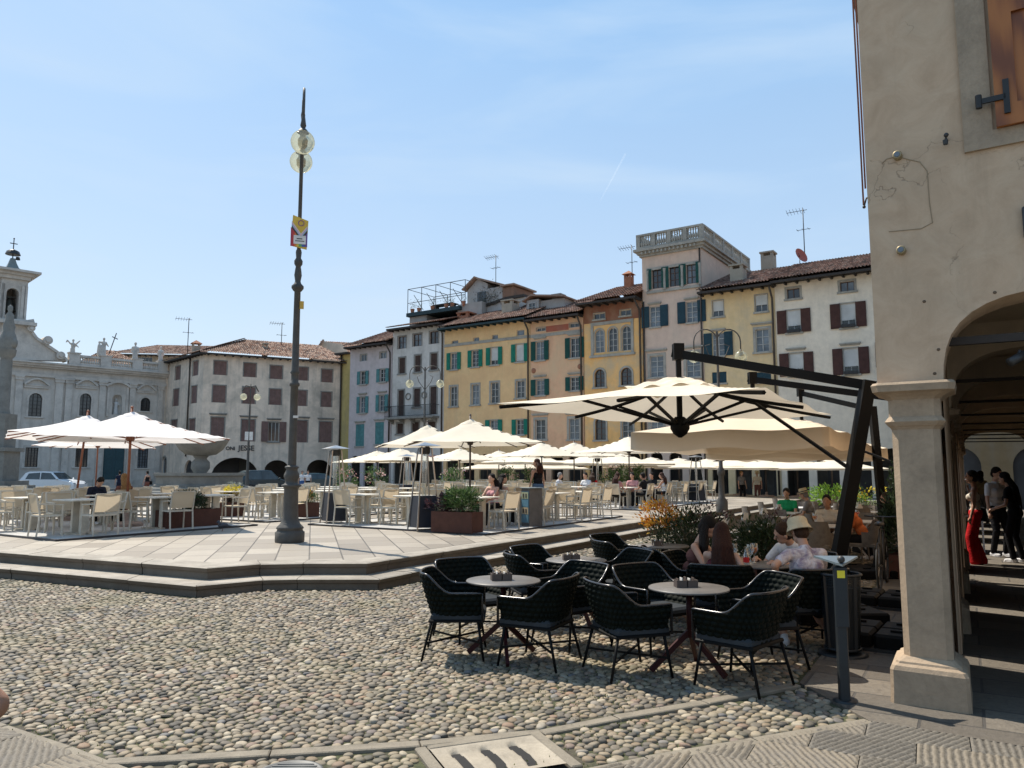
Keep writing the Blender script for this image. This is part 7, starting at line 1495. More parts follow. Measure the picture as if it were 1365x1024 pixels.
# ---------------- cars ----------------
TYRE = plain('tyre_rubber', (.02, .02, .02), .8); RIMM = plain('alloy_rim', (.3, .3, .3), .3, .8); CGL = glass_dark('car_glass', (.03, .05, .06))
def car(px, d, rz, paint, label, L=4.4, H=1.6, W_c=1.8):
    p = D(px, 627, d); r = empty('parked_car', (p.x, p.y, 0), rz, label, 'car', 'cars parked before the old houses'); pm = plain('car_paint', paint, .25, .1, var=.03, spec=.7)
    P1 = [(-L/2, .35), (-L/2, .78), (-L/2+.1, .95), (-L/2+.35, 1.0), (-1.0, H-.03), (.2, H), (.75, H-.08), (1.25, 1.02), (L/2-.25, .88), (L/2, .68), (L/2, .35), (1.75, .25), (-1.75, .25)]
    P1 = [(-L/2+.02, .32), (-L/2, .75), (-L/2+.12, 1.0), (-L/2+.5, H-.12), (-L/2+.8, H-.02), (-.2, H), (.35, H-.06), (1.05, 1.03), (L/2-.3, .88), (L/2-.02, .68), (L/2, .32)]
    m = MB(); n = len(P1); prof = lambda k: [(x, z) for x, z in P1]
    V = []
    for y, kx, kz in ((-W_c/2, .97, 0), (-W_c/2+.06, 1, 1), (W_c/2-.06, 1, 1), (W_c/2, .97, 0)):
        for x, z in P1: yy = y*(1-.16*max(0, (z-.95)/(H-.95))) if z > .95 else y; V.append((x*kx, yy, z-(0 if kz else .03)))
    F = [(k*n+i, k*n+i+1, (k+1)*n+i+1, (k+1)*n+i) for k in range(3) for i in range(n-1)]+[tuple(range(n)), tuple(range(4*n-1, 3*n-1, -1))]+[(k*n, k*n+n-1, (k+1)*n+n-1, (k+1)*n) for k in range(3)]
    m.add(V, F, smooth=False); m.build('body', pm, r)
    for s_ in (-1, 1):
        for w in (((-1.65, 1.06), (-1.45, H-.16), (-.55, H-.09), (-.5, 1.04)), ((-.42, 1.04), (-.45, H-.09), (.3, H-.13), (.85, 1.04))):
            m = MB(); V = [(x, s_*(W_c/2*(1-.16*max(0, (z-.95)/(H-.95)))-.0+.012), z) for x, z in w]; V += [(x, y-s_*.05, z) for x, y, z in V]; m.add(V, [(0, 1, 2, 3), (4, 5, 6, 7), (0, 1, 5, 4), (1, 2, 6, 5), (2, 3, 7, 6), (3, 0, 4, 7)]); m.build('window', CGL, r)
        for x in (-L*.31, L*.31):
            Mw = Matrix.Translation((x, s_*(W_c/2-.1), .33)) @ Matrix.Rotation(R(90), 4, 'X'); m = MB(); m.lathe([(.2, -.11), (.33, -.11), (.335, 0), (.33, .11), (.2, .11)], 20, M=Mw); wh = m.build('wheel', TYRE, r); m = MB(); m.lathe([(.2, -.118), (.05, -.125), (.05, .125), (.2, .118)], 14, M=Mw); m.build('rim', RIMM, wh)
        m = MB(); m.ell((.95, s_*(W_c/2+.08), 1.08), (.1, .08, .07), 8, 6); m.build('mirror', pm, r); m = MB(); m.ell((L/2-.12, s_*.68, .72), (.12, .16, .07), 10, 6); m.build('headlight', GLASSL, r); m = MB(); m.ell((-L/2+.04, s_*.7, .85), (.05, .14, .07), 10, 6); m.build('tail_light', RED, r)
    V = []; m = MB(); m.add([(.42, -.68, H-.09), (.42, .68, H-.09), (1.02, .8, 1.07), (1.02, -.8, 1.07)], [(0, 1, 2, 3)]); m.M = Matrix(); m.build('windscreen', CGL, r)
car(72, 60, R(-4), (.62, .64, .66), 'white suv parked before the church, behind the left terrace', 4.5, 1.65); car(352, 62, R(38), (.012, .03, .04), 'dark teal car parked before the arches of the corner house', 4.3, 1.75)
car(425, 66, R(30), (.02, .05, .06), 'dark green car end behind the tall lamp post', 4.3, 1.5)

# ---------------- pigeon, bicycle, arcade end ----------------
p = P(297, 708, PZ); r = empty('pigeon', p, R(180+25), 'dark pigeon walking on the slabs by the left planter', 'pigeon'); PG = plain('pigeon_feathers', (.05, .05, .06), .6)
m = MB(); m.ell((0, 0, .13), (.115, .06, .062)); m.ell((.10, 0, .21), (.036, .03, .036)); m.tube([(.06, 0, .15), (.09, 0, .2)], [.05, .03], 8); m.tube([(-.08, 0, .13), (-.2, 0, .10)], [.045, .025], 6, flat=(1, .4)); m.tube([(.13, 0, .205), (.155, 0, .2)], [.01, .004], 5); m.build('body', PG, r)
for s_ in (-1, 1): m = MB(); m.tube([(0, s_*.02, .09), (.01, s_*.025, 0), (.03, s_*.025, .004)], .006, 5); m.build('leg', plain('pigeon_leg', (.2, .06, .05), .6), r)
p = P(1178, 782, .03); r = empty('bicycle', p, math.atan2(AV.y, AV.x), 'dark bicycle leaning behind the pillar among the parasol masts', 'bicycle'); PGb = plain('bicycle_black', (.015, .015, .016), .4)
for x in (-.5, .55):
    m = MB(); m.tube([(x+.33*math.cos(t), 0, .34+.33*math.sin(t)) for t in [i*math.pi/14 for i in range(29)]], .016, 7); w = m.build('wheel', TYRE, r); m = MB()
    for k in range(10): a = k*math.pi/5; m.tube([(x, 0, .34), (x+.32*math.cos(a), 0, .34+.32*math.sin(a))], .0022, 3)
    m.build('spokes', STL, w)
m = MB(); m.tube([(-.5, 0, .34), (-.15, 0, .85), (.42, 0, .80), (.55, 0, .34)], .016, 7); m.tube([(-.15, 0, .85), (0, 0, .3), (.42, 0, .78)], .016, 7); m.tube([(-.5, 0, .34), (0, 0, .3)], .012, 6); m.tube([(.42, 0, .8), (.40, 0, 1.0)], .014, 6); m.build('frame', PGb, r)
m = MB(); m.tube([(.3, -.25, 1.02), (.42, -.1, 1.0), (.42, .1, 1.0), (.3, .25, 1.02)], .013, 6); m.build('handlebar', PGb, r); m = MB(); m.ell((-.18, 0, .93), (.13, .07, .035)); m.build('saddle', PGb, r)
# house closing the view at the end of the arcade
eb = empty('end_house', ((AV*34+Vector((CX, CY, 0)))), 0, 'brownish house closing the view beyond the far end of the arcade', 'building'); fe = Face((CX+AV.x*36-4, CY+AV.y*36+1), BV, eb)
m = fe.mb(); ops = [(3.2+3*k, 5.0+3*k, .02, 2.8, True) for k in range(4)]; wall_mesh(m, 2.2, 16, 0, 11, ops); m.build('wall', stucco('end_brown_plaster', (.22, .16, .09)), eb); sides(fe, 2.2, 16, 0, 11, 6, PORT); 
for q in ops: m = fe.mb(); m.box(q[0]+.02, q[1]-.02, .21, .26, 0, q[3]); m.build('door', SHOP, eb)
for j in range(2):
    for k in range(4): window(fe, (3.5+3*k, 4.5+3*k, 4.2+3*j, 5.8+3*j), shut='dgreen', bars=(1, 2))
# contrail high in the sky
a, b = D(834, 205, 9000), D(800, 268, 9000); m = MB(); m.tube([b, (a+b)/2, a], [4, 9, 12], 8); CN = MT('contrail_vapour'); tr = CN.N('BsdfTransparent'); df = CN.N('BsdfTranslucent'); df.inputs[0].default_value = (.9, .9, .9, 1); ms = CN.N('MixShader'); ms.inputs[0].default_value = .045; CN.L(tr.outputs[0], ms.inputs[1]); CN.L(df.outputs[0], ms.inputs[2]); CN.L(ms.outputs[0], CN.o.inputs[0])
o = m.build('contrail', CN.m); tag(o, 'faint short contrail high in the sky', 'contrail', kind='structure')
# ---------------- people ----------------
def skin(name, c):
    m = plain(name, c, .55, var=.08); b = m.node_tree.nodes['Principled BSDF']; b.inputs['Subsurface Weight'].default_value = .08; b.inputs['Subsurface Radius'].default_value = (.02, .008, .004); return m
SK1 = skin('light_skin', (.45, .26, .18)); SK2 = skin('tanned_skin', (.33, .17, .105))
def cloth(name, c, c2=None, sc_=7):
    m = MT(name); co = m.coord(); n = m.noise(co, sc_, 4, .6, .8)
    m.col(m.ramp(n, [(.3, sc(c, .85)), (.7, sc(c, 1.1))]) if not c2 else m.ramp(n, [(.42, c), (.62, c2)])); m.set(.9, spec=.15); m.bump(m.noise(co, 14, 4, .5, 1.5), .5, .03); return m.m
CLN = {}
def cl(key):
    cs = {'black': (.012, .012, .014), 'navy': (.015, .02, .04), 'white': (.62, .62, .63), 'maroon': (.10, .022, .028), 'tan': (.15, .065, .055), 'red': (.42, .012, .015), 'cream': (.55, .5, .42), 'jeans': (.07, .12, .2), 'grey': (.2, .2, .21), 'orange': (.6, .16, .05), 'green': (.02, .3, .12), 'pink': (.5, .25, .25), 'blue': (.05, .12, .3), 'khaki': (.3, .25, .16), 'hat': (.52, .44, .29), 'redshirt': (.5, .02, .02)}
    if key not in CLN: CLN[key] = cloth(key+'_cloth', cs[key]) if key != 'tiedye' else cloth('tie_dye_cloth', (.60, .56, .57), (.24, .19, .25), 9)
    return CLN[key]
HAIRC = {}
def hairm(key):
    cs = {'dark': (.012, .009, .008), 'auburn': (.045, .015, .009), 'brown': (.05, .025, .014), 'blond': (.30, .17, .07), 'grey': (.3, .29, .28)}
    if key not in HAIRC:
        m = MT(key+'_hair'); w = m.N('TexNoise'); w.inputs['Scale'].default_value = 5; m.L(m.coord(scale=(34, 34, 1.5)), w.inputs['Vector']); m.col(m.ramp(w.outputs['Fac'], [(.3, sc(cs[key], .55)), (.7, sc(cs[key], 1.5))])); m.set(.6, spec=.2); m.bump(w.outputs['Fac'], 1, .03); HAIRC[key] = m.m
    return HAIRC[key]
def capsule(m, p, r, q, r2, n=14):
    p, q = Vector(p), Vector(q)
    if (q-p).length < 1e-4: m.ell(p, r, n, 8); return
    t = (q-p).normalized(); up = Vector((0, 0, 1)) if abs(t.z) < .9 else Vector((0, 1, 0)); a = t.cross(up).normalized(); b = a.cross(t)
    V = []; F = []; rows = []
    for k in range(5): th = math.pi/2*k/4; rows.append((p-t*r*math.cos(th), r*math.sin(th)))
    for k in range(5): th = math.pi/2*k/4; rows.append((q+t*r2*math.sin(th), r2*math.cos(th)))
    for c, rr in rows:
        for i in range(n): w = 2*math.pi*i/n; V.append(tuple(c+a*(max(rr, 1e-4)*math.cos(w))+b*(max(rr, 1e-4)*math.sin(w))))
    for k in range(len(rows)-1):
        for i in range(n): j = (i+1) % n; F.append((k*n+i, k*n+j, (k+1)*n+j, (k+1)*n+i))
    F.append(tuple(range(n-1, -1, -1))); F.append(tuple((len(rows)-1)*n+i for i in range(n))); m.add(V, F)
def fuse(prims, vox, name, mat, parent, it=4):
    m = MB()
    for q in prims:
        if q[0] == 'c': capsule(m, *q[1:])
        else: m.ell(q[1], q[2], 16, 10, q[3] if len(q) > 3 else None)
    me = bpy.data.meshes.new('t'); me.from_pydata(m.v, [], m.f); o = bpy.data.objects.new('t', me); C.objects.link(o)
    md = o.modifiers.new('r', 'REMESH'); md.mode = 'VOXEL'; md.voxel_size = vox; sm_ = o.modifiers.new('s', 'SMOOTH'); sm_.factor = .5; sm_.iterations = it
    bpy.context.view_layer.update(); me2 = bpy.data.meshes.new_from_object(o.evaluated_get(bpy.context.evaluated_depsgraph_get())); bpy.data.objects.remove(o)
    me2.name = name; me2.polygons.foreach_set('use_smooth', [True]*len(me2.polygons)); me2.materials.clear(); me2.materials.append(mat); return mk(name, me2, parent)
def ik(s, t, l1, l2, hint):
    d = t-s; L = min(d.length, (l1+l2)*.995); d = d.normalized(); t = s+d*L; a = (l1*l1-l2*l2+L*L)/(2*L); h = math.sqrt(max(0, l1*l1-a*a)); hh = hint-d*hint.dot(d); hh.normalize(); return s+d*a+hh*h, t
def rotm(ax, ay, az): return Euler((ax, ay, az)).to_matrix()
def person(loc, rz, label, pose='stand', shirt='white', sleeve=.5, legs='black', legtype='long', hair='dark', hlen=0.0, sk=None, lean=0, tilt=0, yaw=0, nod=0, hands=None, female=False, hat=None, vox=.016, scale=.97, feet=None, shoes='white', hold=None, group=None, bag=False, seat=.50, elb=None, cloth_group=None):
    sk = sk or SK1; r = empty('person', loc, rz, label, 'person', group); r.scale = (scale,)*3; r['clothing'] = shirt
    near = vox < .012; pz = .95 if pose == 'stand' else seat+.07; pel = Vector((0, -.08 if pose == 'sit' else 0, pz)); RM = rotm(-R(lean), R(tilt), 0)
    T = lambda x, y, z: pel+RM @ Vector((x, y, z)); sw = .155 if female else .18; k = .9 if female else 1.0
    HR = RM @ rotm(-R(nod), 0, R(yaw)); hc = T(0, .02, .60)+HR @ Vector((0, .015, .07)); Hd = lambda x, y, z: hc+HR @ Vector((x, y, z)); HM = Matrix.Translation(hc) @ HR.to_4x4()
    S = [T(-sw, 0, .43), T(sw, 0, .43)]
    if hands is None: hands = [Vector((-.26, .10, pz-.15)), Vector((.26, .10, pz-.15))] if pose == 'stand' else [Vector((-.14, .36, pz+.12)), Vector((.14, .36, pz+.12))]
    body = []; arms = []; legs_ = []
    for i, s_ in enumerate((-1, 1)):
        hint = Vector((s_*.5, -.7, -.6)) if elb is None or elb[i] is None else elb[i]; e, h = ik(S[i], Vector(hands[i]), .285, .25, hint); arms.append((S[i], e, h))
        body += [('c', S[i], .048*k, e, .036*k), ('c', e, .037*k, h, .025*k)]
        d = (h-e).normalized(); side = d.cross(Vector((0, 0, 1))); side = side.normalized() if side.length > .1 else Vector((1, 0, 0)); nrm = side.cross(d).normalized()
        pc_ = h+d*.045; body.append(('c', h+d*.01, .026, pc_+d*.02, .03)); curl = -nrm if nrm.z > 0 else nrm
        for f in range(4):
            o = side*((f-1.5)*.0185); L = (.062, .072, .068, .052)[f]*(1 if near else .95); b0 = h+d*.075+o; b1 = b0+(d*.85+curl*.45).normalized()*L*.5; b2 = b1+(d*.35+curl*.95).normalized()*L*.5
            body += [('c', b0-d*.02, .0095, b1, .0085), ('c', b1, .0085, b2, .0075)]
        th = side*(-s_)*1.0; b0 = h+d*.03+th*.022; b1 = b0+(d*.6+th*.6+curl*.2).normalized()*.04; body += [('c', b0, .012, b1, .010), ('c', b1, .010, b1+(d*.8+curl*.4).normalized()*.028, .0085)]
    body += [('c', T(0, -.01, .46), .052*k, hc+HR @ Vector((0, -.015, -.06)), .047*k), ('e', (0, 0, 0), (.073, .09, .105), HM @ Matrix.Translation((0, .0, .015))), ('e', (0, 0, 0), (.056, .06, .06), HM @ Matrix.Translation((0, .03, -.06)))]
    body += [('c', Hd(0, .088, .01), .010, Hd(0, .108, -.022), .014), ('e', (0, 0, 0), (.03, .012, .01), HM @ Matrix.Translation((0, .082, -.055))), ('e', (0, 0, 0), (.012, .02, .03), HM @ Matrix.Translation((-.074, -.005, -.01))), ('e', (0, 0, 0), (.012, .02, .03), HM @ Matrix.Translation((.074, -.005, -.01))), ('c', Hd(-.03, .08, .03), .012, Hd(.03, .08, .03), .012)]
    tor = [('c', T(-sw+.035, 0, .42), .058*k, T(sw-.035, 0, .42), .058*k), ('c', T(-.07, .01, .30), .098*k, T(.07, .01, .30), .098*k), ('c', T(-.055, 0, .14), .088*k, T(.055, 0, .14), .088*k), ('c', T(-.065, 0, .0), .105, T(.065, 0, .0), .105), ('c', T(0, 0, .40), .075*k, T(0, -.005, .47), .055*k)]
    if female: tor += [('e', T(-.065, .085, .29), (.055, .05, .055)), ('e', T(.065, .085, .29), (.055, .05, .055))]
    body += tor
    if feet is None: feet = [Vector((-.10, .05, .08)), Vector((.10, -.05, .08))] if pose == 'stand' else [Vector((-.12, .40, .08)), Vector((.12, .34, .08))]
    for i, s_ in enumerate((-1, 1)):
        hip = pel+Vector((s_*.085, 0, -.02)); kn, an = ik(hip, Vector(feet[i]), .44, .43, Vector((s_*.15, 1, .3))); legs_.append((hip, kn, an)); body += [('c', hip, .085*k, kn, .052), ('c', kn, .052, kn.lerp(an, .35), .053), ('c', kn.lerp(an, .35), .052, an, .036)]
    bare = [q for q in body]; fuse(bare, vox*.7 if near else vox, 'body', sk, r, 3)
    E = []
    for s_ in (-1, 1): E.append(Hd(s_*.03, .087, .012))
    if near:
        m = MB(); [m.ell(e, .0085, 8, 6) for e in E]; m.build('eyes', BLK, r)
    g = .013; sh = [(q[0], q[1], q[2]+g, q[3], q[4]+g) if q[0] == 'c' else ('e', q[1], tuple(v+g for v in q[2])) for q in tor]
    if sleeve:
        for (s_, e, h) in arms:
            if sleeve <= 1: sh.append(('c', s_, .060*k, s_.lerp(e, sleeve), .055*k))
            else: sh += [('c', s_, .060*k, e, .048*k), ('c', e, .048*k, e.lerp(h, sleeve-1), .038*k)]
    else: sh = [(q[0], q[1], q[2]-.002, q[3], q[4]-.002) if q[0] == 'c' else q for q in sh[1:4]+sh[5:]]+[('c', T(s2*.09, 0, .33), .05, T(s2*.10, -.01, .44), .035) for s2 in (-1, 1)]
    fuse(sh, vox, 'shirt', cl(shirt), r, 5)
    bt = [('c', pel+Vector((-.065, 0, -.01)), .122, pel+Vector((.065, 0, -.01)), .122)]
    if legtype == 'skirt': bt += [('c', pel, .12, pel+(Vector((0, .2, -.12)) if pose == 'sit' else Vector((0, 0, -.4))), .17)]
    for (hip, kn, an) in legs_:
        if legtype == 'long': bt += [('c', hip, .098*k, kn, .066), ('c', kn, .066, an.lerp(kn, .04), .056)]
        elif legtype == 'wide': bt += [('c', hip, .10, kn, .085), ('c', kn, .085, an-Vector((0, 0, .03)), .105)]
        elif legtype == 'short': bt += [('c', hip, .10, hip.lerp(kn, .72), .075)]
    fuse(bt, vox, 'trousers' if legtype != 'skirt' else 'skirt', cl(legs), r, 4)
    for (hip, kn, an) in legs_:
        f = an+Vector((0, .0, -.035)); fuse([('c', f+Vector((0, -.03, 0)), .043, f+Vector((0, .13, -.012)), .036), ('c', f, .042, f+Vector((0, .0, .05)), .04), ('e', f+Vector((0, .05, -.035)), (.045, .14, .014))], vox*.8, 'shoe', cl(shoes), r, 2)
    hp = [('e', (0, 0, 0), (.086, .098, .095), HM @ Matrix.Translation((0, -.022, .045))), ('e', (0, 0, 0), (.08, .075, .075), HM @ Matrix.Translation((0, -.045, -.02)))]
    if hlen:
        n = 6
        for j in range(-3, 4):
            a = j*.42; x0, y0 = .07*math.sin(a), -.065*math.cos(a)-.015; p0 = Hd(x0, y0, .02); end = p0+Vector((0, 0, 0)); 
            def drop(f, wd):
                z = p0.z-hlen*f; zr_ = (z-pel.z)/max(.3, math.cos(R(lean))); yb_ = (T(0, -.125+.03*abs(math.sin(a)), zr_)).y if lean < 15 else 9; return Vector((p0.x*wd, min(p0.y-.01, yb_-.012), z))
            m1, m2, tb = drop(.33, 1.28), drop(.66, 1.55), drop(.95+.09*math.sin(j*2.3), 1.5); hp += [('c', p0, .030, m1, .034), ('c', m1, .034, m2, .033), ('c', m2, .033, tb, .012)]
    if hlen < 0: pass
    fuse(hp, vox*.75, 'hair', hairm(hair), r, 4)
    if hat:
        m = MB(); prof = [(.138, -.03), (.133, -.028), (.113, .022), (.105, .035), (.102, .09), (.088, .112), (.05, .122), (0, .124)] if hat != 'panama' else [(.16, .02), (.155, .025), (.10, .03), (.098, .1), (.085, .13), (.03, .12), (0, .118)]
        m.lathe(prof, 28, (0, 0), HM @ Matrix.Translation((0, -.012, .028)), cap=False); m.lathe([(a_*.97, b_-.006) for a_, b_ in prof], 28, (0, 0), HM @ Matrix.Translation((0, -.012, .028)), cap=False); m.build('hat', cl('hat'), r, recalc=False)
        if hat == 'panama': m = MB(); m.lathe([(.1, .035), (.101, .06)], 24, (0, 0), HM @ Matrix.Translation((0, -.012, .028)), cap=False); m.build('hat_band', BLK, r)
    if bag:
        m = MB(); c_ = T(.24, -.03, -.02); m.M = Matrix.Translation(c_); m.bevbox(-.06, .06, -.15, .15, -.14, .12, .03); b_ = m.build('shoulder_bag', cl('black'), r); m = MB(); m.tube([c_+Vector((0, -.12, .1)), T(sw-.02, -.03, .50), c_+Vector((0, .12, .1))], .009, 5); m.build('strap', cl('black'), b_)
    return r
Vv = Vector
def seated(S, label, **kw):
    x, y, rz = S; return person((x, y, 0), rz, label, pose='sit', **kw)
# the two couples in front
seated(SW1, 'woman with long auburn hair and a maroon top, seated with her back to the camera', shirt='maroon', sleeve=0, hair='auburn', hlen=.50, female=True, lean=8, tilt=2, nod=10, yaw=-14, hands=[Vv((-.04, .36, .74)), Vv((.27, .06, .67))], elb=[Vv((-.3, -.3, -1)), Vv((.35, -.9, -.5))], vox=.010, legs='navy', seat=.44, scale=.93)
seated(SW2, 'dark haired woman in a tan strappy top leaning towards the woman in maroon', shirt='tan', sleeve=0, hair='dark', hlen=.36, female=True, lean=20, tilt=4, nod=10, yaw=18, hands=[Vv((-.15, .45, .76)), Vv((.2, .45, .76))], vox=.010, legs='navy', seat=.46, scale=.97)
seated(SM1, 'man in a beige bucket hat and tie-dye t-shirt seated with his back turned', shirt='tiedye', sleeve=.62, hair='brown', lean=14, tilt=0, nod=10, yaw=4, hat='bucket', hands=[Vv((-.31, .02, .67)), Vv((.2, .42, .76))], elb=[Vv((-1, -.8, .2)), None], vox=.009, legs='black', legtype='short', seat=.46, shoes='white', sk=SK1, feet=[Vv((-.16, .22, .08)), Vv((.22, -.12, .08))])
seated(SM2, 'man in a white shirt reaching over the table, half hidden by the bucket hat', shirt='white', sleeve=.6, hair='brown', lean=34, tilt=0, nod=-2, yaw=-38, hands=[Vv((-.12, .62, .76)), Vv((.22, .52, .76))], vox=.010, legs='navy', seat=.46)
# diners further along the street
T6 = WTP[6]
def at_table(Tt, k, label, **kw):
    a = AROT+k*math.pi/2; dv = Vector((math.sin(a), -math.cos(a), 0)); q = Tt+dv*.62; return person((q.x, q.y, kw.pop('z', 0)), a, label, pose='sit', **kw)
at_table(T6, 2, 'dark haired man facing the camera just left of the leaning mast', shirt='cream', sleeve=.5, hair='dark', sk=SK2, lean=20, nod=-18, vox=.013)
at_table(T6, 1, 'diner in an orange shirt bending over beside the leaning mast', shirt='orange', sleeve=.6, hair='brown', lean=28, vox=.015)
at_table(WTP[3], 1, 'man in a straw hat with a dark band, seated beyond the orange shirt', shirt='grey', sleeve=.5, hair='grey', hat='panama', lean=15, vox=.015)
at_table(WTP[3], 2, 'diner in a green top next to the man in the straw hat', shirt='green', sleeve=.5, hair='dark', lean=12, vox=.015)
at_table(WTP[7], 1, 'diner in a red shirt seated between the parasol masts', shirt='redshirt', sleeve=.5, hair='brown', lean=8, vox=.015)
# people on the terraces: take the chair nearest to a picture position
def seat_near(px, d, label, **kw):
    t = D(px, 627, d); c = min(CHAIRS, key=lambda q: math.hypot(q[0]-t.x, q[1]-t.y)); CHAIRS.remove(c); return person((c[0], c[1], PZ+.03), c[2], label, pose='sit', seat=.46, **kw)
seat_near(133, 20.5, 'man in a dark t-shirt bent over his table under the front left parasol', shirt='navy', sleeve=.55, hair='dark', lean=26, nod=20, vox=.014)
seat_near(168, 19, 'woman with long blond hair facing away, beside the red-brown pole', shirt='tan', sleeve=.4, hair='blond', hlen=.55, female=True, lean=5, vox=.014)
seat_near(650, 19.5, 'woman with dark hair in profile, seated behind the corten planter with oleander', shirt='pink', sleeve=0, hair='dark', hlen=.45, female=True, lean=10, yaw=-40, vox=.014)
seat_near(682, 19, 'woman with dark hair seen from behind, left of the standing woman', shirt='pink', sleeve=0, hair='dark', hlen=.3, female=True, lean=4, vox=.014, legs='black')
p = P(714, 694, PZ+.03); person((p.x+.1, p.y+.9, PZ+.03), R(30), 'standing woman in a black tank top and jeans with a ponytail, behind the totem', shirt='black', sleeve=0, hair='auburn', hlen=.35, female=True, legs='jeans', yaw=40, vox=.014, lean=3)
for k, (px, d, kw) in enumerate(((745, 30, dict(shirt='white', hair='grey')), (762, 30.5, dict(shirt='white', hair='dark')), (777, 27, dict(shirt='pink', hair='auburn', hlen=.4, female=True)), (784, 31, dict(shirt='redshirt', hair='brown', hlen=.3, female=True)), (858, 27.5, dict(shirt='black', hair='dark', sk=SK2)), (846, 28, dict(shirt='pink', hair='dark')), (893, 29, dict(shirt='white', sleeve=0, hair='auburn', hlen=.4, female=True)), (909, 30, dict(shirt='black', hair='dark')))):
    lb_ = ['grey haired man in a white shirt left of a dark haired one, middle terrace', 'dark haired man in a white shirt beside the grey haired one', 'woman with auburn hair and a pink top at the middle tables', 'woman in a red top behind the woman in pink', 'man in a black t-shirt seated before the dark arcades', 'diner in pink half hidden by the man in black', 'woman with auburn hair and bare shoulders, right of the man in black', 'dark haired diner in black, right of the bare shouldered woman'][k]
    kw.setdefault('sleeve', .5); seat_near(px, d, lb_, lean=8, vox=.02, **kw)
# walkers far off
for px, py, d, rz, lb_, kw in ((160, 0, 52, 40, 'man in a dark waistcoat standing before the blue church door', dict(shirt='navy', legs='navy', hair='dark')), (169, 0, 53, -20, 'small woman in pink beside the man in the dark waistcoat', dict(shirt='pink', legs='cream', hair='auburn', female=True, scale=.85)), (197, 0, 52, 60, 'woman in black top and pale trousers walking past the church, carrying a bag', dict(shirt='black', sleeve=0, legs='tan', hair='dark', female=True, bag=True)), (403, 0, 58, 200, 'person in a white shirt and blue shorts behind the tall lamp post', dict(shirt='white', legs='blue', legtype='short', hair='brown')), (411, 0, 58, 180, 'person in a white shirt and black shorts, right of the one in blue shorts', dict(shirt='white', legs='black', legtype='short', hair='brown')), (1009, 0, 42, 150, 'waiter in a pale shirt and cap standing in front of the dark arcade', dict(shirt='cream', legs='tan', hair='grey', hat='bucket')), (988, 0, 42, 200, 'person in grey standing in the dark arcade left of the waiter', dict(shirt='grey', legs='black', hair='blond'))):
    p = D(px, 627, d); person((p.x, p.y, 0), R(rz), lb_, vox=.022, **kw)
# people in the arcade
p = P(1305, 752, .03); person(p, R(60), 'woman in wide red trousers and pale tank top with a black bag', shirt='cream', sleeve=0, legs='red', legtype='wide', hair='dark', hlen=.12, female=True, bag=True, vox=.011, scale=.98, yaw=5)
p = P(1333, 742, .03); person(p, R(195), 'man in a white t-shirt and black trousers standing in the arcade', shirt='white', sleeve=.6, legs='black', hair='dark', vox=.012, nod=18, hands=[Vv((-.16, .26, 1.10)), Vv((.26, .08, .82))], scale=1.02)
p = P(1358, 750, .03); person(p, R(40), 'woman in dark clothes with long dark hair at the right frame edge', shirt='black', sleeve=.5, legs='black', hair='dark', hlen=.6, female=True, vox=.011, lean=10, hands=[Vv((-.2, .3, 1.02)), Vv((.2, .32, 1.05))])
p = P(1312, 700, .03); person(p, R(20), 'farther person in pale clothes seen between the red trousers and the white t-shirt', shirt='khaki', legs='grey', hair='dark', vox=.018); p = P(1285, 690, .03); person(p, R(190), 'distant person in white deep in the arcade', shirt='white', legs='grey', hair='grey', vox=.02)
# passer-by whose elbow enters at the left edge
e = D(9, 934, 1.9); person((e.x-.44, e.y+.06, 0), R(-15), 'passer-by almost outside the left frame edge, only a bare elbow showing', shirt='navy', sleeve=.35, legs='grey', hair='brown', sk=SK2, vox=.009, hands=[Vv((-.26, .12, .95)), Vv((.12, .20, 1.18))], elb=[None, Vv((1, -.15, -.35))], scale=1.0)
# seagreen hanging sign things in arcade: white service table
tb = empty('service_table', P(1290, 735, .03), AROT, 'white folding table standing in the arcade behind the woman in red trousers', 'table'); m = MB(); m.bevbox(-.35, .35, -.3, .3, .74, .78, .01); m.build('table_top', CLO, tb)
for x, y in ((-1, -1), (1, -1), (1, 1), (-1, 1)): m = MB(); m.bar((x*.3, y*.26, 0), (x*.3, y*.26, .74), .035); m.build('leg', CLO, tb)

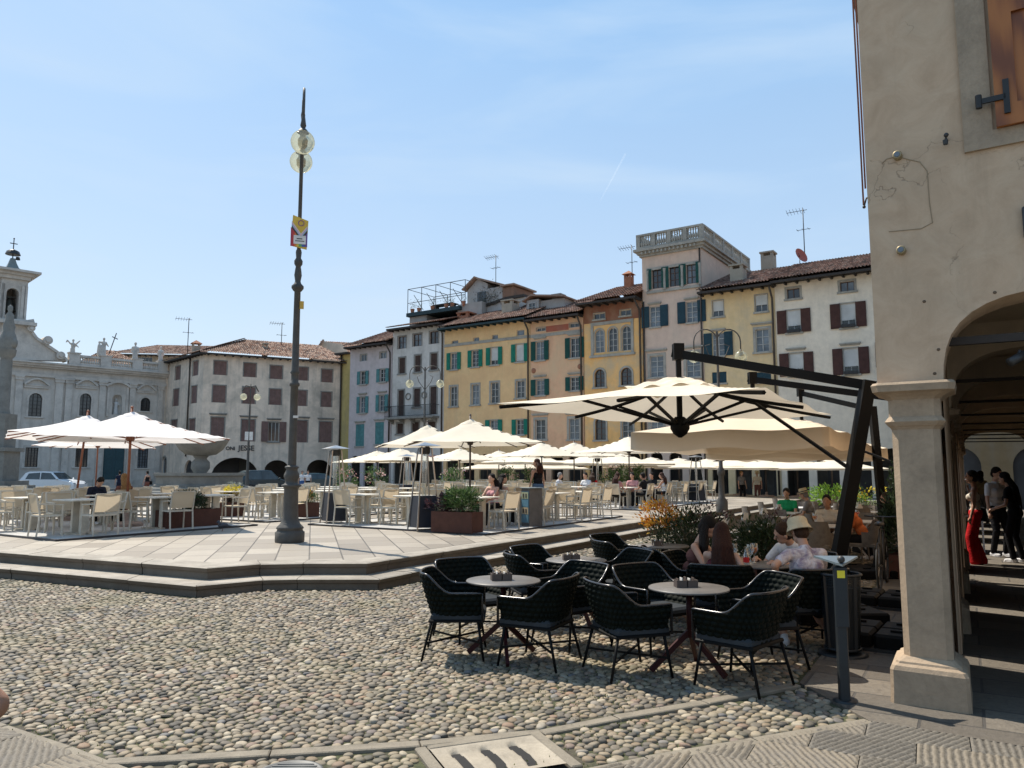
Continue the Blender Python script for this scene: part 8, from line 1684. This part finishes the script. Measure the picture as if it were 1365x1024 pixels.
# ---------------- statues of the church ----------------
def statue(px, y0, y1, label, kind):
    f_ = Face((-44.2, 66.6), (.707, .707), None); s_, z1 = f_.hit(px, y0, -.3); _, z0 = f_.hit(px, y1, -.3); b = f_.O+f_.u*s_-f_.n*.3; h = z1-z0; k = h/2.0; r = empty('church_statue', (b.x, b.y, z0), R(45), label, 'statue', 'statues on the church')
    P_ = [('c', Vv((0, 0, .12)), .27, Vv((0, 0, .75)), .22), ('c', Vv((0, 0, .75)), .2, Vv((.02, 0, 1.3)), .2), ('c', Vv((-.2, 0, 1.42)), .11, Vv((.2, 0, 1.42)), .11), ('c', Vv((0, 0, 1.5)), .07, Vv((0, .02, 1.62)), .07), ('e', Vv((0, 0, 1.78)), (.12, .13, .16)), ('c', Vv((-.1, -.12, .1)), .18, Vv((-.15, -.1, .9)), .12), ('c', Vv((.2, .1, .1)), .12, Vv((.12, .12, 1.0)), .09)]
    if kind == 'angel': P_ += [('c', Vv((-.25, 0, 1.4)), .08, Vv((-.55, 0, 1.75)), .07), ('c', Vv((-.55, 0, 1.75)), .07, Vv((-.65, 0, 1.5)), .06), ('c', Vv((.25, 0, 1.4)), .09, Vv((.6, 0, 1.8)), .07), ('c', Vv((.1, -.15, 1.4)), .1, Vv((.45, -.2, 1.1)), .06)]
    elif kind == 'group': P_ += [('c', Vv((-.4, 0, .2)), .2, Vv((-.4, 0, 1.1)), .15), ('e', Vv((-.4, 0, 1.4)), (.11, .11, .14)), ('c', Vv((.2, 0, 1.4)), .08, Vv((.45, .1, 1.1)), .07)]
    else: P_ += [('c', Vv((-.25, 0, 1.4)), .08, Vv((-.3, .1, 1.0)), .07), ('c', Vv((-.3, .1, 1.0)), .07, Vv((0, .2, 1.1)), .06), ('c', Vv((.25, 0, 1.4)), .08, Vv((.3, 0, .95)), .07)]
    P_ = [(q[0], q[1]*k, q[2]*k, q[3]*k, q[4]*k) if q[0] == 'c' else ('e', q[1]*k, tuple(v*k for v in q[2])) for q in P_]; fuse(P_, .05, 'figure', CST, r, 3)
    m = MB(); m.box(-.38*k, .38*k, -.3*k, .3*k, -.02, .1*k); m.build('plinth', CST, r)
    if kind == 'group': m = MB(); m.bar((.5*k, 0, .3*k), (1.1*k, 0, 2.5*k), .07); m.bar((.72*k, 0, 2.1*k), (1.25*k, 0, 1.9*k), .07); m.build('cross', IRON, r)
statue(98, 451, 477, 'angel statue with raised arms on the church balustrade, first from the left', 'angel'); statue(139, 449, 476, 'statue group with a tall cross on the church balustrade', 'group'); statue(181, 455, 484, 'robed statue standing right of the cross on the church balustrade', 'robe'); statue(215, 461, 486, 'weathered statue at the right end of the church balustrade', 'robe')
f_ = Face((-44.2, 66.6), (.707, .707), None); s_ = (nq[0]+nq[1])/2; b = f_.O+f_.u*s_+f_.n*.35; r = empty('church_statue', (b.x, b.y, nq[2]), R(45), 'white statue standing inside the niche of the church front', 'statue'); k = (nq[3]-nq[2])*.4
P_ = [('c', Vv((0, 0, .15))*k, .3*k, Vv((0, 0, .8))*k, .24*k), ('c', Vv((0, 0, .8))*k, .22*k, Vv((.05, 0, 1.4))*k, .22*k), ('c', Vv((-.2, 0, 1.5))*k, .1*k, Vv((.2, 0, 1.5))*k, .1*k), ('e', Vv((0, 0, 1.85))*k, (.13*k, .13*k, .17*k)), ('c', Vv((.25, 0, 1.5))*k, .08*k, Vv((.45, -.15, 1.15))*k, .07*k)]; fuse(P_, .04, 'figure', plain('white_marble', (.5, .5, .49), .6), r, 3)
